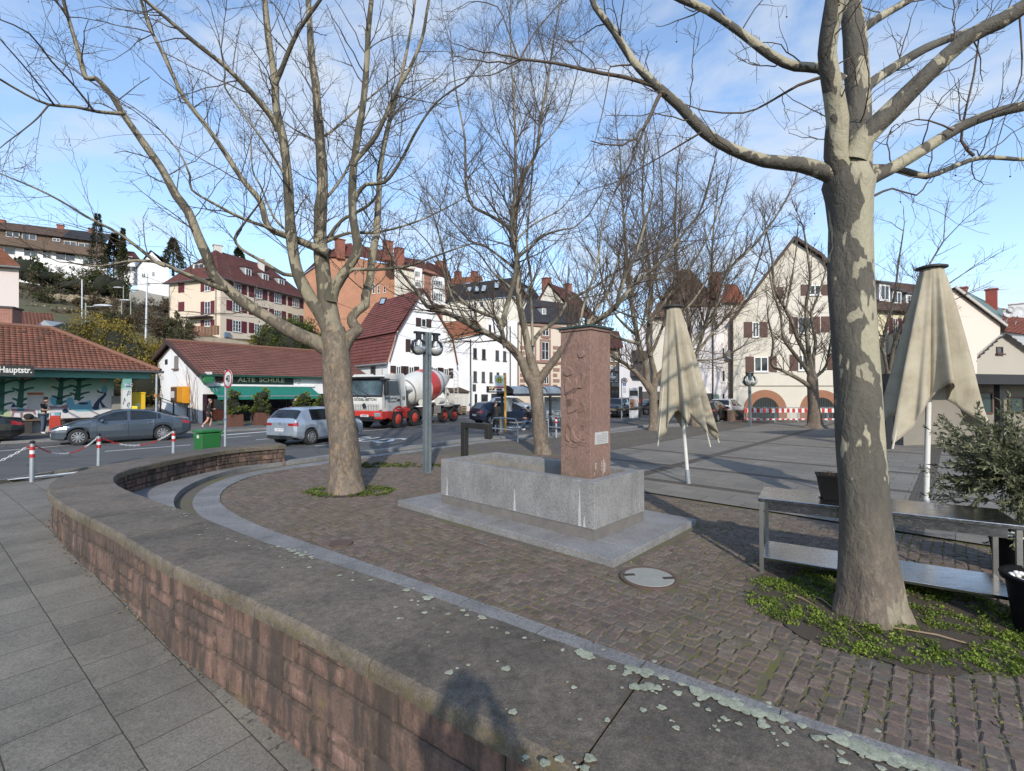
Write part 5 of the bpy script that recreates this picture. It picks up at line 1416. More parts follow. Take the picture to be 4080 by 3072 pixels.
mpoly(4,[(105,900),(330,910),(345,960),(330,960),(310,935),(220,935),(215,990),(195,990),(190,940),(140,940),(125,985),(105,985),(115,940)])
mpoly(4,[(460,870),(560,882),(650,855),(640,900),(480,900)])
mell(5,40,960,70,60,.0035);mell(5,780,900,115,30,.0035);mpoly(5,[(480,655),(520,690),(540,740),(470,690)])
ma=MB()
for m in mur:ma.add(m.v,m.f)
mo=ma.build('painted_shapes',GR[0],wallm);ix=[]
for k,m in enumerate(mur):
 if k:mo.data.materials.append(GR[k])
 ix+=[k]*len(m.f)
mo.data.polygons.foreach_set('material_index',ix)
mb=MB();aa=[mfac.sz(*cz(x,y))for x,y in((258,770),(412,770),(412,900),(258,900))]
mfac.box(mb,aa[0][0],aa[1][0],aa[3][1],aa[0][1],.02,.05);mb.build('notice_board',surf('notice_board',(.42,.42,.43),.5,var=.15),hut)
mb=MB();mfac.box(mb,aa[0][0],aa[1][0],aa[0][1]+.002,aa[0][1]+.12,.02,.07);mb.build('notice_board_top',surf('rust_orange',(.33,.10,.04),.6),hut)
mb=MB();mfac.box(mb,a0,a1-.3,.80,.86,.05,.48);mb.build('bench_seat',surf('bench_wood',(.16,.10,.06),.7,var=.25,vs=3),hut)
mb=MB()
for px in(-20,238,620):
 a=mfac.sz(*cz(px,1030))[0];mfac.box(mb,a-.22,a+.22,.1,.799,.06,.42)
 mb.build('bench_support',surf('dark_stone',(.045,.042,.04),.9),hut);mb=MB()
pfac=Fac(hp(0,.15,0),h_v)
pa0=pfac.sz(489,1600)[0];pa1=pfac.sz(524,1600)[0]
t=NT('pillar_paint');sz_=t.n('ShaderNodeSeparateXYZ');t.l(t.pos,sz_.inputs[0])
t.color(t.ramp(t.math('DIVIDE',sz_.outputs[2],3.4),[(.0,(.55,.54,.52)),(.66,(.52,.53,.52)),(.72,(.16,.34,.30)),(1,(.12,.28,.25))]));t.rough(.85)
mb=MB();pfac.box(mb,pa0,pa1,0,EZ-.4,-.5,0);mb.build('end_pillar',t.m,hut)
mb=MB();q=[pfac.sz(*cz(x,y))for x,y in((1198,660),(1240,692))]
pfac.box(mb,q[0][0],q[1][0],q[1][1],q[0][1],.004,.02);wcp=mb.build('toilet_sign',surf('sign_blue',(.02,.05,.16),.5),hut)
mb=MB();text_mb(mb,'WC',.20,frame_M(pfac.pt((q[0][0]+q[1][0])/2,(q[0][1]+q[1][1])/2,.022),pfac.d,(0,0,1)));mb.build('lettering',surf('sign_white',(.75,.75,.75),.5),wcp)
mb=MB()
for pts in([(1205,780),(1220,730),(1235,735),(1228,770),(1212,760)],[(1205,880),(1215,845),(1228,842),(1224,870),(1205,868),(1225,892)],[(1170,860),(1180,800),(1190,830)]):
 mb.tube([pfac.pt(*pfac.sz(*cz(x,y)),.004)for x,y in pts],.014,5)
mb.build('graffiti',GR[3],hut)
mb=MB();sf=Fac(hp(0,2.0,0),h_v)
for(x0,y0,x1,y1,mt)in((1065,780,1160,905,surf('grey_stone',(.22,.22,.21),.9)),):
 p0=sf.sz(*cz(x0,y1));p1=sf.sz(*cz(x1,y0));sf.box(mb,p0[0],p1[0],.1,p1[1],-.3,0)
mb.build('low_wall',surf('grey_stone',(.22,.22,.21),.9,var=.2),hut)
mb=MB()
for x,y in((205,178),(380,245),(437,190),(655,258)):
 d=ray(*cz(x,y));A=hp(0,-.2,EZ);nn=(hp(1,0,0)-hp(0,0,0)).cross(hp(0,HW,RZ)-hp(0,-.2,EZ));k=(A-CAM).dot(nn)/d.dot(nn);h=CAM+d*k
 mb=MB();mb.box(h+V_((0,0,.06)),(.28,.22,.14),.83,taper=.6);mb.build('roof_vent',surf('vent_clay',(.07,.04,.03),.9),hr_)
rear=thing('rear_outbuilding','small tiled outbuilding with a stout brick chimney behind the mural shelter','outbuilding',P(60,1560,33.5))
A,B=P(-70,1330,31.5),P(222,1330,34.0);C_,D_=P(212,1248,38),P(-90,1232,35.5)
mb=MB();roof_plane(mb,A,B,C_,D_,.34,.05);mb.build('roof',TILE_BROWN,rear)
mb=MB();mb.quad(V_((A.x,A.y,0)),V_((B.x,B.y,0)),B-V_((0,0,.05)),A-V_((0,0,.05)));mb.quad(V_((B.x,B.y,0)),V_((C_.x,C_.y,0)),C_-V_((0,0,.1)),B-V_((0,0,.05)))
mb.build('wall',WHITE,rear)
b=P(28,1305,30.6);mb=MB()
w=1.0
hh=P(28,1232,30.6).z-4
R3=MR_(.35,3,'Z')
for dx,dy,nx,ny in((0,-1,1,0),(1,0,0,1),(0,1,1,0),(-1,0,0,1)):
 q=[]
 for s_ in(-.5,.5):
  for z in(4,4+hh):q.append(V_((b.x,b.y,0))+R3@V_((dx*w/2+nx*s_*w,dy*w/2+ny*s_*w,z)))
 mb.add([q[0],q[2],q[3],q[1]],[(0,1,2,3)],.5,[(0,0),(w,0),(w,hh),(0,hh)])
ch=mb.build('chimney',BRICKRED,rear)
mb=MB();mb.box(V_((b.x,b.y,4+hh+.06)),(1.15,1.15,.12),.35);mb.build('chimney_cap',DARKM,ch)
mb=MB();dq=P(176,1300,32.5);mb.add([dq+V_((-.55,0,0)),dq+V_((.55,0,0)),dq+V_((0,0,.42)),dq+V_((0,1.4,.45))],[(0,1,2),(0,2,3),(1,3,2)]);mb.build('triangular_dormer',ZINC,rear)
fb=Fac(P(75,1245,44),(-.95,-.3));pb=thing('pale_gabled_house','pale pink rendered house with an orange roof at the left edge','house',P(40,1500,45))
mb=MB();fb.poly(mb,[(-260,1700),(75,1700),(75,1062),(-260,1062)]);sd=Fac(P(75,1245,44),(-.05,1));
q0=fb.hit(75,1062);mb.quad(V_((q0.x,q0.y,-1)),V_((q0.x-7,q0.y+6,-1)),V_((q0.x-7,q0.y+6,q0.z)),q0)
mb.build('wall',surf('pink_render',(.52,.46,.44),.9,var=.05,vs=.5),pb)
e0=fb.hit(97,1066)+fb.n*.5;e1=fb.hit(-260,1040)+fb.n*.5;mb=MB()
r0=P(-20,965,47.5);r1=P(-260,950,45)
roof_plane(mb,e1,e0,r0,r1,.34,.05);mb.build('roof',TILE_ORANGE,pb)
mb=MB();mb.bar(e1-V_((0,0,.1)),e0-V_((0,0,.1)),.2,.16);mb.build('gutter',GUTTER,pb)
tv=V_((.62,.78,0));
tf=Fac(P(0,1090,104),(.90,.43))
for k,(xa,xb,tm,lab)in enumerate([(-120,165,TILE_OLD,'brown roofed modern terrace house at the left end of the hilltop row'),(165,250,TILE_OLD,'narrow brown tiled terrace house in the middle of the hilltop row'),(250,425,TILE_SLATE,'dark slate roofed terrace house at the right end of the hilltop row')]):
 def yl(x,base,sl):return base+sl*x
 th=thing('terrace_house',lab,'house',tf.hit((xa+xb)/2,1130),0,'modern terrace houses on the hilltop')
 mb=MB();tf.poly(mb,[(xa,yl(xa,1170,.12)),(xb,yl(xb,1170,.12)),(xb,yl(xb,975,.125)),(xa,yl(xa,975,.125))]);mb.build('wall',WHITE,th)
 mb=MB();p=[tf.sz(x,y)for x,y in((xa,yl(xa,945,.13)),(xb,yl(xb,945,.13)),(xb,yl(xb,978,.125)),(xa,yl(xa,978,.125)))]
 mb.add([tf.pt(a,z,o)for o in(0,1.6)for a,z in p],[(4,5,6,7),(0,1,5,4),(2,3,7,6),(0,4,7,3),(1,2,6,5)]);mb.build('parapet',surf('brown_fascia',(.11,.075,.055),.85,var=.2,vs=1),th)
 q=[tf.sz(x,y)for x,y in((xa,yl(xa,915,.13)),(xb,yl(xb,915,.13)),(xb,yl(xb,862,.115)),(xa,yl(xa,862,.115)))]
 mb=MB();roof_plane(mb,tf.pt(*q[0],.6),tf.pt(*q[1],.6),tf.pt(*q[2],-4.5),tf.pt(*q[3],-4.5),.5,.06);mb.build('roof',tm,th)
 mb=MB();tf.poly(mb,[(xa,yl(xa,950,.13)),(xb,yl(xb,950,.13)),(xb,yl(xb,912,.13)),(xa,yl(xa,912,.13))],-.15);mb.build('upper_wall',surf('brown_fascia',(.11,.075,.055),.85),th)
 wins=[(24,922,78,945),(88,930,145,955)]if k==0 else([(210,950,240,962)]if k==1 else[(255,962,305,980),(312,970,362,992)])
 for x0,y0,x1,y1 in wins:window(tf,th,x0,y0,x1,y1,FRAME,1,0,sill=False)
 wins=[(-30,985,62,1012),(95,990,150,1022)]if k==0 else([(170,1000,205,1030)]if k==1 else[(222,1008,300,1038),(330,1035,375,1060)])
 for x0,y0,x1,y1 in wins:window(tf,th,x0,y0,x1,y1,FRAME,1,0,sill=False)
 q=tf.pt(*tf.sz((xa+xb)/2-60*(k==0),yl((xa+xb)/2,866,.115)),-4.5);chimney(th,q,1.2,.9,PLAINRED)
wf=Fac(P(560,1200,92),(.92,.38));wh=thing('white_gabled_house','white gabled house with a brown roof half hidden on the slope','house',wf.hit(610,1190))
mb=MB();wf.poly(mb,[(548,1215),(672,1215),(672,1062),(640,1040),(603,1002),(575,1035),(548,1060)]);mb.build('wall',WHITE,wh)
mb=MB();A,B=wf.hit(540,1072)+wf.n*.4,wf.hit(603,998)+wf.n*.4;bk=V_((-3,9,0));roof_plane(mb,A,A+bk,B+bk,B,.4,.05)
A2=wf.hit(680,1066)+wf.n*.4;roof_plane(mb,A2+bk,A2,B,B+bk,.4,.05);mb.build('roof',TILE_OLD,wh)
for w_ in((565,1088,580,1106),(606,1083,617,1102),(585,1125,597,1140)):window(wf,wh,*w_,FRAME,1,0,sill=False)
wf=Fac(P(500,1120,100),(.92,.38));wh=thing('white_hill_house','low white house with a red roof beyond the conifers','house',wf.hit(510,1130))
mb=MB();wf.poly(mb,[(455,1130),(560,1140),(560,1032),(455,1010)]);mb.build('wall',WHITE,wh)
mb=MB();A,B=wf.hit(448,1014)+wf.n*.5,wf.hit(562,1036)+wf.n*.5;C2,D2=P(535,1003,106),P(460,994,106);roof_plane(mb,A,B,C2,D2,.4,.05);mb.build('roof',TILE_RED,wh)
for w_ in((500,1022,528,1040),(505,1060,540,1082)):window(wf,wh,*w_,FRAME,1,0,sill=False)
mb=MB()
rw=Fac(P(560,1190,84),(.9,.43));rw.poly(mb,[(515,1205),(560,1212),(690,1225),(690,1185),(600,1168),(560,1155),(515,1165)])
o=mb.build('retaining_wall',surf('grey_concrete',(.26,.25,.23),.9,var=.2,vs=.6),loc=rw.hit(600,1200));tag(o,'grey retaining wall below the white gabled house','wall')
HA,HB=V_((.33,.944,0)),V_((-.944,.33,0))
C0=P(877,1335,68);eR=Fac(C0,HA);eL=Fac(C0,HB)
LA,LB=eR.sz(1220,1187)[0],eL.sz(676,1116)[0]
ez=eR.sz(877,1105)[1]
eh=thing('shuttered_house','big cream house with maroon shutters and dark red hipped roof','house',(C0.x,C0.y,6))
def ep(a,b,z):return V_((C0.x,C0.y,0))+HA*a+HB*b+V_((0,0,z))
mb=MB()
mb.quad(ep(0,0,4),ep(LA,0,4),ep(LA,0,ez),ep(0,0,ez));mb.quad(ep(0,0,4),ep(0,LB,4),ep(0,LB,ez),ep(0,0,ez));mb.quad(ep(LA,0,4),ep(LA,LB,4),ep(LA,LB,ez),ep(LA,0,ez))
mb.build('wall',CREAM,eh)
rz=ez+5.4;ov=.55
mb=MB()
roof_plane(mb,ep(-ov,-ov,ez-.1),ep(LA+ov,-ov,ez-.1),ep(LA-3.5,LB/2,rz),ep(3.3,LB/2,rz),.36,.05)
roof_plane(mb,ep(-ov,LB+ov,ez-.1),ep(-ov,-ov,ez-.1),ep(3.3,LB/2-.02,rz),ep(3.3,LB/2+.02,rz),.36,.05)
roof_plane(mb,ep(LA+ov,-ov,ez-.1),ep(LA+ov,LB+ov,ez-.1),ep(LA-3.5,LB/2+.02,rz),ep(LA-3.5,LB/2-.02,rz),.36,.05)
roof_plane(mb,ep(LA+ov,LB+ov,ez-.1),ep(-ov,LB+ov,ez-.1),ep(3.3,LB/2,rz),ep(LA-3.5,LB/2,rz),.36,.05)
erf=mb.build('roof',TILE_RED,eh)
mb=MB();mb.bar(ep(-ov,-ov-.06,ez-.16),ep(LA+ov,-ov-.06,ez-.16),.16,.14);mb.bar(ep(-ov-.06,-ov,ez-.16),ep(-ov-.06,LB+ov,ez-.16),.16,.14);mb.build('gutter',GUTTER,eh)
def dormer(fac,out,x0,y0,x1,y1,par,back,big=False):
 """dormer: white window front, zinc cheeks running back into the roof"""
 f2=Fac(fac.o+fac.n*out,fac.d)
 a0,z0=f2.sz(x0,y1);a1,z1=f2.sz(x1,y0);z0=f2.sz((x0+x1)/2,y1)[1];z1=f2.sz((x0+x1)/2,y0)[1]
 mb=MB()
 c=[f2.pt(a0,z0),f2.pt(a1,z0),f2.pt(a1,z1),f2.pt(a0,z1),f2.pt(a0,z1+.12,-back),f2.pt(a1,z1+.12,-back)]
 mb.add(c,[(0,3,4),(1,5,2)])
 mb.build('dormer_cheek',ZINC,par)
 mb=MB();e=.15
 mb.add([f2.pt(a0-e,z1,.2),f2.pt(a1+e,z1,.2),f2.pt(a1+e,z1+.3,-back*1.15),f2.pt(a0-e,z1+.3,-back*1.15),f2.pt(a0-e,z1+.12,.2),f2.pt(a1+e,z1+.12,.2),f2.pt(a1+e,z1+.42,-back*1.15),f2.pt(a0-e,z1+.42,-back*1.15)],[(0,1,2,3),(4,5,6,7),(0,1,5,4),(0,4,7,3),(1,2,6,5)])
 mb.build('dormer_roof',GUTTER if big else TILE_RED,par)
 mb=MB();mb.quad(c[0],c[1],c[2],c[3]);mb.build('dormer_front',FRAME,par)
 window(f2,par,x0+(x1-x0)*.12,y0+(y1-y0)*.1,x1-(x1-x0)*.12,y1-(y1-y0)*.06,FRAME,1,0,sill=False)
for w_ in((975,1068,1003,1110),(1044,1089,1071,1126),(1108,1110,1134,1142)):dormer(eR,-1.4,*w_,erf,3.0)
dormer(eL,-1.0,768,1048,820,1086,erf,2.6)
ch_=ep(3.9,LB/2+.3,rz-.2);chimney(erf,ch_,1.1,1.0,surf('pale_chimney',(.5,.48,.45),.9));chimney(erf,ep(LA-6,LB/2-1.2,rz-.6),.9,.9,surf('pale_chimney',(.5,.48,.45),.9))
sw_=.95
for w_ in((931,1131,960,1167),(1013,1151,1044,1189),(1092,1171,1120,1207),(1165,1189,1191,1223),(926,1203,960,1241),(1013,1220,1044,1258),(1092,1236,1120,1272),(1165,1254,1191,1287),(926,1277,960,1322),(1013,1291,1044,1330)):
 window(eR,eh,*w_,FRAME,2,2,shut=MAROON,sw=sw_)
for w_ in((816,1122,839,1160),(816,1201,839,1252),(816,1275,839,1300)):window(eL,eh,*w_,FRAME,1,1,shut=MAROON,sw=.75)
for(x0,y0,x1,y1)in((711,1128,735,1167),(711,1202,735,1242)):
 q0,q1=eL.sz(x0,y1),eL.sz(x1,y0);mb=MB();eL.box(mb,q0[0],q1[0],q0[1],q1[1],.004,.05);mb.build('closed_shutter',MAROON,eh)
pipe(eh,eL,862,1110,862,1300);pipe(eh,eL,676,1118,676,1290)
mb=MB();q0,q1=eL.sz(755,1272),eL.sz(852,1262);eL.box(mb,q0[0],q1[0],q0[1],q1[1]+.05,.0,1.2);mb.build('balcony_slab',surf('dark_slab',(.06,.05,.05),.8),eh)
mb=MB();q0,q1=eR.sz(892,1343),eR.sz(914,1326);eR.box(mb,q0[0],q1[0],q0[1],q1[1],.0,.25);mb.build('meter_box',surf('blue_grey_box',(.13,.18,.24),.6),eh)
sf=Fac(P(736,1340,56),(.93,.36));mb=MB()
for k in range(11):
 x=736+k*12.6;q0,q1=sf.sz(x+.3,1344-(k*1.0)),sf.sz(x+12.2,1287+k*1.1+(8 if k<8 else 0));sf.box(mb,q0[0],q1[0],q0[1],q1[1],0,.05,RR_())
o=mb.build('garden_screen',surf('reed_screen',(.16,.085,.055),.9,var=.25,vs=2,tint=.25),loc=sf.hit(800,1340));tag(o,'brown reed garden screen on the wall below the shuttered house','fence')
mb=MB();sf.poly(mb,[(700,1400),(1240,1420),(1240,1380),(1000,1365),(880,1345),(730,1340),(700,1345)],-.1)
o=mb.build('garden_wall',surf('rough_wall',(.25,.21,.17),.95,var=.25,vs=1.2,dirt=.5),loc=sf.hit(900,1390));tag(o,'rough stone garden wall behind the pub roof','wall')
pv_,pn_=V_((.6,.8,0)),V_((-.8,.6,0))
PC=P(808,1500,30.0)
def pp(a,n,z):return V_((PC.x,PC.y,0))+pv_*a+pn_*n+V_((0,0,z))
pub=thing('pub','low white pub with brown tile roof, green awning and dark fascia sign','pub',pp(5,4,0))
pf=Fac(pp(0,0,0),pv_);pg=Fac(pp(0,0,0),pn_)
PEZ=pf.sz(812,1489)[1];PRZ=pg.sz(689,1360)[1];PRN=pg.sz(689,1360)[0];PBN,PBZ=pg.sz(545,1532)
PL=12.3
mb=MB()
mb.poly([pp(0,0,-.2),pp(0,PBN,-.2),pp(0,PBN,PBZ-.1),pp(0,PRN,PRZ-.12),pp(0,0,PEZ-.05)])
mb.quad(pp(0,0,2.05),pp(PL,0,2.05),pp(PL,0,PEZ),pp(0,0,PEZ));mb.quad(pp(8.3,0,-.2),pp(PL,0,-.2),pp(PL,0,2.05),pp(8.3,0,2.05))
mb.poly([pp(PL,0,-.2),pp(PL,PBN,-.2),pp(PL,PBN,PBZ),pp(PL,PRN,PRZ-.1),pp(PL,0,PEZ)])
mb.build('wall',WHITE,pub)
mb=MB()
roof_plane(mb,pp(-.35,-.35,PEZ-.05),pp(PL+.3,-.35,PEZ-.05),pp(PL+.3,PRN,PRZ),pp(-.35,PRN,PRZ),.33,.05)
roof_plane(mb,pp(PL+.3,PBN+.3,PBZ-.1),pp(-.35,PBN+.3,PBZ-.1),pp(-.35,PRN,PRZ),pp(PL+.3,PRN,PRZ),.33,.05)
prf=mb.build('roof',TILE_PUB,pub)
mb=MB();mb.tube([pp(-.4,PRN,PRZ+.06),pp(PL+.3,PRN,PRZ+.06)],.12,8);mb.build('ridge_tiles',surf('ridge_clay',(.17,.08,.055),.85),prf)
VERGE=surf('dark_verge_board',(.045,.028,.024),.7,var=.2)
mb=MB();mb.bar(pp(-.36,-.4,PEZ-.12),pp(-.36,PRN,PRZ-.06),.08,.26);mb.bar(pp(-.36,PRN,PRZ-.06),pp(-.36,PBN+.4,PBZ-.16),.08,.26);mb.build('verge_board',VERGE,prf)
DKGREEN=surf('dark_green_paint',(.008,.060,.042),.5,var=.15,vs=3)
mb=MB();mb.bar(pp(-.35,-.42,PEZ-.1),pp(PL+.3,-.42,PEZ-.1),.13,.11);mb.build('gutter',DKGREEN,prf)
mb=MB();mb.quad(pp(0,.9,0),pp(8.3,.9,0),pp(8.3,.9,2.1),pp(0,.9,2.1));mb.quad(pp(8.3,0,0),pp(8.3,.9,0),pp(8.3,.9,2.1),pp(8.3,0,2.1));mb.quad(pp(0,0,2.05),pp(8.3,0,2.05),pp(8.3,.9,2.05),pp(0,.9,2.05))
mb.build('shopfront_recess',surf('shopfront_dark',(.020,.014,.012),.5,var=.4,vs=2),pub)
f9=Fac(pp(0,.88,0),pv_)
for a0,a1 in((3.0,4.4),(4.5,5.9),(6.0,7.4)):
 mb=MB();f9.box(mb,a0,a1,.9,2.0,0,.03);o=mb.build('shop_window',FRAMED,pub)
 mb=MB();f9.box(mb,a0+.08,a1-.08,.98,1.92,.031,.036);mb.build('pane',MAT['glass'],o)
DOORB=surf('oxblood_door',(.075,.022,.016),.5,var=.2,vs=4)
fd=Fac(pp(0,.45,0),pv_)
mb=MB();fd.box(mb,.25,2.25,0.1,2.02,-.05,.0);dr=mb.build('door',DOORB,pub)
mb=MB();fd.box(mb,.85,2.0,1.05,1.85,.001,.03);mb.build('door_window',MAT['glass'],dr)
mb=MB()
for a in(.45,1.1,1.75):fd.box(mb,a,a+.5,.35,.9,.001,.025)
mb.build('door_panels',DOORB,dr)
mb=MB();pf.box(mb,0.0,.22,.1,2.05,.002,.10);mb.build('corner_post',surf('dark_violet_post',(.040,.014,.028),.5),pub)
mb=MB();pf.box(mb,.25,2.2,.0,.32,-.25,.15);mb.build('door_step',surf('green_step',(.07,.14,.11),.85),pub)
fz0=pf.sz(1000,1531)[1];fz1=pf.sz(1000,1500)[1]
s0,s1=pf.sz(862,1515)[0],pf.sz(1167,1515)[0]
mb=MB();pf.box(mb,pf.sz(918,1515)[0],s1,fz0,fz1,.02,.07);sg=mb.build('fascia_sign',surf('sign_black_green',(.010,.028,.022),.45,var=.1),pub)
GOLD=surf('sign_gold',(.68,.60,.38),.6)
def ptxt(par,fac,txt,px,py,size,mat,out=.074,sx=1.0,bold=0.0,name='lettering'):
 a,z=fac.sz(px,py);mb=MB();text_mb(mb,txt,size,frame_M(fac.pt(a,z,out),fac.d,(0,0,1)),sx=sx,bold=bold);return mb.build(name,mat,par)
ptxt(sg,pf,'ALTE  SCHULE',1042,1515,.40,GOLD,sx=1.22,bold=.010)
mb=MB();pf.box(mb,pf.sz(855,1515)[0],pf.sz(1250,1515)[0],fz0-.14,fz0-.02,.01,.12);mb.build('fascia_ledge',WHITE,pub)
def round_sign(px,py,rx,rz,mat,mat2,par,txt=None):
 a,z=pf.sz(px,py);M=frame_M(pf.pt(a,z,.06),pf.d,(0,0,1))@Matrix.Diagonal((rx,rz,1,1))
 mb=MB();mb.lathe([(1,-.03),(1,.03),(.92,.04),(.0001,.04)],28,M);o=mb.build('round_sign',mat,par)
 mb=MB();mb.lathe([(.78,.042),(.68,.042)],28,M);
 if txt:text_mb(mb,txt,.26,M@MT_((0,0,.043)),sx=1.1)
 mb.build('sign_emblem',mat2,o)
round_sign(874,1511,.26,.24,surf('sign_dark_brown',(.022,.012,.012),.5),surf('sign_red_brown',(.17,.06,.04),.6),pub)
round_sign(1185,1514,.20,.26,surf('emblem_pale',(.55,.55,.52),.6),surf('emblem_green',(.05,.10,.08),.6),pub,'PILS')
def ebox(x0,y0,x1,y1,mat,txt,out=.55,tm=None):
 q0,q1=pf.sz(x0,y1),pf.sz(x1,y0);mb=MB();pf.box(mb,q0[0]-.25,q1[0]-.25,q0[1],q1[1],.12,out);o=mb.build('light_box',mat,pub)
 if txt:
  mb=MB();M=frame_M(pp(0,0,0)+pv_*(q0[0]-.253)+pf.n*((out+.12)/2)+V_((0,0,(q0[1]+q1[1])/2)),pn_*-1,(0,0,1));text_mb(mb,txt,.13,M);mb.build('lettering',tm,o)
ebox(818,1502,848,1525,surf('box_green',(.02,.15,.06),.5),'PUB',.75,surf('sign_yellow',(.55,.50,.05),.6))
ebox(830,1483,851,1498,surf('box_white',(.58,.58,.57),.6),'8',.45,DARKM)
AW=surf('green_awning_cloth',(.008,.155,.115),.8,var=.12,vs=2,fine=.06,bump=.2)
t0,t1=pf.sz(826,1536)[0],pf.sz(1238,1537)[0];tz=fz0-.17
drop=.62;outw=1.45
mb=MB();n=40
for i in range(n):
 for j in range(6):
  a0_,a1_=t0+(t1-t0)*i/n,t0+(t1-t0)*(i+1)/n
  def q(a,v):return pf.pt(a,tz-drop*v-.05*sin_(v*PI_)+.004*sin_(a*5),.1+outw*v)
  mb.quad(q(a0_,j/6),q(a1_,j/6),q(a1_,(j+1)/6),q(a0_,(j+1)/6))
for i in range(n):
 a0_,a1_=t0+(t1-t0)*i/n,t0+(t1-t0)*(i+1)/n
 w=lambda a:.012*sin_(a*14)
 mb.quad(pf.pt(a0_,tz-drop,.1+outw),pf.pt(a1_,tz-drop,.1+outw),pf.pt(a1_,tz-drop-.22,.1+outw+w(a1_)),pf.pt(a0_,tz-drop-.22,.1+outw+w(a0_)))
aw=mb.build('awning',AW,pub,smooth=30)
mb=MB();mb.bar(pf.pt(t0,tz-drop,.08+outw),pf.pt(t1,tz-drop,.08+outw),.06)
for k in range(6):
 mb.bar(pf.pt(t0+.1,tz-.1-(.25 if k%2 else 0),.15+k*.22),pf.pt(t0+.1,tz-.1-(0 if k%2 else.25),.15+(k+1)*.22),.025)
mb.build('awning_frame',GALV,aw)
def gwin(x0,y0,x1,y1,bars,name='barred_window'):
 q0,q1=pg.sz((x0+x1)/2,y1),pg.sz((x0+x1)/2,y0);w=abs(pg.sz(x1,y1)[0]-pg.sz(x0,y1)[0]);a=q0[0]
 mb=MB();pg.box(mb,a-w/2,a+w/2,q0[1],q1[1],-.01,.006);o=mb.build(name,surf('dark_opening',(.02,.02,.022),.6),pub)
 if bars:
  mb=MB()
  for k in range(bars):
   b=a-w/2+w*(k+.5)/bars;pg.box(mb,b-.018,b+.018,q0[1],q1[1],.012,.04)
  mb.build('window_bars',surf('pale_bars',(.35,.34,.33),.6),o)
  mb=MB();pg.box(mb,a-w/2-.1,a+w/2+.1,q0[1]-.1,q0[1]-.005,0,.14);mb.build('sill',surf('brown_sill',(.16,.11,.08),.8),o)
gwin(694,1418,711,1468,4);gwin(606,1540,623,1600,4);gwin(633,1472,644,1487,0,'vent_hole');gwin(657,1432,668,1453,0,'louvre_vent');gwin(733,1427,747,1448,0,'louvre_vent')
q0,q1=pg.sz(738,1606),pg.sz(738,1540)
w0,w1=pg.sz(757,1570)[0],pg.sz(709,1570)[0]
vm=thing('vending_machine','orange wall mounted vending machine on the white pub gable','vending machine',pg.pt((w0+w1)/2,q0[1],.15))
mb=MB();pg.box(mb,w0,w1,q0[1],q1[1],.008,.42);mb.build('case',surf('machine_orange',(.60,.26,.012),.45,var=.08),vm,bevel=.03)
mb=MB();mid=w0+(w1-w0)*.48;pg.box(mb,mid,w1-.05,q0[1]+.12,q1[1]-.05,.421,.44);mb.build('front_panel',surf('machine_panel',(.09,.05,.04),.5,var=.3,vs=6),vm)
mb=MB();pg.box(mb,mid+(w1-mid)*.35,w1-.12,q0[1]+.35,q1[1]-.32,.4405,.45);mb.build('price_card',surf('card_white',(.55,.53,.5),.6,var=.2,vs=14),vm)
tw=Twigs();rs=np.random.default_rng(5)
ivy=thing('bare_creeper','leafless creeper climbing the right side of the pub gable','creeper',pg.pt(1,0,0))
for k in range(26):
 x,y=rs.uniform(745,792),1690;pts=[]
 tx,ty=rs.uniform(690,790),rs.uniform(1400,1560)
 for i in range(12):
  f=i/11;px_=x+(tx-x)*f**1.6+rs.normal(0,1.8);py_=y+(ty-y)*f
  pts.append(np.array(tuple(pg.pt(*pg.sz(px_,py_),.012))))
 tw.add(np.array(pts),np.linspace(.012,.004,12),4,.5)
tw.build('stems',surf('creeper_stem',(.17,.12,.09),.9,var=.3),ivy)
ga,gb=V_((.74,.672,0)),V_((-.672,.74,0))
GC=P(1547,1600,44.5);gf=Fac(GC,ga);gs=Fac(GC,gb)
gh=thing('gambrel_house','white house with a steep red gambrel roof behind the mixer truck','house',(GC.x,GC.y,0))
gpx=[(1547,1442),(1583,1320),(1682,1152),(1800,1352),(1820,1455)]
g3=[gf.hit(*p)for p in gpx]
mb=MB();mb.poly([V_((g3[0].x,g3[0].y,-.3))]+[g3[0],g3[1],g3[2],g3[3],g3[4]]+[V_((g3[4].x,g3[4].y,-.3))])
GL=gs.sz(1374,1451)[0]
mb.quad(V_((GC.x,GC.y,-.3)),gs.pt(GL,-.3),gs.pt(GL,g3[0].z),gs.pt(0,g3[0].z));mb.build('wall',WHITE,gh)
ext=gb*GL;fw=-gb*.22
mb=MB()
up=V_((0,0,.05))
roof_plane(mb,g3[0]+fw+ga*-.25-V_((0,0,.1)),g3[0]+ext+ga*-.25-V_((0,0,.1)),g3[1]+ext-ga*.1,g3[1]+fw-ga*.1,.33,.045)
roof_plane(mb,g3[1]+fw-ga*.35-V_((0,0,.12)),g3[1]+ext-ga*.35-V_((0,0,.12)),g3[2]+ext+up,g3[2]+fw+up,.33,.045)
roof_plane(mb,g3[3]+ext,g3[3]+fw,g3[2]+fw+up,g3[2]+ext+up,.33,.045);roof_plane(mb,g3[4]+ext,g3[4]+fw,g3[3]+fw,g3[3]+ext,.33,.045)
grf=mb.build('roof',TILE_GAMB,gh)
mb=MB()
for a,b in((0,1),(1,2),(2,3),(3,4)):mb.bar(g3[a]+fw*1.1,g3[b]+fw*1.1,.06,.16)
mb.build('verge_trim',surf('verge_brown',(.09,.035,.028),.7),grf)
mb=MB();mb.bar(g3[0]+fw-ga*.33-V_((0,0,.14)),g3[0]+ext-ga*.33-V_((0,0,.14)),.13,.12);mb.build('gutter',ZINC,grf)
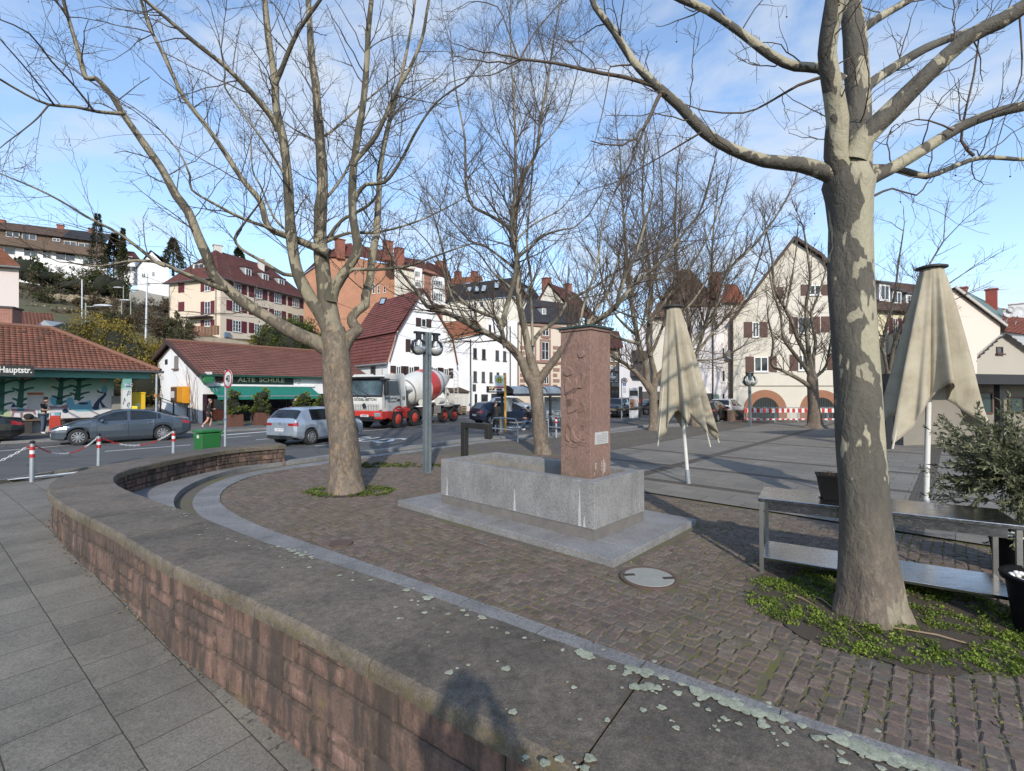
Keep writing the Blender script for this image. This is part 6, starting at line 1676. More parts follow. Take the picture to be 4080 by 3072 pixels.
def skylight(x0,y0,x1,y1,A,B,C,par,sk=8):
 n=(B-A).cross(C-A).normalized();n=n if n.dot(CAM-A)>0 else-n
 def hit(x,y):d=ray(x,y);return CAM+d*((A-CAM).dot(n)/d.dot(n))
 q=[hit(x0+sk,y0),hit(x1+sk,y0),hit(x1,y1),hit(x0,y1)]
 mb=MB()
 for i in range(4):mb.bar(q[i]+n*.08,q[(i+1)%4]+n*.08,.10,.14,up=n)
 o=mb.build('roof_window',DARKM,par);mb=MB();mb.quad(*[p+n*.10 for p in q]);mb.build('pane',surf('sky_glass',(.30,.36,.42),.08,var=.3,vs=1,bump=0,spec=1),o)
skylight(1498,1352,1524,1396,g3[0],g3[0]+ext,g3[1],grf,7);skylight(1513,1190,1533,1214,g3[1],g3[1]+ext,g3[2],grf,9)
DS=surf('dark_brown_shutter',(.042,.022,.020),.6)
window(gf,gh,1678,1270,1697,1302,FRAME,0,0,shut=DS,sw=.55)
for w_ in((1636,1354,1652,1402),(1700,1360,1716,1400)):window(gf,gh,*w_,FRAME,0,0,shut=DS,sw=.5)
for w_ in((1578,1459,1596,1508),(1628,1461,1648,1508),(1725,1465,1742,1506),(1768,1468,1786,1506)):window(gf,gh,*w_,FRAME,1,0,shut=DS,sw=.55)
window(gs,gh,1478,1460,1497,1510,FRAMED,0,0)
pipe(gh,gs,1525,1448,1527,1530,ZINC)
wf=Fac(P(1822,1600,50.5),ga)
vh=thing('hairdresser_house',"plain white house with narrow windows and a hairdresser's shop",'house',wf.hit(1930,1640))
mb=MB();top=[(1815,1352),(1862,1343),(1930,1327),(1952,1264),(2066,1282),(2066,1650),(1815,1665)]
wf.poly(mb,top);
e_=wf.hit(2066,1282);mb.quad(V_((e_.x,e_.y,-1)),V_((e_.x+gb.x*8,e_.y+gb.y*8,-1)),e_+gb*8,e_);mb.build('wall',WHITE,vh)
mb=MB();roof_plane(mb,wf.hit(1770,1356)+wf.n*.3,wf.hit(1932,1326)+wf.n*.3,wf.hit(1952,1264)+wf.n*-2.6,wf.hit(1755,1282)+wf.n*-2.6,.33,.05);mb.build('roof',TILE_ORANGE,vh)
for w_ in((1885,1387,1899,1428),(1920,1391,1934,1431),(1974,1396,1987,1436),(2004,1399,2016,1438),(1886,1479,1899,1521),(1919,1481,1931,1522),(1950,1483,1961,1523),(1978,1484,1988,1522),(2005,1486,2015,1522),(1947,1294,1956,1326)):
 window(wf,vh,*w_,FRAMED,0,0)
window(wf,vh,1917,1571,1943,1632,FRAMED,0,0,sill=False,name='shop_window');window(wf,vh,1957,1568,2008,1622,FRAMED,0,0,sill=False,name='shop_window')
mb=MB();q0,q1=wf.sz(1891,1640),wf.sz(1900,1570);wf.box(mb,q0[0],q1[0],q0[1],q1[1],.003,.05);mb.build('door',DARKM,vh)
q0,q1=wf.sz(1938,1562),wf.sz(1988,1539);mb=MB();wf.box(mb,q0[0],q1[0],q0[1],q1[1],.003,.12);sg=mb.build('shop_sign',surf('sign_black',(.012,.011,.011),.45),vh)
ptxt(sg,wf,'ViP',1955,1546,.50,surf('sign_cream',(.62,.52,.34),.6),.125,1.15,.012);ptxt(sg,wf,'HAIRDESIGN',1961,1557.5,.20,surf('sign_white',(.75,.75,.75),.5),.125,1.0,.004)
pipe(vh,wf,1873,1352,1873,1655,DARKM,.07);pipe(vh,wf,2031,1300,2031,1540,DARKM,.06);pipe(vh,wf,2062,1285,2062,1560,DARKM,.06)
lf=Fac(P(1795,1640,47.5),ga);lg=thing('low_garage','low white lean-to garage with a tiled edge between the two white houses','garage',lf.hit(1830,1645))
mb=MB();lf.poly(mb,[(1786,1652),(1868,1646),(1868,1562),(1786,1558)]);a_=lf.hit(1868,1562);mb.quad(V_((a_.x,a_.y,-.3)),V_((a_.x+gb.x*2.4,a_.y+gb.y*2.4,-.3)),a_+gb*2.4,a_);mb.build('wall',surf('aged_white',(.56,.54,.50),.9,var=.12,dirt=.4),lg)
mb=MB();roof_plane(mb,lf.hit(1782,1560)+lf.n*.25,lf.hit(1872,1563)+lf.n*.25,lf.hit(1872,1556)-lf.n*2.5+V_((0,0,.5)),lf.hit(1782,1553)-lf.n*2.5+V_((0,0,.5)),.33,.05);mb.build('roof',TILE_OLD,lg)
mb=MB();q0,q1=lf.sz(1800,1648),lf.sz(1845,1580);lf.box(mb,q0[0],q1[0],q0[1],q1[1],.003,.03);mb.build('garage_door',surf('aged_white_door',(.50,.48,.44),.8),lg)
sfc=Fac(P(2062,1300,68),(-.93,.37));sf2=Fac(P(2062,1300,68),(.62,.78))
sh=thing('slate_roof_house','white house with a dark slate mansard roof full of skylights','house',sfc.hit(1930,1330))
mb=MB();sfc.poly(mb,[(1755,1420),(2062,1420),(2062,1180),(1755,1209)]);sf2.poly(mb,[(2062,1420),(2205,1420),(2205,1270),(2062,1180)]);mb.build('wall',surf('offwhite_render',(.62,.59,.52),.9,var=.05,vs=.6),sh)
mb=MB();A,B=sfc.hit(1755,1209)+sfc.n*.3,sfc.hit(2064,1180)+sfc.n*.3;C2,D2=P(2040,1106,72),P(1775,1142,80)
roof_plane(mb,A,B,C2,D2,.36,.05);A2,B2=sfc.hit(2064,1180)+sfc.n*.3,sf2.hit(2210,1274)+sf2.n*.3;roof_plane(mb,A2,B2,P(2125,1150,82),C2,.36,.05)
srf=mb.build('roof',TILE_SLATE,sh)
for w_ in((1858,1145,1877,1164),(1890,1142,1908,1165),(1917,1138,1936,1163),(1967,1124,1988,1150)):skylight(*w_,A,B,C2,srf,5)
skylight(2090,1150,2104,1175,A2,B2,C2,srf,-4)
window(sfc,sh,1888,1202,1900,1230,FRAME,0,1);window(sfc,sh,1912,1200,1928,1225,FRAME,0,1)
kf=Fac(P(2070,1600,58),(.80,.60));kh=thing('quoined_building','cream town building with pink sandstone quoins and window frames','building',kf.hit(2150,1640))
mb=MB();kf.poly(mb,[(2066,1650),(2300,1640),(2300,1290),(2230,1278),(2066,1285)]);mb.build('wall',surf('warm_cream',(.60,.52,.42),.9,var=.05,vs=.5),kh)
mb=MB();roof_plane(mb,kf.hit(2060,1285)+kf.n*.4,kf.hit(2300,1290)+kf.n*.4,P(2300,1215,64),P(2105,1190,64),.4,.05);krf=mb.build('roof',TILE_SLATE,kh)
dormer(kf,-.6,2160,1226,2176,1254,krf,2.2)
PINK=surf('pink_sandstone_trim',(.27,.165,.135),.9,var=.15,vs=3)
def stonewin(fac,par,x0,y0,x1,y1):
 q0,q1=fac.sz(x0,y1),fac.sz(x1,y0);mb=MB();e=.28
 fac.box(mb,q0[0]-e,q0[0],q0[1]-.2,q1[1]+.3,.002,.10);fac.box(mb,q1[0],q1[0]+e,q0[1]-.2,q1[1]+.3,.002,.10);fac.box(mb,q0[0],q1[0],q1[1],q1[1]+.3,.002,.10);fac.box(mb,q0[0],q1[0],q0[1]-.25,q0[1],.002,.16)
 o=mb.build('stone_surround',PINK,par);f=window(fac,par,x0,y0,x1,y1,FRAME,1,1,sill=False)
for w_ in((2157,1362,2186,1434),(2108,1372,2128,1436),(2168,1472,2186,1530),(2108,1476,2128,1530),(2160,1296,2186,1338)):stonewin(kf,kh,*w_)
mb=MB()
for y0,y1 in((1436,1442),(1282,1292)):
 q0,q1=kf.sz(2066,y1),kf.sz(2300,y0);kf.box(mb,q0[0],q1[0],q0[1],q0[1]+.3,.003,.2);mb.build('string_course',PINK,kh);mb=MB()
for k in range(8):
 for x in(2072,2203):
  q0=kf.sz(x,1545-k*22);w=1.1 if k%2 else.7;mb=MB();kf.box(mb,q0[0],q0[0]+w,q0[1],q0[1]+.42,.003,.07);mb.build('quoin',PINK,kh)
k2=Fac(P(2190,1240,76),(.85,.53));kg=thing('stepped_gable_house','cream gabled house with a brownish red roof behind the quoined building','house',k2.hit(2200,1260))
mb=MB();k2.poly(mb,[(2125,1330),(2320,1330),(2290,1255),(2178,1130),(2135,1205)]);mb.build('wall',CREAM2,kg)
mb=MB();A=k2.hit(2178,1126)+k2.n*.3;bk=V_((8,12,0))*.7;B=k2.hit(2300,1262)+k2.n*.3;roof_plane(mb,B,B+bk,A+bk,A,.4,.05);A3=k2.hit(2128,1214)+k2.n*.3;roof_plane(mb,A3+bk,A3,A,A+bk,.4,.05);mb.build('roof',TILE_RED,kg)
chimney(kg,P(2177,1150,78),1.1,1.6,PLAINRED);chimney(kg,P(2263,1165,84),1.0,1.4,PLAINRED)
bf=Fac(P(1240,1300,78),(.90,.43));bh=thing('brick_building','tall orange brick building with red roof above the gambrel house','building',bf.hit(1400,1330))
BRICKO=m_brick('orange_brick',(0.34,0.155,0.090),(0.40,0.185,0.110),(0.38,0.23,0.16),.30,.10)
mb=MB();bf.poly(mb,[(1212,1460),(1572,1460),(1572,1052),(1500,1046),(1405,1022),(1310,1022),(1212,1090)]);mb.build('wall',BRICKO,bh)
mb=MB();roof_plane(mb,bf.hit(1300,1026)+bf.n*.4,bf.hit(1425,1024)+bf.n*.4,P(1400,968,82),P(1368,972,82),.4,.05);roof_plane(mb,bf.hit(1425,1024)+bf.n*.4,bf.hit(1580,1060)+bf.n*.4,P(1545,1000,84),P(1420,975,84),.4,.05)
roof_plane(mb,bf.hit(1200,1098)+bf.n*.4,bf.hit(1305,1026)+bf.n*.4,P(1370,972,82),P(1290,1010,84),.4,.05)
brf=mb.build('roof',TILE_RED,bh)
for px_,py_ in((1354,1005),(1545,1012),(1590,1040)):chimney(brf,P(px_,py_,80),1.3,2.0,PLAINRED)
for w_ in((1484,1132,1493,1170),(1504,1138,1513,1168),(1528,1142,1536,1166)):window(bf,bh,*w_,FRAME,0,1)
cf=Fac(P(1620,1200,80),(.90,.43));cb=thing('cream_bay_building','narrow cream building with a white bay window beside the brick building','building',cf.hit(1620,1240))
mb=MB();cf.poly(mb,[(1572,1400),(1700,1400),(1700,1085),(1660,1064),(1572,1056)]);mb.build('wall',CREAM2,cb)
mb=MB();roof_plane(mb,cf.hit(1560,1062)+cf.n*.4,cf.hit(1705,1092)+cf.n*.4,P(1690,1040,86),P(1585,1018,86),.4,.05);mb.build('roof',TILE_RED,cb)
mb=MB();q0,q1=cf.sz(1648,1150),cf.sz(1676,1075);cf.box(mb,q0[0],q1[0],q0[1],q1[1],0,.9);mb.build('bay',WHITE,cb)
cf9=Fac(cf.o+cf.n*.9,cf.d)
window(cf9,cb,1651,1080,1673,1104,FRAME,3,0,sill=False);window(cf9,cb,1651,1122,1673,1143,FRAME,3,0,sill=False)
vf=Fac(P(1740,1200,72),(.85,.53));vb=thing('veranda_building','red brick building with a stack of white glazed verandas','building',vf.hit(1740,1240))
mb=MB();vf.poly(mb,[(1690,1400),(1785,1400),(1785,1115),(1735,1085),(1690,1070)]);mb.build('wall',m_brick('dull_red_brick',(.22,.09,.06),(.27,.12,.08),(.25,.17,.13),.3,.1),vb)
mb=MB();roof_plane(mb,vf.hit(1680,1085)+vf.n*.5,vf.hit(1795,1120)+vf.n*.5,P(1790,1080,80),P(1700,1040,80),.4,.05);mb.build('roof',TILE_RED,vb)
for y0,y1 in((1112,1152),(1162,1215)):
 q0,q1=vf.sz(1716,y1),vf.sz(1763,y0);mb=MB();vf.box(mb,q0[0],q1[0],q0[1],q1[1],.003,1.1);o=mb.build('veranda',FRAME,vb)
 v9=Fac(vf.o+vf.n*1.1,vf.d);window(v9,vb,1719,y0+5,1762,y1-14,FRAME,5,1,sill=False)
for k,(xa,ya,xb,yb,xr0,yr0,xr1,yr1,D,tm,lab)in enumerate([(1700,1125,1810,1130,1745,1070,1765,1070,92,TILE_RED,'red pyramid roofed house rising behind the verandas'),(1795,1135,1925,1120,1800,1108,1920,1098,98,TILE_ORANGE,'long orange tiled roof on the skyline behind the slate roof')]):
 th=thing('skyline_house',lab,'house',P((xa+xb)/2,ya+60,D));mb=MB();roof_plane(mb,P(xa,ya,D),P(xb,yb,D),P(xr1,yr1,D+6),P(xr0,yr0,D+6),.45,.05);mb.build('roof',tm,th)
 mb=MB();mb.quad(P(xa+4,ya+160,D+.5),P(xb-4,yb+160,D+.5),P(xb-4,yb+2,D+.5),P(xa+4,ya+2,D+.5));mb.build('wall',CREAM2,th)
 for f in(.2,.75):chimney(th,P(xr0+(xr1-xr0)*f,yr0+6,D+5),1.2,1.6,PLAINRED)
of=Fac(P(2450,1640,62),(.75,.66));oh=thing('ornate_brown_building','ornate brown stone town building just right of the pillar','building',of.hit(2440,1650))
mb=MB();of.poly(mb,[(2380,1680),(2470,1672),(2470,1385),(2380,1380)]);mb.build('wall',surf('brown_stone',(.20,.135,.085),.9,var=.2,vs=2),oh)
mb=MB();roof_plane(mb,of.hit(2375,1386)+of.n*.5,of.hit(2474,1390)+of.n*.5,P(2465,1320,68),P(2380,1310,68),.4,.05);mb.build('roof',TILE_RED,oh)
for y0,y1 in((1405,1440),(1490,1520),(1455,1475)):
 for x in(2418,2436,2455):window(of,oh,x-5,y0,x+5,y1,FRAME,1,0,name='window')
window(of,oh,2436,1555,2464,1640,FRAMED,1,0,sill=False,name='shop_window');mb=MB();q0,q1=of.sz(2435,1540),of.sz(2466,1526);of.box(mb,q0[0],q1[0],q0[1],q1[1],.003,.15);mb.build('shop_sign',surf('dull_sign',(.38,.36,.30),.6),oh)
w2=Fac(P(2500,1640,56),(.86,.51));wb=thing('white_block','white modern block with dark balcony bays behind the advertising pillar','building',w2.hit(2540,1650))
mb=MB();w2.poly(mb,[(2468,1680),(2760,1668),(2760,1255),(2620,1255),(2560,1290),(2468,1400)]);mb.build('wall',surf('bluish_white',(.60,.60,.64),.9,var=.05),wb)
for x0,y0,x1,y1 in((2510,1455,2560,1500),(2515,1400,2560,1440)):
 q0,q1=w2.sz(x0,y1),w2.sz(x1,y0);mb=MB();w2.box(mb,q0[0],q1[0],q0[1],q1[1],.003,.9);o=mb.build('balcony_bay',surf('bay_dark',(.05,.05,.055),.5),wb)
for w_ in((2600,1290,2625,1330),(2608,1390,2622,1430),(2640,1290,2665,1330),(2640,1385,2665,1430),(2690,1300,2712,1340),(2575,1340,2592,1370)):window(w2,wb,*w_,FRAME,1,0)
mb=MB();q0,q1=w2.sz(2556,1668),w2.sz(2700,1560);w2.box(mb,q0[0],q1[0],q0[1],q1[1],.003,.05);mb.build('ground_floor',surf('dark_plinth',(.085,.08,.075),.8,var=.2,vs=1),wb)
p2=Fac(P(2935,1640,39.5),(.97,.24));ph=thing('pink_white_house','plain pinkish white house between the parasol and the gabled house','house',p2.hit(2850,1650))
mb=MB();p2.poly(mb,[(2700,1690),(2935,1690),(2935,1225),(2700,1225)]);mb.build('wall',surf('pinkish_white',(.66,.62,.61),.9,var=.05,vs=.5),ph)
for w_ in((2876,1386,2886,1430),(2899,1388,2906,1430),(2876,1476,2887,1521),(2899,1478,2906,1521),(2876,1568,2886,1610),(2899,1568,2906,1610),(2780,1280,2800,1320),(2840,1275,2860,1315)):window(p2,ph,*w_,FRAME,0,0)
mb=MB();q0,q1=p2.sz(2800,1690),p2.sz(2838,1567);p2.box(mb,q0[0],q1[0],q0[1],q1[1],.003,.03);mb.build('shop_front',surf('dark_front',(.03,.03,.032),.4),ph)
q0,q1=p2.sz(2840,1640),p2.sz(2864,1575);mb=MB();p2.box(mb,q0[0],q1[0],q0[1],q1[1],.003,.05)
mm=(q0[0]+q1[0])/2;r_=(q1[0]-q0[0])/2;mb.poly([p2.pt(mm+r_*cos_(i*PI_/10),q1[1]+.35*r_*sin_(i*PI_/10),.051)for i in range(11)]);mb.build('arched_door',surf('green_glass_door',(.18,.26,.20),.3,var=.3,vs=1),ph)
pipe(ph,p2,2838,1260,2838,1640,DARKM,.05);pipe(ph,p2,2908,1240,2908,1640,surf('brown_pipe',(.20,.12,.08),.6),.06);pipe(ph,p2,2917,1240,2917,1640,surf('cream_pipe',(.6,.5,.36),.6),.06)
dsh=p2.pt(p2.sz(2893,1415)[0],p2.sz(2893,1415)[1],.35);mb=MB();Md=frame_M(dsh,(1,.2,0),(0,.2,1));mb.lathe([(.0001,0),(.22,.03),(.38,.11)],20,Md);mb.bar(dsh,dsh-p2.n*.35,.04);mb.build('satellite_dish',surf('dish_grey',(.20,.20,.21),.5),ph)
bo=thing('brown_roof_house','house with a large dark brown roof behind the bare trees','house',P(2730,1320,60));mb=MB()
roof_plane(mb,P(2585,1265,56),P(2915,1265,56),P(2750,1072,62),P(2715,1072,62),.4,.05);mb.build('roof',TILE_OLD,bo);mb=MB();mb.quad(P(2600,1500,56.6),P(2900,1500,56.6),P(2900,1262,56.6),P(2600,1262,56.6));mb.build('wall',CREAM2,bo);chimney(bo,P(2847,1150,58),1.1,1.8,PLAINRED)
ro=thing('red_hip_roof_house','small house with a bright orange red hipped roof left of the cream gable','house',P(2900,1300,58));mb=MB()
roof_plane(mb,P(2868,1205,55),P(2972,1205,56),P(2935,1134,60),P(2890,1132,60),.36,.05);mb.build('roof',m_tiles('bright_red_tiles',(.34,.085,.04),(.42,.12,.06),.1,.3),ro);mb=MB();mb.quad(P(2874,1420,55.6),P(2966,1420,56.6),P(2966,1203,56.6),P(2874,1203,55.6));mb.build('wall',CREAM2,ro)
mf=Fac(P(2922,1672,38.5),(.995,-.06));mh_=thing('cream_gabled_house','big cream gabled house with brown shutters and arched cellar openings','house',mf.hit(3160,1690))
mpx=[(2922,1700),(2922,1262),(3157,958),(3262,1026),(3450,1245),(3450,1700)]
mb=MB();mf.poly(mb,mpx);mb.build('wall',CREAM2,mh_)
A,B,C3,D3=mf.hit(2912,1275),mf.hit(3157,950),mf.hit(3264,1020),mf.hit(3470,1262);bk=V_((.56,.83,0))*14;fw=mf.n*.35
mb=MB();roof_plane(mb,A+bk,A+fw,B+fw,B+bk,.38,.05);roof_plane(mb,C3+fw,C3+bk,B+bk,B+fw,.38,.05);roof_plane(mb,D3+fw,D3+bk,C3+bk,C3+fw,.38,.05);mrf=mb.build('roof',TILE_OLD,mh_)
mb=MB();mb.bar(A+fw*1.1,B+fw*1.1,.08,.22);mb.bar(B+fw*1.1,C3+fw*1.1,.08,.22);mb.bar(C3+fw*1.1,D3+fw*1.1,.08,.22);mb.build('verge_board',VERGE,mrf)
for w_ in((2997,1284,3024,1343),(3178,1264,3232,1328),(3004,1422,3060,1481),(3180,1414,3213,1476),(3224,1136,3268,1176),(3306,1262,3330,1322),(3330,1412,3360,1472)):window(mf,mh_,*w_,FRAME,1,0,shut=BROWNSH,sw=.62)
q0,q1=mf.sz(3082,1190),mf.sz(3120,1144);mb=MB();mf.box(mb,q0[0],q1[0],q0[1],q1[1],.003,.05);mb.build('closed_shutter',BROWNSH,mh_)
q0,q1=mf.sz(2945,1541),mf.sz(3450,1537);mb=MB();mf.box(mb,q0[0],q1[0],q1[1]-.03,q1[1]+.03,.003,.06);mb.build('string_course',surf('dull_string',(.22,.20,.17),.8),mh_)
ARCH=surf('arch_sandstone',(.26,.125,.075),.9,var=.2,vs=3,fine=.15)
for x0,x1,i0,i1 in((2962,3134,2993,3119),(3186,3358,3217,3330)):
 c=mf.sz((x0+x1)/2,1630);R0=mf.sz(x1,1630)[0]-c[0];R1=R0-.62;zc_=c[1]-.1;mb=MB();n=24;rz_=.98
 for i in range(n):
  a,b=PI_*i/n,PI_*(i+1)/n
  q=[(R0,a),(R0,b),(R1,b),(R1,a)]
  f_=[mf.pt(c[0]+r*cos_(t_),zc_+r*rz_*sin_(t_),.05)for r,t_ in q];b_=[mf.pt(c[0]+r*cos_(t_),zc_+r*rz_*sin_(t_),-.25)for r,t_ in q]
  mb.add(f_+b_,[(0,1,2,3),(0,4,5,1),(3,2,6,7)],RR_())
 mf.box(mb,c[0]-R0,c[0]-R1,-.3,zc_,-.25,.05);mf.box(mb,c[0]+R1,c[0]+R0,-.3,zc_,-.25,.05)
 ar=mb.build('arch_surround',ARCH,mh_)
 mb=MB();mb.poly([mf.pt(c[0]+R1*cos_(PI_*i/20),zc_+R1*rz_*sin_(PI_*i/20),.004)for i in range(21)]+[mf.pt(c[0]-R1,-.2,.004),mf.pt(c[0]+R1,-.2,.004)]);mb.build('dark_opening',surf('cellar_dark',(.010,.016,.016),.7),ar)
 mb=MB();nb=16
 for k in range(nb):
  a=c[0]-R1+2*R1*(k+.5)/nb;hgt=math.sqrt(max(0,R1**2-(a-c[0])**2))*rz_
  mf.box(mb,a-.035,a+.035,.1,zc_+hgt-.03,.012,.05)
 mf.box(mb,c[0]-R1,c[0]+R1,zc_-.15,zc_-.05,.014,.06);mb.build('grille',surf('green_grey_bars',(.016,.024,.024),.6),ar)
yf=Fac(P(3490,1640,40),(.93,.37));yh=thing('pale_yellow_house','pale yellow house with dormers and maroon shutters behind the right parasol','house',yf.hit(3580,1650))
mb=MB();yf.poly(mb,[(3430,1720),(3800,1720),(3800,1245),(3430,1228)]);mb.build('wall',surf('pale_yellow',(.62,.57,.40),.9,var=.05),yh)
mb=MB();A,B=yf.hit(3425,1236)+yf.n*.5,yf.hit(3800,1254)+yf.n*.5;roof_plane(mb,A,B,P(3790,1150,48),P(3440,1110,46),.38,.05);yr=mb.build('roof',TILE_OLD,yh)
for w_ in((3503,1130,3546,1200),(3556,1158,3592,1212),(3610,1172,3642,1220)):dormer(yf,-.5,*w_,yr,2.4,True)
for w_ in((3556,1268,3576,1328),(3556,1412,3576,1478),(3615,1275,3635,1330),(3615,1415,3635,1478)):window(yf,yh,*w_,FRAME,1,1,shut=MAROON,sw=.5)
pipe(yh,yf,3533,1235,3533,1500,ZINC,.06)
gf2=Fac(P(3795,1400,37),(.97,.24));gp=thing('pink_gable_house','blank pinkish cream gable with a green flat dormer roof','house',gf2.hit(3890,1500))
mb=MB();gf2.poly(mb,[(3600,1600),(3985,1600),(3985,1292),(3790,1148),(3600,1270)]);mb.build('wall',surf('pinkish_cream',(.62,.53,.46),.9,var=.04,vs=.5),gp)
A,B=gf2.hit(3995,1300),gf2.hit(3790,1146);bk=V_((.72,.70,0))*9;fw=gf2.n*.25;mb=MB();roof_plane(mb,A+fw,A+bk,B+bk,B+fw,.38,.05);roof_plane(mb,gf2.hit(3590,1280)+bk,gf2.hit(3590,1280)+fw,B+fw,B+bk,.38,.05);mb.build('roof',TILE_OLD,gp)
mb=MB();mb.bar(A+fw*1.2,B+fw*1.2,.08,.2);mb.build('verge_board',surf('pale_verge',(.4,.38,.36),.7),gp)
mb=MB();mb.quad(P(3838,1172,41),P(3990,1285,40),P(4000,1235,46),P(3850,1160,46));mb.quad(P(3838,1172,41),P(3850,1160,46),P(3830,1165,46),P(3825,1165,41));mb.build('dormer_roof',surf('green_sheet_roof',(.10,.15,.135),.6,var=.1),gp)
chimney(gp,P(3951,1225,44),.75,1.6,surf('bright_red_chimney',(.26,.055,.04),.8));chimney(gp,P(3832,1172,43),.7,.5,PLAINRED)
rf=thing('red_roof_row','row of red roofed houses with satellite dishes at the right edge','houses',P(4040,1400,45));mb=MB();roof_plane(mb,P(3960,1315,43),P(4200,1350,40),P(4200,1250,46),P(3965,1225,49),.38,.05);mb.build('roof',m_tiles('faded_red_tiles',(.27,.085,.055),(.33,.12,.075),.2,.3),rf)
mb=MB();mb.quad(P(3985,1600,42.8),P(4200,1600,40),P(4200,1345,40),P(3985,1318,42.8));mb.build('wall',WHITE,rf)
for x,y,r in((4010,1252,.40),(4058,1246,.52),(4022,1236,.3)):
 c=P(x,y,42);mb=MB();mb.lathe([(.0001,0),(r*.6,.05),(r,.18)],20,frame_M(c,(1,-.1,0),(0,.3,1)));mb.bar(c,c+V_((0,.3,-1.0)),.05);mb.build('satellite_dish',surf('dish_pale',(.42,.42,.42),.5),rf)
chimney(rf,P(4060,1262,46),1.2,1.2,WHITE)
qf=Fac(P(3982,1450,25),(.98,.2));qh=thing('small_grey_gable_house','small grey gabled house with one tiny window at the right edge','house',qf.hit(3985,1560))
mb=MB();qf.poly(mb,[(3893,1720),(4200,1720),(4200,1500),(4150,1455),(3982,1335),(3893,1410)]);mb.build('wall',surf('grey_beige_render',(.37,.34,.29),.9,var=.06,vs=.8),qh)
A,B,C3=qf.hit(3893-12,1422),qf.hit(3982,1330),qf.hit(4160,1458);bk=V_((.71,.70,0))*6;fw=qf.n*.3;mb=MB();roof_plane(mb,A+bk,A+fw,B+fw,B+bk,.35,.05);roof_plane(mb,C3+fw,C3+bk,B+bk,B+fw,.35,.05);mb.build('roof',surf('grey_sheet',(.30,.31,.32),.6,var=.1),qh)
window(qf,qh,3968,1382,3993,1409,BROWNSH,0,0,sill=True)
kf2=Fac(P(3880,1600,19.5),(.96,.28));cn=thing('canopy_kiosk','dark flat roofed kiosk with a wide canopy behind the shrub','kiosk',kf2.hit(3980,1700))
mb=MB();q0,q1=kf2.sz(3500,1535),kf2.sz(4250,1492)
kf2.box(mb,kf2.sz(3560,1520)[0],kf2.sz(4300,1520)[0],kf2.sz(3950,1532)[1],kf2.sz(3950,1494)[1],-2.5,.6);mb.build('canopy',surf('dark_canopy',(.025,.025,.027),.7,var=.2,vs=2),cn)
kw=Fac(kf2.o-kf2.n*.6,kf2.d);mb=MB();kw.poly(mb,[(3600,1780),(4250,1800),(4250,1520),(3600,1520)]);mb.build('wall',surf('kiosk_wall',(.20,.18,.15),.9,var=.2,vs=1),cn)
for w_ in((3893,1562,3952,1650),(4012,1580,4078,1648)):window(kw,cn,*w_,surf('brown_frame',(.09,.04,.03),.6),0,0,glass=surf('greenish_glass',(.035,.06,.06),.15,var=.3,vs=1,bump=0),sill=False)
mb=MB();kf2.box(mb,kf2.sz(3960,1600)[0],kf2.sz(3975,1600)[0],0,kf2.sz(3950,1530)[1],0,.2);mb.build('post',DARKM,cn)
mb=MB();q0,q1=kf2.sz(3520,1720),kf2.sz(3548,1600);kf2.box(mb,q0[0],q1[0],0,kf2.sz(3540,1530)[1],-.2,.1);mb.build('post',DARKM,cn)
def paint(name,col,metal=.3,rough=.28):
 t=NT(name);o=t.obj
 c=t.mix(1.0,col,t.ramp(t.noise(o,1.2,3,.5),[(.3,.96),(.7,1.04)]),'MULTIPLY')
 sz_=t.n('ShaderNodeSeparateXYZ');t.l(o,sz_.inputs[0])
 c=t.mix(t.math('MULTIPLY',t.ramp(sz_.outputs[2],[(.2,.40),(.5,.0)]),t.ramp(t.noise(o,5,5,.6),[(.35,.5),(.65,1)])),c,(.12,.11,.095))
 t.color(c);t.set(Metallic=metal);t.rough(rough+.06);t.b.inputs['Coat Weight'].default_value=.6;t.b.inputs['Coat Roughness'].default_value=.08
 return t.m
CARGLASS=m_glass_dark('car_glass',(.010,.012,.014),.05)
LAMPC=surf('headlamp_glass',(.55,.57,.60),.12,.6,var=.35,vs=14,bump=0)
LAMPR=surf('tail_lamp_red',(.28,.012,.016),.15,var=.3,vs=10,bump=0,coat=.5)
CHROME=surf('chrome',(.6,.6,.62),.2,1.0,var=.1,bump=0)
RIMM=surf('alloy_rim',(.40,.40,.42),.35,.7,var=.15)
PLATEM=surf('number_plate',(.62,.62,.62),.5,var=.05)
PLATEB=surf('plate_blue',(.02,.06,.25),.5)
INK=surf('black_ink',(.012,.012,.012),.6)
def interp(tab,x):return float(np.interp(x,[a for a,_ in tab],[b for _,b in tab]))
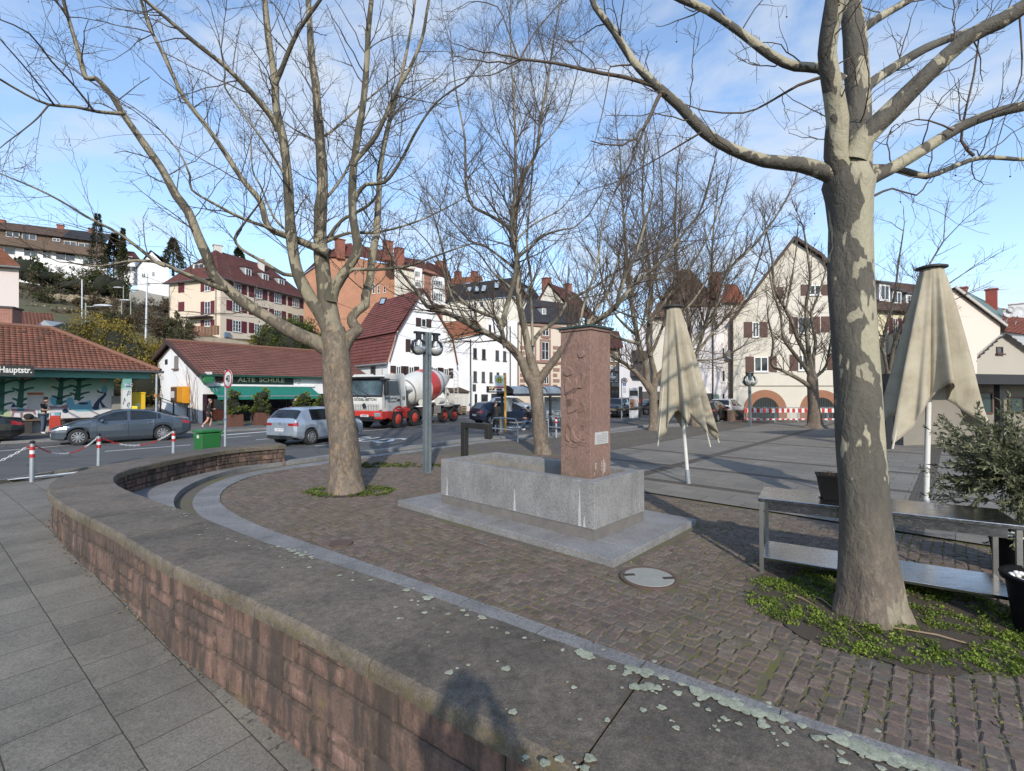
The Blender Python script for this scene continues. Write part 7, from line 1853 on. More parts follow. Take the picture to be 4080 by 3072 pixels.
def make_wheel(par,x,y,r,w,spokes,side,rim=None,hubcol=None):
 wt=MB();M=MT_((x,y,r))@MR_(-PI_/2*side,4,'X')
 wt.lathe([(r*.66,-w/2),(r*.93,-w/2),(r,-w/2+.03),(r,w/2-.03),(r*.93,w/2),(r*.68,w/2-.005),(r*.66,w/2-.05)],28,M)
 o=wt.build('wheel',RUBBER,par,local=True,smooth=40)
 rb=MB();rb.lathe([(r*.67,w/2-.01),(r*.63,w/2+.002),(r*.60,w/2-.05),(.0001,w/2-.06)],28,M)
 for k in range(spokes):
  a=2*PI_*k/spokes;R3=M@MR_(a,4,'Z')
  v=[R3@V_(p)for p in((r*.10,-r*.05,w/2-.005),(r*.62,-r*.085,w/2-.008),(r*.62,r*.085,w/2-.008),(r*.10,r*.05,w/2-.005),(r*.10,-r*.05,w/2-.05),(r*.62,-r*.085,w/2-.05),(r*.62,r*.085,w/2-.05),(r*.10,r*.05,w/2-.05))]
  rb.add(v,[(0,1,2,3),(0,4,5,1),(2,6,7,3)])
 rb.lathe([(r*.16,w/2-.02),(r*.15,w/2+.004),(.0001,w/2+.008)],16,M)
 rb.build('rim',rim or RIMM,o,local=True,smooth=30)
 if spokes:
  db=MB();db.lathe([(r*.60,w/2-.045),(.0001,w/2-.045)],24,M);db.build('brake_disc',DARKM,o,local=True)
 return o
def car(name,label,loc,fwd,spec,pm,group=None):
 """body lofted along the length from profile tables; front is +X"""
 fwd=V_(fwd).normalized();rot=math.atan2(fwd.y,fwd.x)
 t=thing(name,label,'car',loc,rot,group)
 L,W,R=spec['L'],spec['W'],spec['R'];xf,xr=spec['wf'],spec['wr']
 hw=W/2
 keys=set([-L/2,-L/2+.02,-L/2+.09,L/2-.14,L/2-.05,L/2])
 for a,_ in spec['top']:keys.add(a)
 for p in spec['pillars']:keys.add(p[0]);keys.add(p[1])
 ra=R+.045
 for wx in(xf,xr):
  for a in np.linspace(-1,1,13):keys.add(round(wx+ra*sin_(a*PI_/2),4))
 for a in np.linspace(-L/2,L/2,26):keys.add(round(float(a),4))
 xs=sorted(keys);xs=[x for i,x in enumerate(xs)if i==0 or x-xs[i-1]>.008]
 rings=[]
 for x in xs:
  zt=interp(spec['top'],x);zs=interp(spec['belt'],x);w=hw*interp(spec['plan'],x);zb=interp(spec['bot'],x)
  for wx in(xf,xr):
   if abs(x-wx)<ra:zb=max(zb,R+math.sqrt(max(0,ra*ra-(x-wx)**2)))
  zm=.5*(zb+zs)if zb>.35 else.56
  cab=max(0,min(1,(zt-zs-.06)/.25))
  wt=w*(.96-.20*cab*min(1,(zt-zs)/.45))
  ze=zs+(zt-zs)*(.5+.36*cab)
  rings.append([(w*.93,zb),(w*.985,zb+(zm-zb)*.25),(w,zm),(w*.99,zm+(zs-zm)*.6),(w*.955,zs),(wt,ze),(wt*.80,zt-.012),(wt*.4,zt-.002),(0,zt)])
 body,glass,head,tail,dark=MB(),MB(),MB(),MB(),MB()
 def q(i,j,s):y,z=rings[i][j];return(xs[i],y*s,z)
 ws,rs_=spec['wind'],spec['rear']
 for i in range(len(xs)-1):
  xm=(xs[i]+xs[i+1])/2
  inpil=any(a-1e-4<=xm<=b+1e-4 for a,b in spec['pillars'])
  for j in range(8):
   for s in(1,-1):
    tgt=body
    if j==4 and spec['cab'][0]<xm<spec['cab'][1]and not inpil:tgt=glass
    if j in(5,6,7)and(ws[0]<xm<ws[1]or rs_[0]<xm<rs_[1])and not(j==5 and False):tgt=glass
    if j in(2,3)and xm>L/2-spec.get('hl',.34):tgt=head if j==3 else tgt
    if j in spec.get('tlj',(3,))and xm<-L/2+spec.get('tl',.28):tgt=tail
    f=[q(i,j,s),q(i+1,j,s),q(i+1,j+1,s),q(i,j+1,s)]
    tgt.quad(*(f if s>0 else f[::-1]))
 for i,sg in((0,-1),(len(xs)-1,1)):
  fr_=[-1,-.62,-.3,.3,.62,1]
  for j in range(8):
   for k in range(5):
    a,b=fr_[k],fr_[k+1]
    y0,z0=rings[i][j];y1,z1=rings[i][j+1];x=xs[i]
    tgt=body
    if sg>0:
     if j==3 and k in(0,4):tgt=head
     if j in spec.get('grj',(2,))and k in(1,2,3):tgt=dark
    else:
     if j in spec.get('tlj',(3,))and k in(0,4):tgt=tail
    tgt.quad((x,y0*a,z0),(x,y0*b,z0),(x,y1*b,z1),(x,y1*a,z1))
 dark.box((0,0,.33),(L*.86,W*.80,.22))
 bo=body.build('body',pm,t,local=True,smooth=38)
 glass.build('windows',CARGLASS,t,local=True,smooth=30)
 for s,nm in((1,'headlight'),(-1,'headlight')):
  h=MB()
  for f,tt in zip(head.f,head.t):
   ys=[head.v[k][1]for k in f]
   if(sum(ys)>0)==(s>0):h.add([head.v[k]for k in f],[tuple(range(len(f)))],tt)
  if h.f:h.build('headlight',LAMPC,t,local=True)
  h=MB()
  for f,tt in zip(tail.f,tail.t):
   ys=[tail.v[k][1]for k in f]
   if(sum(ys)>0)==(s>0):h.add([tail.v[k]for k in f],[tuple(range(len(f)))],tt)
  if h.f:h.build('tail_light',LAMPR,t,local=True)
 dark.build('underbody',BLACKP,t,local=True)
 for wx in(xf,xr):
  for s in(1,-1):make_wheel(t,wx,s*(hw-.12),R,.22,spec.get('spokes',10),s,spec.get('rim'))
 sm=MB()
 for x in spec['seams']:
  i=min(range(len(xs)),key=lambda k:abs(xs[k]-x))
  for s in(1,-1):sm.tube([(x,s*(rings[i][j][0]+.0015),rings[i][j][1])for j in range(1,5)],.006,4)
 sm.build('door_seams',INK,t,local=True)
 for x in spec['handles']:
  i=min(range(len(xs)),key=lambda k:abs(xs[k]-x))
  for s in(1,-1):
   h=MB();y,z=rings[i][3];h.box((x,s*(y+.018),z+.02),(.20,.03,.03));h.build('door_handle',spec.get('hm',pm),t,local=True,bevel=.008)
 xm=spec['mirror'];i=min(range(len(xs)),key=lambda k:abs(xs[k]-xm))
 for s in(1,-1):
  m=MB();y,z=rings[i][4];m.sphere((xm,s*(y+.12),z+.06),.12,10,.5,(.7,1.0,.62));m.bar((xm,s*y,z),(xm,s*(y+.08),z+.03),.05,.04);m.build('wing_mirror',pm,t,local=True,smooth=50)
 if spec.get('trim'):
  m=MB();i0=spec['cab']
  for s in(1,-1):
   pts=[(x,s*(rings[k][4][0]+.004),rings[k][4][1]+.004)for k,x in enumerate(xs)if i0[0]<=x<=i0[1]]
   m.tube(pts,.011,5)
  m.build('chrome_trim',CHROME,t,local=True)
 for x,sg in((L/2+.006,1),(-L/2-.006,-1)):
  zpl=spec.get('pf',.42)if sg>0 else spec.get('pr',.55)
  m=MB();m.box((x,0,zpl),(.012,.52,.115));po=m.build('number_plate',PLATEM,t,local=True)
  m=MB();m.box((x+sg*.0065,sg*-.235*-1,zpl),(.002,.045,.11));m.build('plate_band',PLATEB,po,local=True)
  m=MB();text_mb(m,spec.get('no','S GM 2079'),.085,MT_((x+sg*.0075,0,zpl))@MR_(PI_/2*sg,4,'Z')@MR_(PI_/2,4,'X'),sx=.9);m.build('plate_number',INK,po,local=True)
 return t,xs,rings
def sedan(L=4.92,W=1.85):
 h=L/2
 return dict(L=L,W=W,R=.335,wf=h-.84,wr=-h+1.14,top=[(-h,.86),(-h+.08,1.02),(-h+.55,1.08),(-h+1.0,1.20),(-h+1.65,1.42),(-h+2.2,1.47),(-.05,1.47),(.45,1.40),(1.0,1.17),(1.18,1.03),(1.6,.99),(h-.5,.86),(h-.15,.76),(h,.66)],belt=[(-h,.82),(-h+.5,.99),(0,.96),(1.1,.93),(h-.5,.80),(h-.1,.70),(h,.62)],plan=[(-h,.74),(-h+.09,.86),(-h+.4,.95),(-1,1.0),(1,1.0),(h-.5,.95),(h-.14,.84),(h,.66)],bot=[(-h,.42),(-h+.3,.26),(-1,.19),(1,.19),(h-.4,.2),(h,.26)],cab=(-h+1.10,1.02),pillars=[(-.12,-.02),(-h+1.0,-h+1.22),(-1.12,-1.08)],wind=(.48,1.12),rear=(-h+.72,-h+1.62),seams=[-1.02,-.05,1.02],handles=[-.85,.18],mirror=.85,trim=True,hm=CHROME,spokes=10,hl=.55,tl=.32,no='S TX 4018')
def hatch(L=4.05,W=1.79):
 h=L/2
 return dict(L=L,W=W,R=.315,wf=h-.86,wr=-h+.76,top=[(-h,.90),(-h+.06,1.05),(-h+.42,1.40),(-h+.75,1.47),(-.1,1.48),(.35,1.42),(.95,1.12),(1.1,1.03),(h-.45,.92),(h-.12,.78),(h,.66)],belt=[(-h,.88),(-h+.3,.98),(0,.95),(1.0,.93),(h-.4,.84),(h,.62)],plan=[(-h,.80),(-h+.09,.90),(-h+.4,.97),(-1,1.0),(.9,1.0),(h-.5,.95),(h-.14,.84),(h,.66)],bot=[(-h,.36),(-h+.3,.25),(-1,.19),(1,.19),(h-.4,.2),(h,.26)],cab=(-h+.42,.94),pillars=[(-.14,-.04),(-h+.3,-h+.78)],wind=(.40,1.05),rear=(-h+.10,-h+.42),seams=[-1.0,-.09,.95],handles=[-.8,.15],mirror=.78,spokes=9,hl=.40,tl=.22,tlj=(3,),no='S MP 1079',pr=.62)
def suv(L=4.3,W=1.8):
 h=L/2
 d=hatch(L,W);d.update(R=.35,top=[(-h,.95),(-h+.06,1.12),(-h+.40,1.52),(-h+.7,1.60),(-.1,1.62),(.3,1.56),(.85,1.22),(1.02,1.12),(h-.4,1.02),(h-.1,.88),(h,.72)],belt=[(-h,.92),(-h+.3,1.08),(0,1.05),(1.0,1.02),(h-.4,.92),(h,.68)],bot=[(-h,.42),(-h+.3,.3),(-1,.25),(1,.25),(h-.4,.26),(h,.34)],cab=(-h+.40,.86),rear=(-h+.10,-h+.40),wind=(.34,.98))
 return d
a,b=G(313,1774,ZR),G(641,1755,ZR)
fw=(a-b).normalized();fw=V_((-.715,-.70,0)).normalized()
sed=sedan();lf0=V_((-fw.y,fw.x,0));mid=a-fw*sed['wf']*.91-lf0*.75
taxi,txs,trg=car('taxi','dark grey saloon taxi with a yellow roof sign parked at the far kerb',(mid.x,mid.y,ZR),fw,sed,paint('taxi_grey_blue',(.060,.080,.105),.4,.25));taxi.scale=(.92,.92,.94)
mb=MB();mb.box((-.35,0,1.52),(.22,.46,.13),taper=.8);rs_o=mb.build('roof_sign',surf('taxi_yellow',(.62,.50,.02),.5,var=.08),taxi,local=True,bevel=.02)
mb=MB();text_mb(mb,'TAXI',.12,MT_((-.35+.108,0,1.515))@MR_(PI_/2,4,'Z')@MR_(PI_/2-.15,4,'X'));mb.build('lettering',INK,rs_o,local=True)
mb=MB()
for k in range(4):mb.box((2.46-.004*k,0,.50+k*.055),(.03,.72,.016))
mb.tube([(2.475+.01,.10*cos_(i*PI_/8),.58+.10*sin_(i*PI_/8))for i in range(17)],.010,5,cap=False)
for k in range(3):
 an=PI_/2+k*2*PI_/3;mb.bar((2.485,0,.58),(2.485,.10*cos_(an),.58+.10*sin_(an)),.014)
mb.build('grille',CHROME,taxi,local=True)
fw=V_((.38,.925,0)).normalized();w=G(1226,1773,ZR)
lf_=V_((-fw.y,fw.x,0))
hs=hatch()
c=w-fw*hs['wr']+lf_*(hs['W']/2-.05)+V_((.1,.1,0))
golf,gxs,grg=car('silver_hatchback','silver hatchback driving along the street behind the mottled plane tree',(c.x,c.y,ZR),fw,hs,paint('silver_paint',(.40,.45,.52),.6,.25))
mb=MB();X=-hs['L']/2-.012
mb.tube([(X,.055*cos_(i*PI_/8),.86+.055*sin_(i*PI_/8))for i in range(17)],.008,5,cap=False)
mb.bar((X,-.03,.895),(X,0,.835),.010);mb.bar((X,.03,.895),(X,0,.835),.010);mb.build('rear_emblem',CHROME,golf,local=True)
mb=MB();mb.box((-hs['L']/2+.03,0,.33),(.10,1.3,.14));mb.build('rear_valance',BLACKP,golf,local=True)
mb=MB();mb.bar((-hs['L']/2+.05,-.05,1.25),(-hs['L']/2+.16,.38,1.20),.025);mb.build('rear_wiper',INK,golf,local=True)
w=G(1965,1692,ZR)
fw=V_((.85,.52,0)).normalized();s1=suv();c=G(2008,1690,ZR)+V_((0,.6,0))
car('dark_blue_estate','dark blue hatchback with red tail lights at the bus stop',(c.x,c.y,ZR),fw,hatch(4.4,1.82),paint('dark_blue_paint',(.018,.030,.062),.4,.25),'cars by the bus stop')
c=G(2040,1654,ZR)
car('silver_car','pale silver blue car passing beyond the dark blue hatchback',(c.x,c.y+1,ZR),(.9,-.43,0),suv(),paint('pale_blue_silver',(.34,.40,.47),.5,.25),'cars by the bus stop')
for px,py,f,pmn,spec,lab,D in((2452,1662,(-.45,-.89,0),('black_paint',(.014,.014,.016)),suv(),'black car seen head on just right of the sandstone pillar',None),(2490,1652,(-.45,-.89,0),('night_blue_paint',(.018,.026,.045)),suv(),'dark blue car parked left of the advertising pillar',None),(2590,1652,(-.9,-.4,0),('black_paint2',(.012,.012,.014)),hatch(),'black car half hidden by the trunk right of the advertising pillar',None),(2892,1668,(.62,.78,0),('white_paint',(.66,.67,.68)),suv(4.2,1.8),'white compact suv seen from behind at the cream gabled house',None),(2832,1676,(.62,.78,0),('black_paint3',(.013,.014,.016)),hatch(),'black car left of the white compact suv',None)):
 c=G(px,py,.05);car('parked_car',lab,(c.x,c.y,.05),f,spec,paint(pmn[0],pmn[1],.3 if 'white' in pmn[0]else.4,.25),'cars parked round the square')
c=G(-60,1765,ZR);car('black_saloon','rear end of a black saloon at the left edge of the picture',(-22.1,18.2,ZR),(-.67,-.742,0),sedan(4.8,1.82),paint('black_saloon_paint',(.010,.011,.012),.3,.2))
tfw=V_((-.38,-.925,0)).normalized();trot=math.atan2(tfw.y,tfw.x)
TS=1.0
fwc=G(1581,1705,ZR)
tl=V_((-tfw.y,tfw.x,0))
AX=[3.05,1.35,-2.25,-3.62]
tc=fwc-tfw*AX[0]-tl*1.10
truck=thing('mixer_truck','red and white concrete mixer truck with four axles driving towards the square','truck',(tc.x,tc.y,ZR),trot)
TWH=surf('truck_cream_white',(.56,.555,.52),.45,var=.08,vs=1.5,dirt=.3,dirtcol=(.3,.27,.22),coat=.3)
TRED=surf('truck_red',(.48,.032,.022),.45,var=.10,vs=1.5,dirt=.3,dirtcol=(.2,.05,.04),coat=.3)
TGREY=surf('truck_grey',(.20,.20,.20),.6,.3,var=.25,vs=3)
def tb(name,mat,boxes,par=truck,bevel=.02,seg=2):
 mb=MB()
 for bx in boxes:mb.box(*bx)
 return mb.build(name,mat,par,local=True,bevel=bevel,seg=seg)
CXF,CXB,CW=4.50,2.35,1.22
prof=[(CXB,1.05),(CXF-.02,1.05),(CXF,1.5),(CXF-.03,1.86),(CXF-.22,2.86),(CXF-.42,3.04),(CXB+.1,3.12),(CXB,3.02)]
mb=MB()
n=len(prof);wy=[1.22,1.22,1.22,1.22,1.14,1.10,1.10,1.12]
A_=[(x,-w_,z)for(x,z),w_ in zip(prof,wy)];B_=[(x,w_,z)for(x,z),w_ in zip(prof,wy)]
mb.add(A_+B_,[(i,(i+1)%n,n+(i+1)%n,n+i)for i in range(n)]+[tuple(range(n)),tuple(reversed(range(n,2*n)))])
cab_=mb.build('cab',TWH,truck,local=True,bevel=.07,seg=3)
def on_front(mb,y0,y1,z0,z1,out=.02,th=.03):
 def fx(z):return float(np.interp(z,[1.05,1.5,1.86,2.86,3.04],[CXF-.02,CXF,CXF-.03,CXF-.22,CXF-.42]))
 v=[(fx(z)+o,y,z)for o in(out-th,out)for z in(z0,z1)for y in(y0,y1)]
 mb.add(v,[(0,1,3,2),(4,6,7,5),(0,4,5,1),(2,3,7,6),(0,2,6,4),(1,5,7,3)])
mb=MB();on_front(mb,-1.10,1.10,1.90,2.78,.02);mb.build('windscreen',m_glass_dark('truck_glass',(.030,.045,.048),.05),cab_,local=True)
mb=MB();on_front(mb,-1.17,-1.06,1.86,2.84,.026);on_front(mb,1.06,1.17,1.86,2.84,.026);on_front(mb,-1.17,1.17,1.80,1.92,.027);on_front(mb,-1.17,1.17,2.74,2.86,.027)
mb.box((CXF-.08,0,2.90),(.34,2.30,.10));mb.build('visor',BLACKP,cab_,local=True,bevel=.02)
mb=MB()
for y in(-.5,.25):mb.bar((CXF+.01,y,1.93),(CXF-.06,y-.55,2.15),.022)
mb.build('wipers',INK,cab_,local=True)
for s in(1,-1):
 mb=MB();v=[(CXB+.62,s*1.235,1.92),(CXF-.38,s*1.235,1.92),(CXF-.50,s*1.168,2.72),(CXB+.68,s*1.165,2.72)]
 v2=[(x,y+s*.012,z)for x,y,z in v];mb.add(v2,[(0,1,2,3)]);mb.build('side_window',CARGLASS,cab_,local=True)
 mb=MB();mb.tube([(CXB+.5,s*1.228,1.15),(CXB+.5,s*1.225,1.9),(CXB+.58,s*1.155,2.80),(CXF-.42,s*1.155,2.80),(CXF-.20,s*1.225,1.8),(CXF-.18,s*1.228,1.2)],.012,5,cap=False);mb.build('door_seam',INK,cab_,local=True)
 mb=MB();mb.box((CXB+.72,s*1.235,1.62),(.22,.04,.12));mb.build('door_handle',BLACKP,cab_,local=True,bevel=.01)
 mb=MB();mb.box((CXF+.02,s*1.45,2.30),(.16,.24,.80));mb.box((CXF+.0,s*1.36,2.78),(.5,.30,.12));mb.box((CXF+.12,s*1.30,2.72),(.14,.34,.14));mb.build('mirror',BLACKP,cab_,local=True,bevel=.03)
mb=MB();on_front(mb,-.95,.95,1.06,1.40,.022,.04);mb.build('grille_recess',surf('grille_dark',(.03,.03,.03),.6),cab_,local=True)
mb=MB()
for k,z in enumerate((1.12,1.22,1.33)):
 for i in range(11):
  y=-.90+i*.18;
  if abs(y)<.12 and k>0:continue
  on_front(mb,y-.065,y+.065,z-.025,z+.028,.05,.03)
for z in(1.06,1.17,1.275,1.385):on_front(mb,-.98,.98,z-.012,z+.012,.045,.03)
mb.build('grille_slats',TWH,cab_,local=True)
mb=MB();X=CXF+.07
mb.tube([(X,.15*cos_(i*PI_/12),1.30+.15*sin_(i*PI_/12))for i in range(25)],.016,6,cap=False)
for k in range(3):
 an=PI_/2+k*2*PI_/3;mb.bar((X,0,1.30),(X,.145*cos_(an),1.30+.145*sin_(an)),.03,.02)
mb.build('star_emblem',CHROME,cab_,local=True)
mb=MB();mb.lathe([(.15,-.01),(.0001,-.005)],24,MT_((CXF+.06,0,1.30))@MR_(PI_/2,4,'Y'));mb.build('emblem_back',BLACKP,cab_,local=True)
def ttext(txt,size,M,mat=INK,sx=1.1,bold=.004,par=cab_):
 mb=MB();text_mb(mb,txt,size,M,sx=sx,bold=bold);return mb.build('lettering',mat,par,local=True)
FM=lambda x,y,z:MT_((x,y,z))@MR_(PI_/2,4,'Z')@MR_(PI_/2,4,'X')
SM=lambda x,z,s=1:MT_((x,s*1.232,z))@MR_(PI_ if s>0 else 0,4,'Z')@MR_(PI_/2,4,'X')
ttext('GÖDEL-BETON',.21,FM(CXF-.002+.014,0,1.66))
ttext('GÖDEL-BETON',.15,SM(CXF-.72,1.72));ttext('15',.26,SM(CXB+.22,1.72),bold=.012)
ttext('ÖB',.10,FM(CXF+.012,.0,1.80))
mb=MB();mb.bar((CXF-.35,1.234,1.60),(CXB+.9,1.234,1.55),.012,.02);mb.bar((CXF-.45,1.234,1.52),(CXB+1.0,1.234,1.50),.012,.012);mb.build('flourish',INK,cab_,local=True)
bmp=tb('bumper',TRED,[((CXF-.12,0,.80),(.42,2.46,.48)),((CXF-.5,1.06,.82),(.6,.36,.44)),((CXF-.5,-1.06,.82),(.6,.36,.44))],bevel=.06,seg=3)
tb('lower_grille',BLACKP,[((CXF+.085,0,.66),(.03,1.5,.17)),((CXF-.05,0,.50),(.3,2.2,.10))],bmp)
for s in(1,-1):tb('headlight',LAMPC,[((CXF+.06,s*.92,.82),(.08,.46,.24))],bmp,.04)
tb('number_plate',PLATEM,[((CXF+.105,.05,.76),(.014,.55,.12))],bmp,None);ttext('S GB 515',.09,FM(CXF+.114,.05,.76),par=bmp)
for s in(1,-1):
 mb=MB()
 for i in range(14):
  a,b=PI_*(.02+.96*i/14),PI_*(.02+.96*(i+1)/14)
  r0,r1=.66,.78
  q4=[(AX[0]+r*cos_(t_),s*y,.50+r*sin_(t_))for y in(.86,1.24)for r,t_ in((r0,a),(r0,b),(r1,b),(r1,a))]
  mb.add(q4,[(0,1,2,3),(4,7,6,5),(0,4,5,1),(3,2,6,7)])
 mb.box((CXB+.05,s*1.12,.92),(.34,.24,.62));mb.box((CXB+.25,s*1.16,1.03),(1.4,.14,.16))
 mb.build('front_wing',TRED,truck,local=True,smooth=40)
mb=MB()
for s in(1,-1):
 for i in range(14):
  a,b=PI_*(.05+.90*i/14),PI_*(.05+.90*(i+1)/14);r0,r1=.62,.68
  q4=[(AX[1]+r*cos_(t_),s*y,.52+r*sin_(t_))for y in(.86,1.22)for r,t_ in((r0,a),(r0,b),(r1,b),(r1,a))]
  mb.add(q4,[(0,1,2,3),(4,7,6,5),(0,4,5,1),(3,2,6,7)])
mb.build('second_wing',BLACKP,truck,local=True,smooth=40)
tb('chassis',surf('chassis_dark',(.045,.03,.028),.7,var=.3,vs=3),[((-.5,.42,.92),(8.6,.14,.28)),((-.5,-.42,.92),(8.6,.14,.28)),((-.6,0,.92),(.3,1.0,.2)),((-.35,.95,.78),(1.0,.45,.52)),((-.35,-.95,.78),(1.0,.45,.52)),((1.9,.95,.95),(.5,.5,.9)),((1.75,-.9,.95),(.5,.5,.9))],bevel=.02)
tb('rear_mudguard',TGREY,[((-2.95,1.02,1.17),(2.7,.52,.06)),((-2.95,-1.02,1.17),(2.7,.52,.06)),((-1.58,1.02,.92),(.06,.5,.5)),((-4.32,1.02,.88),(.06,.5,.55)),((-4.32,-1.02,.88),(.06,.5,.55)),((-4.45,0,.78),(.14,2.3,.14))],bevel=.01)
HUBR=surf('wheel_hub_red',(.42,.045,.03),.5,var=.2,vs=8,dirt=.4)
def truck_wheel(x,s,dual):
 r,w=.52,.34;yy=s*1.06
 mb=MB();M=MT_((x,yy,r))@MR_(-PI_/2*s,4,'X')
 mb.lathe([(.29,-w/2),(.47,-w/2),(.52,-w/2+.05),(.52,w/2-.05),(.47,w/2),(.31,w/2-.01),(.29,w/2-.05)],32,M)
 o=mb.build('wheel',RUBBER,truck,local=True,smooth=35)
 mb=MB()
 if dual:mb.lathe([(.30,w/2-.02),(.28,w/2-.16),(.16,w/2-.16),(.15,w/2-.02),(.0001,w/2)],24,M)
 else:mb.lathe([(.30,w/2-.02),(.27,w/2+.0),(.20,w/2+.04),(.14,w/2+.05),(.13,w/2+.10),(.0001,w/2+.11)],24,M)
 for k in range(10):
  a=k*PI_/5;p=M@V_((.21*cos_(a),.21*sin_(a),w/2+(.03 if not dual else-.14)));mb.sphere(p,.025,6)
 mb.build('rim',HUBR,o,local=True,smooth=40)
for k,x in enumerate(AX):
 for s in(1,-1):truck_wheel(x,s,k>1)
dM=MT_((-1.15,0,2.42))@MR_(math.radians(12),4,'Y')@MR_(-PI_/2,4,'Y')
dp=[(.40,-2.62),(.62,-2.55),(.78,-2.35),(1.06,-1.2),(1.13,-.55),(1.15,0),(1.15,.45),(1.10,.9),(.88,1.75),(.62,2.55),(.56,2.65),(.0001,2.6)]
def dr_at(z):return float(np.interp(z,[p[1]for p in dp[:-1]],[p[0]for p in dp[:-1]]))
mb=MB();mb.lathe(dp,40,dM);drum=mb.build('drum',TWH,truck,local=True,smooth=45)
mb=MB();zs_=np.linspace(-.35,.75,8);mb.lathe([(dr_at(z)+.006,z)for z in zs_],40,dM);mb.build('red_band',TRED,drum,local=True,smooth=45)
mb=MB()
for z in(1.35,-2.0):mb.lathe([(dr_at(z)+.0,z-.05),(dr_at(z)+.045,z-.04),(dr_at(z)+.045,z+.04),(dr_at(z),z+.05)],40,dM)
mb.build('drum_ring',TGREY,drum,local=True,smooth=30)
tb('pump_rack',surf('pump_dark',(.06,.06,.06),.6,var=.4,vs=6),[((1.85,0,1.55),(.5,1.3,1.1)),((1.95,.85,1.60),(.35,.35,.7)),((1.95,.75,2.1),(.10,.10,.7))],bevel=.02)
mb=MB();mb.tube([(1.85,.75,2.25),(1.2,.75,2.28)],.17,14);mb.tube([(-.5,1.05,1.42),(.45,1.05,1.42)],.20,16);mb.tube([(-2.2,1.02,1.48),(-1.55,1.02,1.48)],.22,16);mb.build('water_tank',TWH,truck,local=True,smooth=40)
tb('rear_frame',TWH,[((-3.35,.62,1.75),(.12,.10,1.3)),((-3.35,-.62,1.75),(.12,.10,1.3)),((-3.7,0,2.15),(.12,1.3,.12)),((-3.4,0,1.3),(1.6,1.2,.10))],bevel=.01)
mb=MB();M=MT_((-3.95,0,3.02));mb.lathe([(.28,-.45),(.62,.28),(.64,.28),(.30,-.47)],20,M);mb.build('hopper',TWH,truck,local=True,smooth=40)
mb=MB()
for k in range(9):
 a=math.radians(-70+140*k/9);b=math.radians(-70+140*(k+1)/9)
 def cpt(u,t_):return V_((-4.0-u*.30,.1+u*.95*.55+.24*sin_(t_),2.55-u*1.25-.24*cos_(t_)))
 mb.quad(cpt(0,a),cpt(0,b),cpt(1,b),cpt(1,a))
mb.build('chute',TWH,truck,local=True,smooth=60)
mb=MB()
for y in(.72,1.04):mb.tube([(-4.35,y,.95),(-4.40,y,3.3)],.025,6)
for k in range(9):mb.tube([(-4.37,.72,1.1+k*.26),(-4.37,1.04,1.1+k*.26)],.018,5)
mb.tube([(-4.40,.72,3.3),(-3.9,.72,3.6),(-3.6,.72,3.5)],.02,5);mb.tube([(-4.40,1.04,3.3),(-3.9,1.04,3.6),(-3.6,1.04,3.5)],.02,5);mb.tube([(-3.9,.72,3.6),(-3.9,1.04,3.6)],.02,5)
mb.build('ladder',TWH,truck,local=True)
for s in(1,-1):tb('tail_light',LAMPR,[((-4.53,s*.95,.80),(.04,.34,.12))],bevel=None)
tb('beacon',surf('beacon_amber',(.5,.2,.02),.3),[((CXB+.5,.6,3.16),(.14,.14,.12))],cab_,.02)
SKIN=surf('skin',(.42,.25,.18),.6,var=.1,vs=6,bump=0)
def skin_body(name,verts,edges,radii,mat,par,sub=1):
 me=bpy.data.meshes.new(name);me.from_pydata(verts,edges,[])
 o=bpy.data.objects.new(name,me);COL.objects.link(o)
 m=o.modifiers.new('skin','SKIN');m.use_smooth_shade=True
 lay_=me.skin_vertices[0]if me.skin_vertices else None
 if lay_ is None:
  bpy.context.view_layer.update();lay_=me.skin_vertices.new()if hasattr(me.skin_vertices,'new')else me.skin_vertices[0]
 for k,r in enumerate(radii):lay_.data[k].radius=r if hasattr(r,'__len__')else(r,r)
 lay_.data[0].use_root=True
 s=o.modifiers.new('sub','SUBSURF');s.levels=sub;s.render_levels=sub
 dg=bpy.context.evaluated_depsgraph_get();dg.update()
 m2=bpy.data.meshes.new_from_object(o.evaluated_get(dg))
 bpy.data.objects.remove(o);m2.name=name
 m2.polygons.foreach_set('use_smooth',[True]*len(m2.polygons))
 m2.materials.clear();m2.materials.append(mat)
 o2=bpy.data.objects.new(name,m2);COL.objects.link(o2);o2.parent=par;MW[o2.name]=MW[par.name]
 return o2
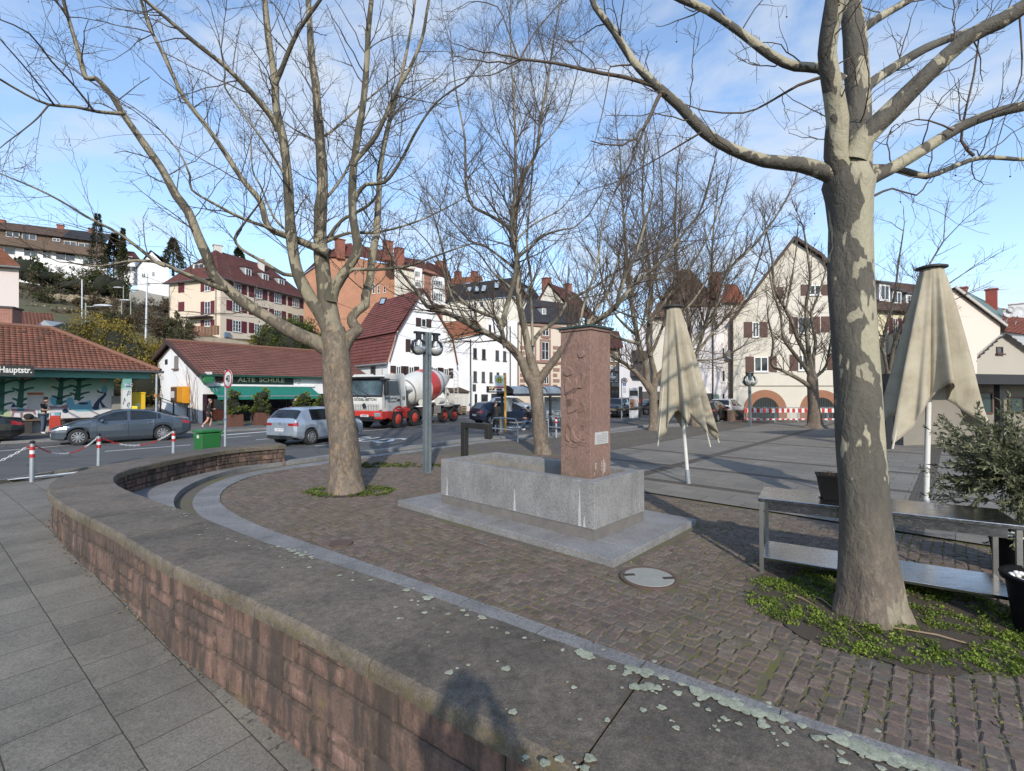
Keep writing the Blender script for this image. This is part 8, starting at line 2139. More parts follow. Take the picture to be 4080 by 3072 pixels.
def person(label,loc,face,H,J,clothes,hair,group=None):
 """J: joint positions (metres, x = facing direction, y = left); clothes: list of (name, joint chains, radius, material)"""
 rot=math.atan2(face[1],face[0]);k=H/1.75
 t=thing('person',label,'person',loc,rot,group)
 J={a:V_(b)*k for a,b in J.items()}
 names=['pelvis','waist','chest','neck','chin','head','crown']
 rad=dict(pelvis=(.15,.12),waist=(.125,.10),chest=(.16,.115),neck=.055,chin=.072,head=(.088,.098),crown=.055)
 vs,es,rr=[],[],[]
 idx={}
 def addv(nm,p,r):idx[nm]=len(vs);vs.append(tuple(p));rr.append(tuple(x*k for x in r)if hasattr(r,'__len__')else r*k)
 for i,nm in enumerate(names):
  addv(nm,J[nm],rad[nm])
  if i:es.append((i-1,i))
 for s in('l','r'):
  for nm,r,par in(('shoulder',.062,'chest'),('elbow',.045,'shoulder'),('wrist',.032,'elbow'),('palm',(.040,.022),'wrist')):
   addv(nm+s,J[nm+s],r);es.append((idx[par+s]if par!='chest' else idx['chest'],idx[nm+s]))
  for nm,r,par in(('hip',.092,'pelvis'),('knee',.060,'hip'),('ankle',.042,'knee'),('toe',(.040,.034),'ankle')):
   addv(nm+s,J[nm+s],r);es.append((idx[par+s]if par!='pelvis' else idx['pelvis'],idx[nm+s]))
  d=(J['palm'+s]-J['wrist'+s]).normalized();side=d.cross(V_((0,0,1)));side=side.normalized()if side.length>.1 else V_((0,1,0))
  for q_,(off,ln)in enumerate(((-.030,.062),(-.010,.078),(.010,.074),(.028,.058))):
   b0=J['palm'+s]+side*off*k;addv('f%d%s'%(q_,s),b0+d*ln*.5*k+V_((0,0,-.008*k)),.0095);es.append((idx['palm'+s],idx['f%d%s'%(q_,s)]))
   addv('g%d%s'%(q_,s),b0+d*ln*k+V_((0,0,-.028*k)),.008);es.append((idx['f%d%s'%(q_,s)],idx['g%d%s'%(q_,s)]))
  th_=J['wrist'+s].lerp(J['palm'+s],.6)-side*.042*k*(1 if s=='l' else-1)+d*.02*k;addv('t'+s,th_,.011);es.append((idx['palm'+s],idx['t'+s]))
 hd=(J['crown']-J['chin']).normalized();fdir=J['nose']-J['head'];fdir=fdir.normalized()
 addv('nose',J['head']+fdir*.108*k-hd*.012*k,.016);es.append((idx['head'],idx['nose']))
 body=skin_body('body',vs,es,rr,SKIN,t,1)
 for nm,chain,mat in clothes:
  vs2,es2,rr2,id2=[],[],[],{}
  for ch in chain:
   prev=None
   for(jn,r)in ch:
    key=jn if isinstance(jn,str)else tuple(jn)
    if key not in id2:
     id2[key]=len(vs2);p=J[jn]if isinstance(jn,str)else(J[jn[0]].lerp(J[jn[1]],jn[2]));vs2.append(tuple(p));rr2.append(tuple(x*k for x in r)if hasattr(r,'__len__')else r*k)
    if prev is not None and prev!=id2[key]:es2.append((prev,id2[key]))
    prev=id2[key]
  skin_body(nm,vs2,es2,rr2,mat,t,1)
 mb=MB();c=J['head']+hd*.022*k-fdir*.020*k
 rs=random.Random(3)
 for ring in range(7):
  pass
 q=MB();q.sphere((0,0,0),.112*k,14)
 side=hd.cross(fdir)
 for v in q.v:
  v=V_(v);l=v.z/(.112*k);f_=v.x/(.112*k)
  w=v.copy()
  if f_>.35 and l<.45:w*=.80
  if l<-.3+hair[1]*-.5:w*=.75
  p=c+fdir*w.x*1.05+side*w.y*.90+hd*w.z+V_((rs.uniform(-1,1),rs.uniform(-1,1),rs.uniform(-1,1)))*.006
  mb.v.append(tuple(p))
 mb.f=q.f;mb.t=q.t;mb.uv=q.uv
 mb.build('hair',hair[0],t,local=True,smooth=60)
 mb=MB()
 for s in(-1,1):mb.sphere(J['head']+fdir*.088*k+side*s*.032*k+hd*.008*k,.010*k,6)
 mb.sphere(J['head']+fdir*.090*k-hd*.052*k,.016*k,6,.5,(.5,1.3,.4))
 mb.build('face_features',surf('face_dark',(.06,.03,.025),.6),t,local=True)
 return t,J,k
def std(lean=0,lk=(0,0),arms=None,headfwd=.03,legs=None):
 J=dict(pelvis=(0,0,.93),waist=(.01+lean*.3,0,1.10),chest=(.0+lean*.7,0,1.32),neck=(-.01+lean,0,1.47),chin=(.02+lean+headfwd*.5,0,1.545),head=(.015+lean+headfwd,0,1.635),crown=(.0+lean+headfwd*1.2,0,1.71),nose=(.12+lean+headfwd,0,1.61))
 for s,y in(('l',1),('r',-1)):
  J.update({'shoulder'+s:(lean*.85,y*.185,1.40),'elbow'+s:(-.03+lean*.7,y*.24,1.12),'wrist'+s:(.05+lean*.5,y*.25,.88),'palm'+s:(.07+lean*.5,y*.25,.80),'hip'+s:(0,y*.095,.88),'knee'+s:(.02,y*.10,.48),'ankle'+s:(-.02,y*.10,.08),'toe'+s:(.13,y*.12,.035)})
 if arms:J.update(arms)
 if legs:J.update(legs)
 return J
def coat(r=1.0,long=False,sl=True):
 ch=[[('pelvis',(.175*r,.145*r)),('waist',(.155*r,.13*r)),('chest',(.185*r,.14*r)),(('chest','neck',.75),.085*r)]]
 for s in 'lr':ch.append([('chest',(.185*r,.14*r)),('shoulder'+s,.085*r),('elbow'+s,.065*r),(('elbow'+s,'wrist'+s,.88),.05*r)])
 if long:
  for s in 'lr':ch.append([('pelvis',(.175*r,.145*r)),(('hip'+s,'knee'+s,.15),(.135*r,.14*r)),(('hip'+s,'knee'+s,.62),(.135*r,.15*r))])
 return ch
def trousers(r=1.0):return[[('pelvis',(.155*r,.13*r)),('hip'+s,.108*r),('knee'+s,.075*r),(('knee'+s,'ankle'+s,.94),.062*r)]for s in 'lr']
def shoes():return[[(('knee'+s,'ankle'+s,.97),.05),('ankle'+s,.055),('toe'+s,(.048,.04))]for s in 'l'],[[(('knee'+s,'ankle'+s,.97),.05),('ankle'+s,.055),('toe'+s,(.048,.04))]for s in 'r']
NAVY=surf('cloth_navy',(.016,.018,.026),.85,var=.2,vs=6,bs=120,bump=.3);BLK=surf('cloth_black',(.014,.014,.015),.85,var=.25,vs=6,bump=.3)
JEAN=surf('cloth_denim',(.055,.080,.125),.85,var=.2,vs=6);PINKC=surf('cloth_salmon',(.50,.27,.20),.85,var=.1);WHT=surf('shoe_white',(.6,.6,.6),.6);DKHAIR=surf('hair_dark',(.02,.015,.012),.7);GREYH=surf('hair_grey_brown',(.20,.17,.14),.8);SHOEB=surf('shoe_black',(.012,.012,.012),.6)
s1,s2=shoes()
g=V_((-22.2,22.55,0));ZP=ZR+.10
arms={}
for s,y in(('l',1),('r',-1)):arms.update({'elbow'+s:(.02,y*.22,1.13),'wrist'+s:(.24,y*.10,1.17),'palm'+s:(.30,y*.05,1.20)})
man,J,k=person('man in dark T-shirt and jeans looking down at his phone',(g.x,g.y,ZP),(.75,.45),1.74,std(.02,arms=arms,headfwd=.06),[('shirt',[[('pelvis',(.165,.13)),('waist',(.15,.12)),('chest',(.18,.13)),(('chest','neck',.7),.075)],[('chest',(.18,.13)),('shoulderl',.08),(('shoulderl','elbowl',.75),.062)],[('chest',(.18,.13)),('shoulderr',.08),(('shoulderr','elbowr',.75),.062)]],NAVY),('trousers',trousers(1.05),JEAN),('shoe',s1,WHT),('shoe',s2,WHT)],(DKHAIR,.0))
mb=MB();p=(J['palml']+J['palmr'])/2+V_((.05,0,.03));mb.box(p,(.08,.075,.012),MR_(-.5,3,'Y'))
ph=mb.build('phone',surf('phone_black',(.01,.01,.012),.2),None,loc=(0,0,0));ph.matrix_world=MW[man.name];tag(ph,'black phone held in both hands by the man in jeans','phone')
g=G(832,1706,ZR)
legs={'kneel':(.12,.09,.50),'anklel':(.06,.09,.09),'toel':(.20,.10,.04),'kneer':(-.05,-.09,.50),'ankler':(-.33,-.09,.16),'toer':(-.24,-.10,.05)}
arms={'elbowl':(.0,.24,1.13),'wristl':(.22,.18,1.10),'palml':(.28,.16,1.12),'elbowr':(.02,-.24,1.13),'wristr':(.24,-.16,1.14),'palmr':(.30,-.13,1.17)}
wom,J,k=person('woman in black puffer coat and salmon trousers walking past the pub',(g.x,g.y,ZR),(.85,.52),1.68,std(.03,arms=arms,legs=legs),[('coat',coat(1.02,True),BLK),('trousers',trousers(.95),PINKC),('shoe',s1,WHT),('shoe',s2,WHT)],(GREYH,.2))
mb=MB();mb.box((-.23,0,1.22),(.16,.30,.40));bp=mb.build('backpack',BLK,None,loc=(0,0,0),bevel=.05);bp.matrix_world=MW[wom.name];tag(bp,'black rucksack on the back of the woman in the puffer coat','backpack')
g=G(1146,1686,ZR)+V_((.1,.6,0))
arms={'elbowl':(.03,.23,1.12),'wristl':(.25,.14,1.08),'palml':(.32,.12,1.07),'elbowr':(.03,-.23,1.12),'wristr':(.24,-.14,1.05),'palmr':(.31,-.12,1.03)}
m2,J,k=person('man in dark jacket stooping slightly by the pub planters',(g.x,g.y,ZR),(.85,.1),1.80,std(.10,arms=arms,headfwd=.08),[('jacket',coat(1.05),NAVY),('trousers',trousers(),BLK),('shoe',s1,SHOEB),('shoe',s2,SHOEB)],(DKHAIR,-.1))
mb=MB();mb.sphere((-.16,.12,.98),.15,10,.5,(1.1,.7,.9));bg_=mb.build('shoulder_bag',surf('bag_patterned',(.13,.07,.05),.8,var=.5,vs=14),None,loc=(0,0,0),smooth=60);bg_.matrix_world=MW[m2.name];tag(bg_,'brown patterned shoulder bag of the man in the dark jacket','bag')
g=G(1974,1734,ZR)
w3,J,k=person('woman in long black puffer coat waiting at the bus stop, seen from behind',(g.x,g.y,ZR),(.25,.97),1.66,std(0,arms={'wristl':(.16,.17,1.02),'palml':(.22,.13,1.03),'wristr':(.16,-.17,1.02),'palmr':(.22,-.13,1.03)}),[('coat',coat(1.12,True),BLK),('trousers',trousers(.85),BLK),('shoe',s1,SHOEB),('shoe',s2,SHOEB)],(GREYH,.3))
g=G(2118,1716,ZR)
sit=dict(pelvis=(0,0,.52),waist=(.03,0,.70),chest=(.10,0,.92),neck=(.16,0,1.06),chin=(.21,0,1.12),head=(.23,0,1.20),crown=(.23,0,1.28),nose=(.34,0,1.16))
for s,y in(('l',1),('r',-1)):sit.update({'shoulder'+s:(.10,y*.18,.99),'elbow'+s:(.18,y*.22,.74),'wrist'+s:(.36,y*.10,.68),'palm'+s:(.42,y*.06,.69),'hip'+s:(.05,y*.10,.50),'knee'+s:(.46,y*.11,.50),'ankle'+s:(.44,y*.11,.08),'toe'+s:(.58,y*.12,.035)})
person('person in dark jacket and jeans sitting bent forward in the bus shelter',(g.x,g.y+.3,ZR),(-.75,-.3),1.72,sit,[('jacket',coat(.98),BLK),('trousers',trousers(),JEAN),('shoe',s1,WHT),('shoe',s2,WHT)],(DKHAIR,.2))
zb_=sz_walk(.05,-.35);HB_=.95
o=MB().box((.05,-.42,zb_+HB_/2),(.7,.7,HB_)).build('stone_block',MAT['granite'],loc=(.05,-.42,zb_),bevel=.01);tag(o,'granite block the photographer stands on','block')  # block added out of view to lift the photographer's shadow onto the wall
arms={}
for q_,y in(('l',1),('r',-1)):arms.update({'elbow'+q_:(.22,y*.22,1.28),'wrist'+q_:(.26,y*.12,1.50),'palm'+q_:(.27,y*.09,1.56)})
person('photographer in dark jacket holding up a phone',(.05,-.42,zb_+HB_),(0,1),1.78,std(0,arms=arms),[('jacket',coat(1.08),NAVY),('trousers',trousers(),JEAN),('shoe',s1,SHOEB),('shoe',s2,SHOEB)],(DKHAIR,.2))
def bxs(name,mat,boxes,par,bevel=None,**kw):
 mb=MB()
 for b in boxes:mb.box(*b)
 return mb.build(name,mat,par,bevel=bevel,**kw)
GLOBE=m_clear('globe_glass',(.93,.94,.95),.03,.35)
REFL=surf('lamp_reflector',(.62,.62,.60),.35,.2,var=.35,vs=5,fine=.2,fs=30)
def lamp(label,base,h,arm,R,az,post):
 t=thing('street_lamp',label,'street lamp',base,0,'double globe street lamps');b=V_(base)
 ax=V_((cos_(az),sin_(az),0));ay=V_((-ax.y,ax.x,0));R3=Matrix(((ax.x,ay.x,0),(ax.y,ay.y,0),(0,0,1)))
 mb=MB();s=post/2
 for q in(-1,1):
  c=b+ax*q*s*.62;mb.box(c+V_((0,0,h/2)),(s*.9,post*.8,h),R3);mb.box(c+ax*q*s*.35+V_((0,0,h/2)),(s*.5,post,h),R3)
 mb.box(b+V_((0,0,.02)),(post*1.5,post*1.5,.04),R3)
 mb.build('post',surf('weathered_zinc_post',(.17,.20,.21),.55,.45,var=.35,vs=5,fine=.2,dirt=.5,dirtcol=(.07,.08,.08)),t,bevel=.006)
 mb=MB();mb.box(b+V_((0,0,h-.03)),(arm*2,post*.7,.06),R3);mb.build('cross_arm',DARKM,t,bevel=.005)
 for q in(-1,1):
  c=b+ax*q*(arm-.13)+V_((0,0,h-.10));mb=MB();mb.box(c+V_((0,0,-.03)),(.12,.12,.16),R3);hd=mb.build('lamp_holder',BLACKP,t,bevel=.01)
  gc=c+V_((0,0,-.10-R));mb=MB();mb.sphere(gc,R,26);mb.build('globe',GLOBE,hd,smooth=80)
  mb=MB();mb.lathe([(R*.88,-.05),(R*1.02,-.05),(R*1.02,.05),(R*.88,.05),(R*.88,-.05)],32,frame_M(gc,ax,(0,0,1)));mb.build('dark_band',BLACKP,hd,smooth=30)
  mb=MB();mb.lathe([(.001,-R*.93),(R*.5,-R*.8),(R*.80,-R*.45),(R*.90,-R*.08),(R*.86,-R*.02),(.001,-R*.06)],24,MT_(gc));mb.lathe([(.05,R*.9),(.07,R*.2),(.001,R*.15)],12,MT_(gc));mb.build('reflector',REFL,hd,smooth=50)
 return t
lamp('near street lamp with two glass globes beside the mottled plane tree',tuple(G(1701,1884)),3.82,.40,.215,.75,.155)
lamp('far street lamp with two glass globes in front of the arched cellar opening',tuple(G(2988,1696)),3.45,.42,.33,.55,.13)
lamp('street lamp with globes partly hidden behind the sandstone pillar',tuple(G(2425,1670)),4.0,.45,.36,.3,.14)
RW_R,RW_W=surf('reflective_red',(.42,.018,.016),.5,var=.12),surf('reflective_white',(.62,.62,.62),.5,var=.1)
bp_=[G(127,1920,.03),P(394,1733,13.45),P(692,1712,15.2),V_((-12.9,9.9,.03))]
labs=['steel bollard with red and white bands nearest the camera','steel bollard with red and white bands in the middle of the chain','steel bollard with red and white bands beside the green bin','steel bollard with red and white bands beyond the left edge']
tops=[]
for i,p in enumerate(bp_[:3]):
 b=V_((p.x,p.y,.02));t=thing('bollard',labs[i],'bollard',b,0,'chained bollards along the kerb');h=.98
 mb=MB();mb.tube([b,b+V_((0,0,h-.04))],.048,16);mb.build('post',GALV,t,smooth=40)
 mb=MB();mb.lathe([(.05,-.02),(.052,.03),(.03,.05),(.0001,.055)],16,MT_(b+V_((0,0,h-.03))));mb.build('cap',DARKM,t,smooth=40)
 for k,(z0,m)in enumerate(((.86,RW_R),(.77,RW_W),(.68,RW_R))):
  mb=MB();mb.lathe([(.0495,z0-.085),(.0495,z0)],16,MT_(b));mb.build('red_band' if m is RW_R else 'white_band',m,t,smooth=40)
 tops.append(b+V_((0,0,h-.05)))
tops=[V_((-12.95,9.9,.6))]+tops
for i in range(3):
 a,b=tops[i],tops[i+1];L_=(b-a).length;n=int(L_/.055)
 o=thing('chain',['red and white chain leaving the picture at the left edge','red and white chain hanging between the two nearer bollards','red and white chain hanging between the two farther bollards'][i],'chain',(a+b)/2-V_((0,0,.3)))
 ms=[MB(),MB()]
 for k in range(n):
  def cp(f):return a.lerp(b,f)-V_((0,0,.36*4*f*(1-f)))
  p,q=cp(k/n),cp((k+1)/n);d=(q-p).normalized();u=V_((0,0,1))if k%2 else V_((-d.y,d.x,0));u=(u-d*u.dot(d)).normalized();c=(p+q)/2;l=(q-p).length*.72
  ms[(k//9)%2].tube([c+d*l*cos_(w)+u*.019*sin_(w)for w in[2*PI_*j/10 for j in range(11)]],.0065,4,cap=False)
 ms[0].build('red_links',RW_R,o);ms[1].build('white_links',RW_W,o)
def disc_sign(par,c,face,R,txt,size):
 M=frame_M(c,(face[1]*-1,face[0],0),(0,0,1));
 if M.to_3x3().col[2].dot(V_((face[0],face[1],0)))<0:M=frame_M(c,(face[1],-face[0],0),(0,0,1))
 mb=MB();mb.lathe([(R,-.012),(R,.0),(.0001,.001)],36,M);d=mb.build('sign_disc',surf('sign_white2',(.66,.66,.65),.45),par)
 mb=MB();mb.lathe([(R*.995,.003),(R*.80,.003)],36,M);mb.build('red_rim',surf('sign_red',(.45,.012,.02),.45,var=.08),d)
 mb=MB();text_mb(mb,txt,size,M@MT_((0,0,.004)),sx=.82,bold=.008);mb.build('numerals',INK,d)
sp_=P(897,1800,14.2);b=V_((sp_.x,sp_.y,.02));t=thing('speed_sign','round speed limit sign reading 40 on a tall steel post by the bin','road sign',b)
zt_=P(897,1474,14.2).z;mb=MB();mb.tube([b,b+V_((0,0,zt_-.02))],.036,12);mb.build('post',GALV,t,smooth=40)
mb=MB();mb.lathe([(.042,0),(.03,.03),(.0001,.035)],12,MT_(b+V_((0,0,zt_-.03))));mb.build('cap',DARKM,t)
sc_=P(913,1510,14.1);disc_sign(t,V_((sc_.x,sc_.y-.06,sc_.z)),(-.58,-.81),.275,'40',.30)
mb=MB();mb.box(b+V_((0,-.045,1.36)),(.06,.004,.05));mb.build('sticker',surf('sticker_blue',(.05,.18,.40),.5),t)
bc=P(826,1790,14.25);b=V_((bc.x,bc.y,.02));GB=surf('bin_green',(.016,.125,.030),.5,var=.12,vs=2,dirt=.2);t=thing('wheelie_bin','green wheelie bin standing behind the low wall','bin',b)
R3=MR_(-.55,3,'Z');mb=MB();mb.box(b+V_((0,0,.50)),(.42,.48,.90),R3,.5,1.20);mb.build('body',GB,t,bevel=.03)
mb=MB();mb.box(b+V_((0,0,1.005)),(.54,.62,.06),R3);mb.box(b+V_((0,0,1.045)),(.44,.50,.04),R3,.5,.8);mb.build('lid',GB,t,bevel=.015)
mb=MB();mb.box(b+R3@V_((0,.28,.93)),(.58,.05,.06),R3);mb.build('handle_bar',GB,t,bevel=.01)
mb=MB();mb.box(b+R3@V_((.05,-.288,.86)),(.12,.006,.09),R3);mb.build('sticker',surf('sticker_pale',(.5,.5,.48),.5),t)
for s in(-1,1):mb=MB();mb.lathe([(.10,-.03),(.10,.03),(.0001,.03)],16,MT_(b+R3@V_((s*.27,.26,.10)))@R3.to_4x4()@MR_(PI_/2,4,'Y'));mb.build('wheel',RUBBER,t)
sfac=Fac(hp(0,-1.4,0),h_v);q0,q1=sfac.sz(-75,1496),sfac.sz(137,1458);t=thing('street_name_sign','dark street name sign with white lettering at the left edge','street sign',sfac.pt((q0[0]+q1[0])/2,q0[1]))
mb=MB();sfac.box(mb,q0[0],q1[0],q0[1],q1[1],-.03,.0);pl=mb.build('sign_panel',surf('sign_charcoal',(.020,.022,.020),.6,var=.2),t)
mb=MB();a,z=sfac.sz(128,1476);text_mb(mb,'r Hauptstr.',.36,frame_M(sfac.pt(a,z+.0,.004),sfac.d,(0,0,1)),'RIGHT',sx=.72,bold=.008);mb.build('lettering',surf('sign_letter_white',(.62,.62,.58),.6),pl)
mb=MB();mb.bar(sfac.pt(q0[0]+.3,q1[1],-.02),hp(q0[0]+.3,-.2,EZ),.05);mb.bar(sfac.pt(q1[0]-.3,q1[1],-.02),hp(q1[0]-.3,-.2,EZ),.05);mb.build('bracket',DARKM,t)
t=thing('downpipe_post','grey downpipe post at the corner of the shelter roof','post',hp(0,-.1,0));mb=MB();mb.tube([hp(.05,-.15,.05),hp(.05,-.15,EZ-.08)],.055,10);mb.build('pipe',GALV,t,smooth=40);mb=MB();mb.box(hp(.05,-.15,2.0),(.15,.15,.16));mb.build('junction_box',surf('rust_orange2',(.35,.15,.06),.6),t)
p=P(549,1650,25.2);YEL=surf('post_yellow',(.62,.40,.008),.5,var=.08,vs=2);t=thing('yellow_cabinet','yellow cabinet between the shelter pillar and the pub ramp','cabinet',(p.x,p.y,.1));hh=P(549,1567,25.2).z
mb=MB();R3=MR_(.80,3,'Z');mb.box((p.x,p.y,hh/2+.05),(.58,.42,hh-.1),R3);cb_=mb.build('case',YEL,t,bevel=.02);mb=MB();mb.box((p.x,p.y,hh+.02),(.66,.5,.08),R3,.5,.85);mb.build('lid',YEL,cb_,bevel=.02)
mb=MB();f_=R3@V_((0,-.213,0));mb.box(V_((p.x,p.y,hh-.62))+f_,(.17,.006,.17),R3);mb.build('emblem',surf('emblem_pale2',(.60,.55,.40),.6),cb_)
tp=V_((-21.45,22.35,0));ZT=ZR;ZR=ZP;t=thing('shopping_trolley','red wheeled shopping trolley beside the man with the phone','trolley',(tp.x,tp.y,ZR));R3=MR_(.75,3,'Z')
mb=MB();mb.box((tp.x,tp.y,ZR+.42),(.42,.30,.62),R3,.5,.92);mb.box((tp.x,tp.y,ZR+.80),(.40,.28,.16),R3,.5,.8);mb.build('bag',surf('trolley_red',(.36,.035,.020),.8,var=.25,vs=7,bump=.5,bs=20),t,bevel=.03)
mb=MB();mb.tube([V_((tp.x,tp.y,ZR))+R3@V_(v)for v in((-.17,.17,.1),(-.17,.17,1.02),(.17,.17,1.02),(.17,.17,.1))],.014,6);mb.build('frame',DARKM,t)
for s in(-1,1):mb=MB();mb.lathe([(.09,-.02),(.09,.02),(.0001,.02)],14,MT_(V_((tp.x,tp.y,ZR+.09))+R3@V_((s*.2,.12,0)))@R3.to_4x4()@MR_(PI_/2,4,'Y'));mb.build('wheel',RUBBER,t)
ZR=ZT;a,z=mfac.sz(*cz(268,965));c=mfac.pt(a,1.0,.26);mb=MB();mb.sphere(c,.19,12,.5,(1.15,.8,.8));mb.sphere(c+V_((.1,-.08,-.05)),.12,8);o=mb.build('rucksack',surf('cloth_black',(.014,.014,.015),.85),loc=tuple(c),smooth=60);tag(o,'black rucksack lying on the bench below the mural','rucksack')
mb=MB();n=12
for i in range(n):
 f,g=i/n,(i+1)/n
 def rp(f,w):return pp(-.05-w,.3+12*f,.12+1.55*f)
 mb.quad(rp(f,-.02),rp(g,-.02),rp(g,3.4),rp(f,3.4));mb.quad(rp(f,3.4),rp(g,3.4),rp(g,3.4)-V_((0,0,2)),rp(f,3.4)-V_((0,0,2)))
mb.quad(rp(0,-.02),rp(0,3.4),rp(0,3.4)+(pf.n*2.2)-V_((0,0,.10)),rp(0,-.02)+pf.n*2.2-V_((0,0,.10)))
tag(mb.build('ramp_path',MAT['pavement']),kind='structure')
t=thing('handrail','dark sloping handrail along the ramp at the pub gable','railing',pp(-.6,.6,.2));mb=MB();A,B=pp(-.55,.4,1.12),pp(-.55,12,2.62);mb.tube([A,B],.028,8);mb.build('top_rail',surf('rail_violet',(.035,.025,.045),.5),t)
for k in range(5):c=A.lerp(B,(k+.15)/4.8);mb=MB();mb.bar(c,c-V_((0,0,1.0)),.07,.07);mb.build('post',surf('rail_violet',(.035,.025,.045),.5),t)
mb=MB();K0=V_((-24.5,14.6,0));K1=V_((-13.2,26.9,0));kd=(K1-K0).normalized();kn=V_((-kd.y,kd.x,0))
def kerbline(pts,w,name):
 m1,m2=MB(),MB()
 for p,q in zip(pts,pts[1:]):
  d=(q-p).normalized();nn=V_((-d.y,d.x,0));z=ZR+.11
  m1.quad(V_((p.x,p.y,ZR-.05)),V_((q.x,q.y,ZR-.05)),V_((q.x,q.y,z)),V_((p.x,p.y,z)));P_,Q_=p+nn*.15,q+nn*.15
  m1.quad(V_((p.x,p.y,z)),V_((q.x,q.y,z)),V_((Q_.x,Q_.y,z)),V_((P_.x,P_.y,z)));P2,Q2=p+nn*w,q+nn*w
  m2.quad(V_((P_.x,P_.y,z-.004)),V_((Q_.x,Q_.y,z-.004)),V_((Q2.x,Q2.y,z-.004)),V_((P2.x,P2.y,z-.004)))
 tag(m1.build('kerb',MAT['granite_strip']),kind='structure');tag(m2.build('pavement',MAT['pavement']),kind='structure')
kerbline([K0-kd*30,K0,K1,K1+kd*4+V_((.6,0,0)),V_((-9.2,33.8,0))],7.5,'a')
kerbline([V_((-9.0,41.2,0)),V_((-4.5,43.2,0)),V_((8,53.5,0)),V_((16,60,0))],5,'b')
def mark(pts,w,z=.006,name='road_marking'):
 mb=MB()
 for(p,q)in pts:
  p,q=V_(p),V_(q);d=(q-p).normalized();s=V_((-d.y,d.x,0))*w/2;z_=V_((0,0,ZR+z))
  mb.quad(V_((p.x,p.y,0))+s+z_,V_((q.x,q.y,0))+s+z_,V_((q.x,q.y,0))-s+z_,V_((p.x,p.y,0))-s+z_)
 return tag(mb.build(name,MARK),kind='structure')
g=lambda x,y:G(x,y,ZR)
mark([(g(-200,1815),g(353,1767))],.12);mark([(g(418,1799),g(760,1773))],.12);mark([(g(27,1912),g(330,1880))],.22);mark([(g(875,1735),g(1088,1718))],.32);mark([(g(890,1746),g(1000,1737))],.12);mark([(g(1019,1753),g(1100,1746))],.12);mark([(g(1255,1777),g(1420,1765))],.12)
mark([(g(1430,1719),g(1557,1708))],.12);mark([(g(1678,1697),g(1790,1689))],.12);mark([(g(1880,1681),g(1935,1677))],.12);mark([(g(1855,1663),g(1915,1662))],.2)
mb=MB();c=g(1475,1752);d=V_((.42,.905,0));M=frame_M(V_((c.x,c.y,ZR+.007)),(d.y,-d.x,0),(d.x,d.y,0));text_mb(mb,'BUS',2.6,M,sx=.62,bold=.02);tag(mb.build('bus_lettering',MARK),kind='structure')
mb=MB();c=g(2000,1700);M=frame_M(V_((c.x,c.y,ZR+.007)),(d.y,-d.x,0),(d.x,d.y,0));text_mb(mb,'BUS',2.6,M,sx=.62,bold=.02);tag(mb.build('bus_lettering',MARK),kind='structure')
by=surf('post_ochre',(.48,.26,.03),.6,var=.1);b0=G(2013,1722,ZR);d0=b0.y;t=thing('bus_stop_sign','bus stop sign with a green H on yellow and an ochre post','bus stop sign',b0)
mb=MB();h=P(2014,1491,d0).z;mb.box((b0.x,b0.y,(ZR+h)/2),(.11,.11,h-ZR));mb.build('post',by,t)
sf3=Fac(b0,(.995,.1));q0,q1=sf3.sz(1971,1541),sf3.sz(2009,1496);mb=MB();sf3.box(mb,q0[0],q1[0],q0[1],q1[1],-.03,.03);sp3=mb.build('sign_panel',surf('sign_pale',(.55,.58,.60),.5),t)
mb=MB();a,z=sf3.sz(1990,1514);M=frame_M(sf3.pt(a,z,.032),sf3.d,(0,0,1));r=.165;mb.lathe([(r,0),(.0001,.001)],28,M);mb.build('yellow_disc',surf('sign_yellow2',(.60,.50,.01),.5),sp3);mb=MB();mb.lathe([(r,.002),(r*.80,.002)],28,M);text_mb(mb,'H',.22,M@MT_((0,0,.003)),bold=.012);mb.build('green_ring',surf('sign_green',(.01,.16,.045),.5),sp3)
q0,q1=sf3.sz(1971,1559),sf3.sz(2009,1546);mb=MB();sf3.box(mb,q0[0],q1[0],q0[1],q1[1],-.03,.03);lp=mb.build('line_panel',surf('panel_white',(.58,.58,.58),.5),t);mb=MB();q0,q1=sf3.sz(1971,1546),sf3.sz(2009,1540);sf3.box(mb,q0[0],q1[0],q0[1],q1[1],-.03,.032);mb.build('red_strip',surf('strip_red',(.42,.05,.035),.5),t)
q0,q1=sf3.sz(1979,1556),sf3.sz(1999,1549);mb=MB();sf3.box(mb,q0[0],q1[0],q0[1],q1[1],.031,.036);mb.build('display',INK,lp)
q0,q1=sf3.sz(1991,1716),sf3.sz(2009,1660);mb=MB();sf3.box(mb,q0[0],q1[0],ZR,q1[1],-.1,.1);mb.build('litter_box',surf('litter_grey',(.12,.12,.12),.6),t)
sv=V_((.80,.60,0));S0=G(2026,1716,ZR);S0=V_((S0.x,S0.y,0));sn=V_((.60,-.80,0));t=thing('bus_shelter','glazed bus shelter with a curved grey roof behind the middle plane tree','bus shelter',S0)
def spn(a,n,z):return S0+sv*a+sn*n+V_((0,0,z))
SLg=5.2;zr_=P(2026,1573,S0.y).z
mb=MB();ns=12
for i in range(ns):
 a,b=PI_*i/ns,PI_*(i+1)/ns
 f=lambda w,x:spn(x,.1+.75*cos_(w),zr_+.05+.42*sin_(w));mb.quad(f(a,-.3),f(a,SLg+.3),f(b,SLg+.3),f(b,-.3))
mb.build('roof',surf('roof_acrylic',(.30,.33,.36),.3,.2,var=.25,vs=2),t,smooth=50)
mb=MB()
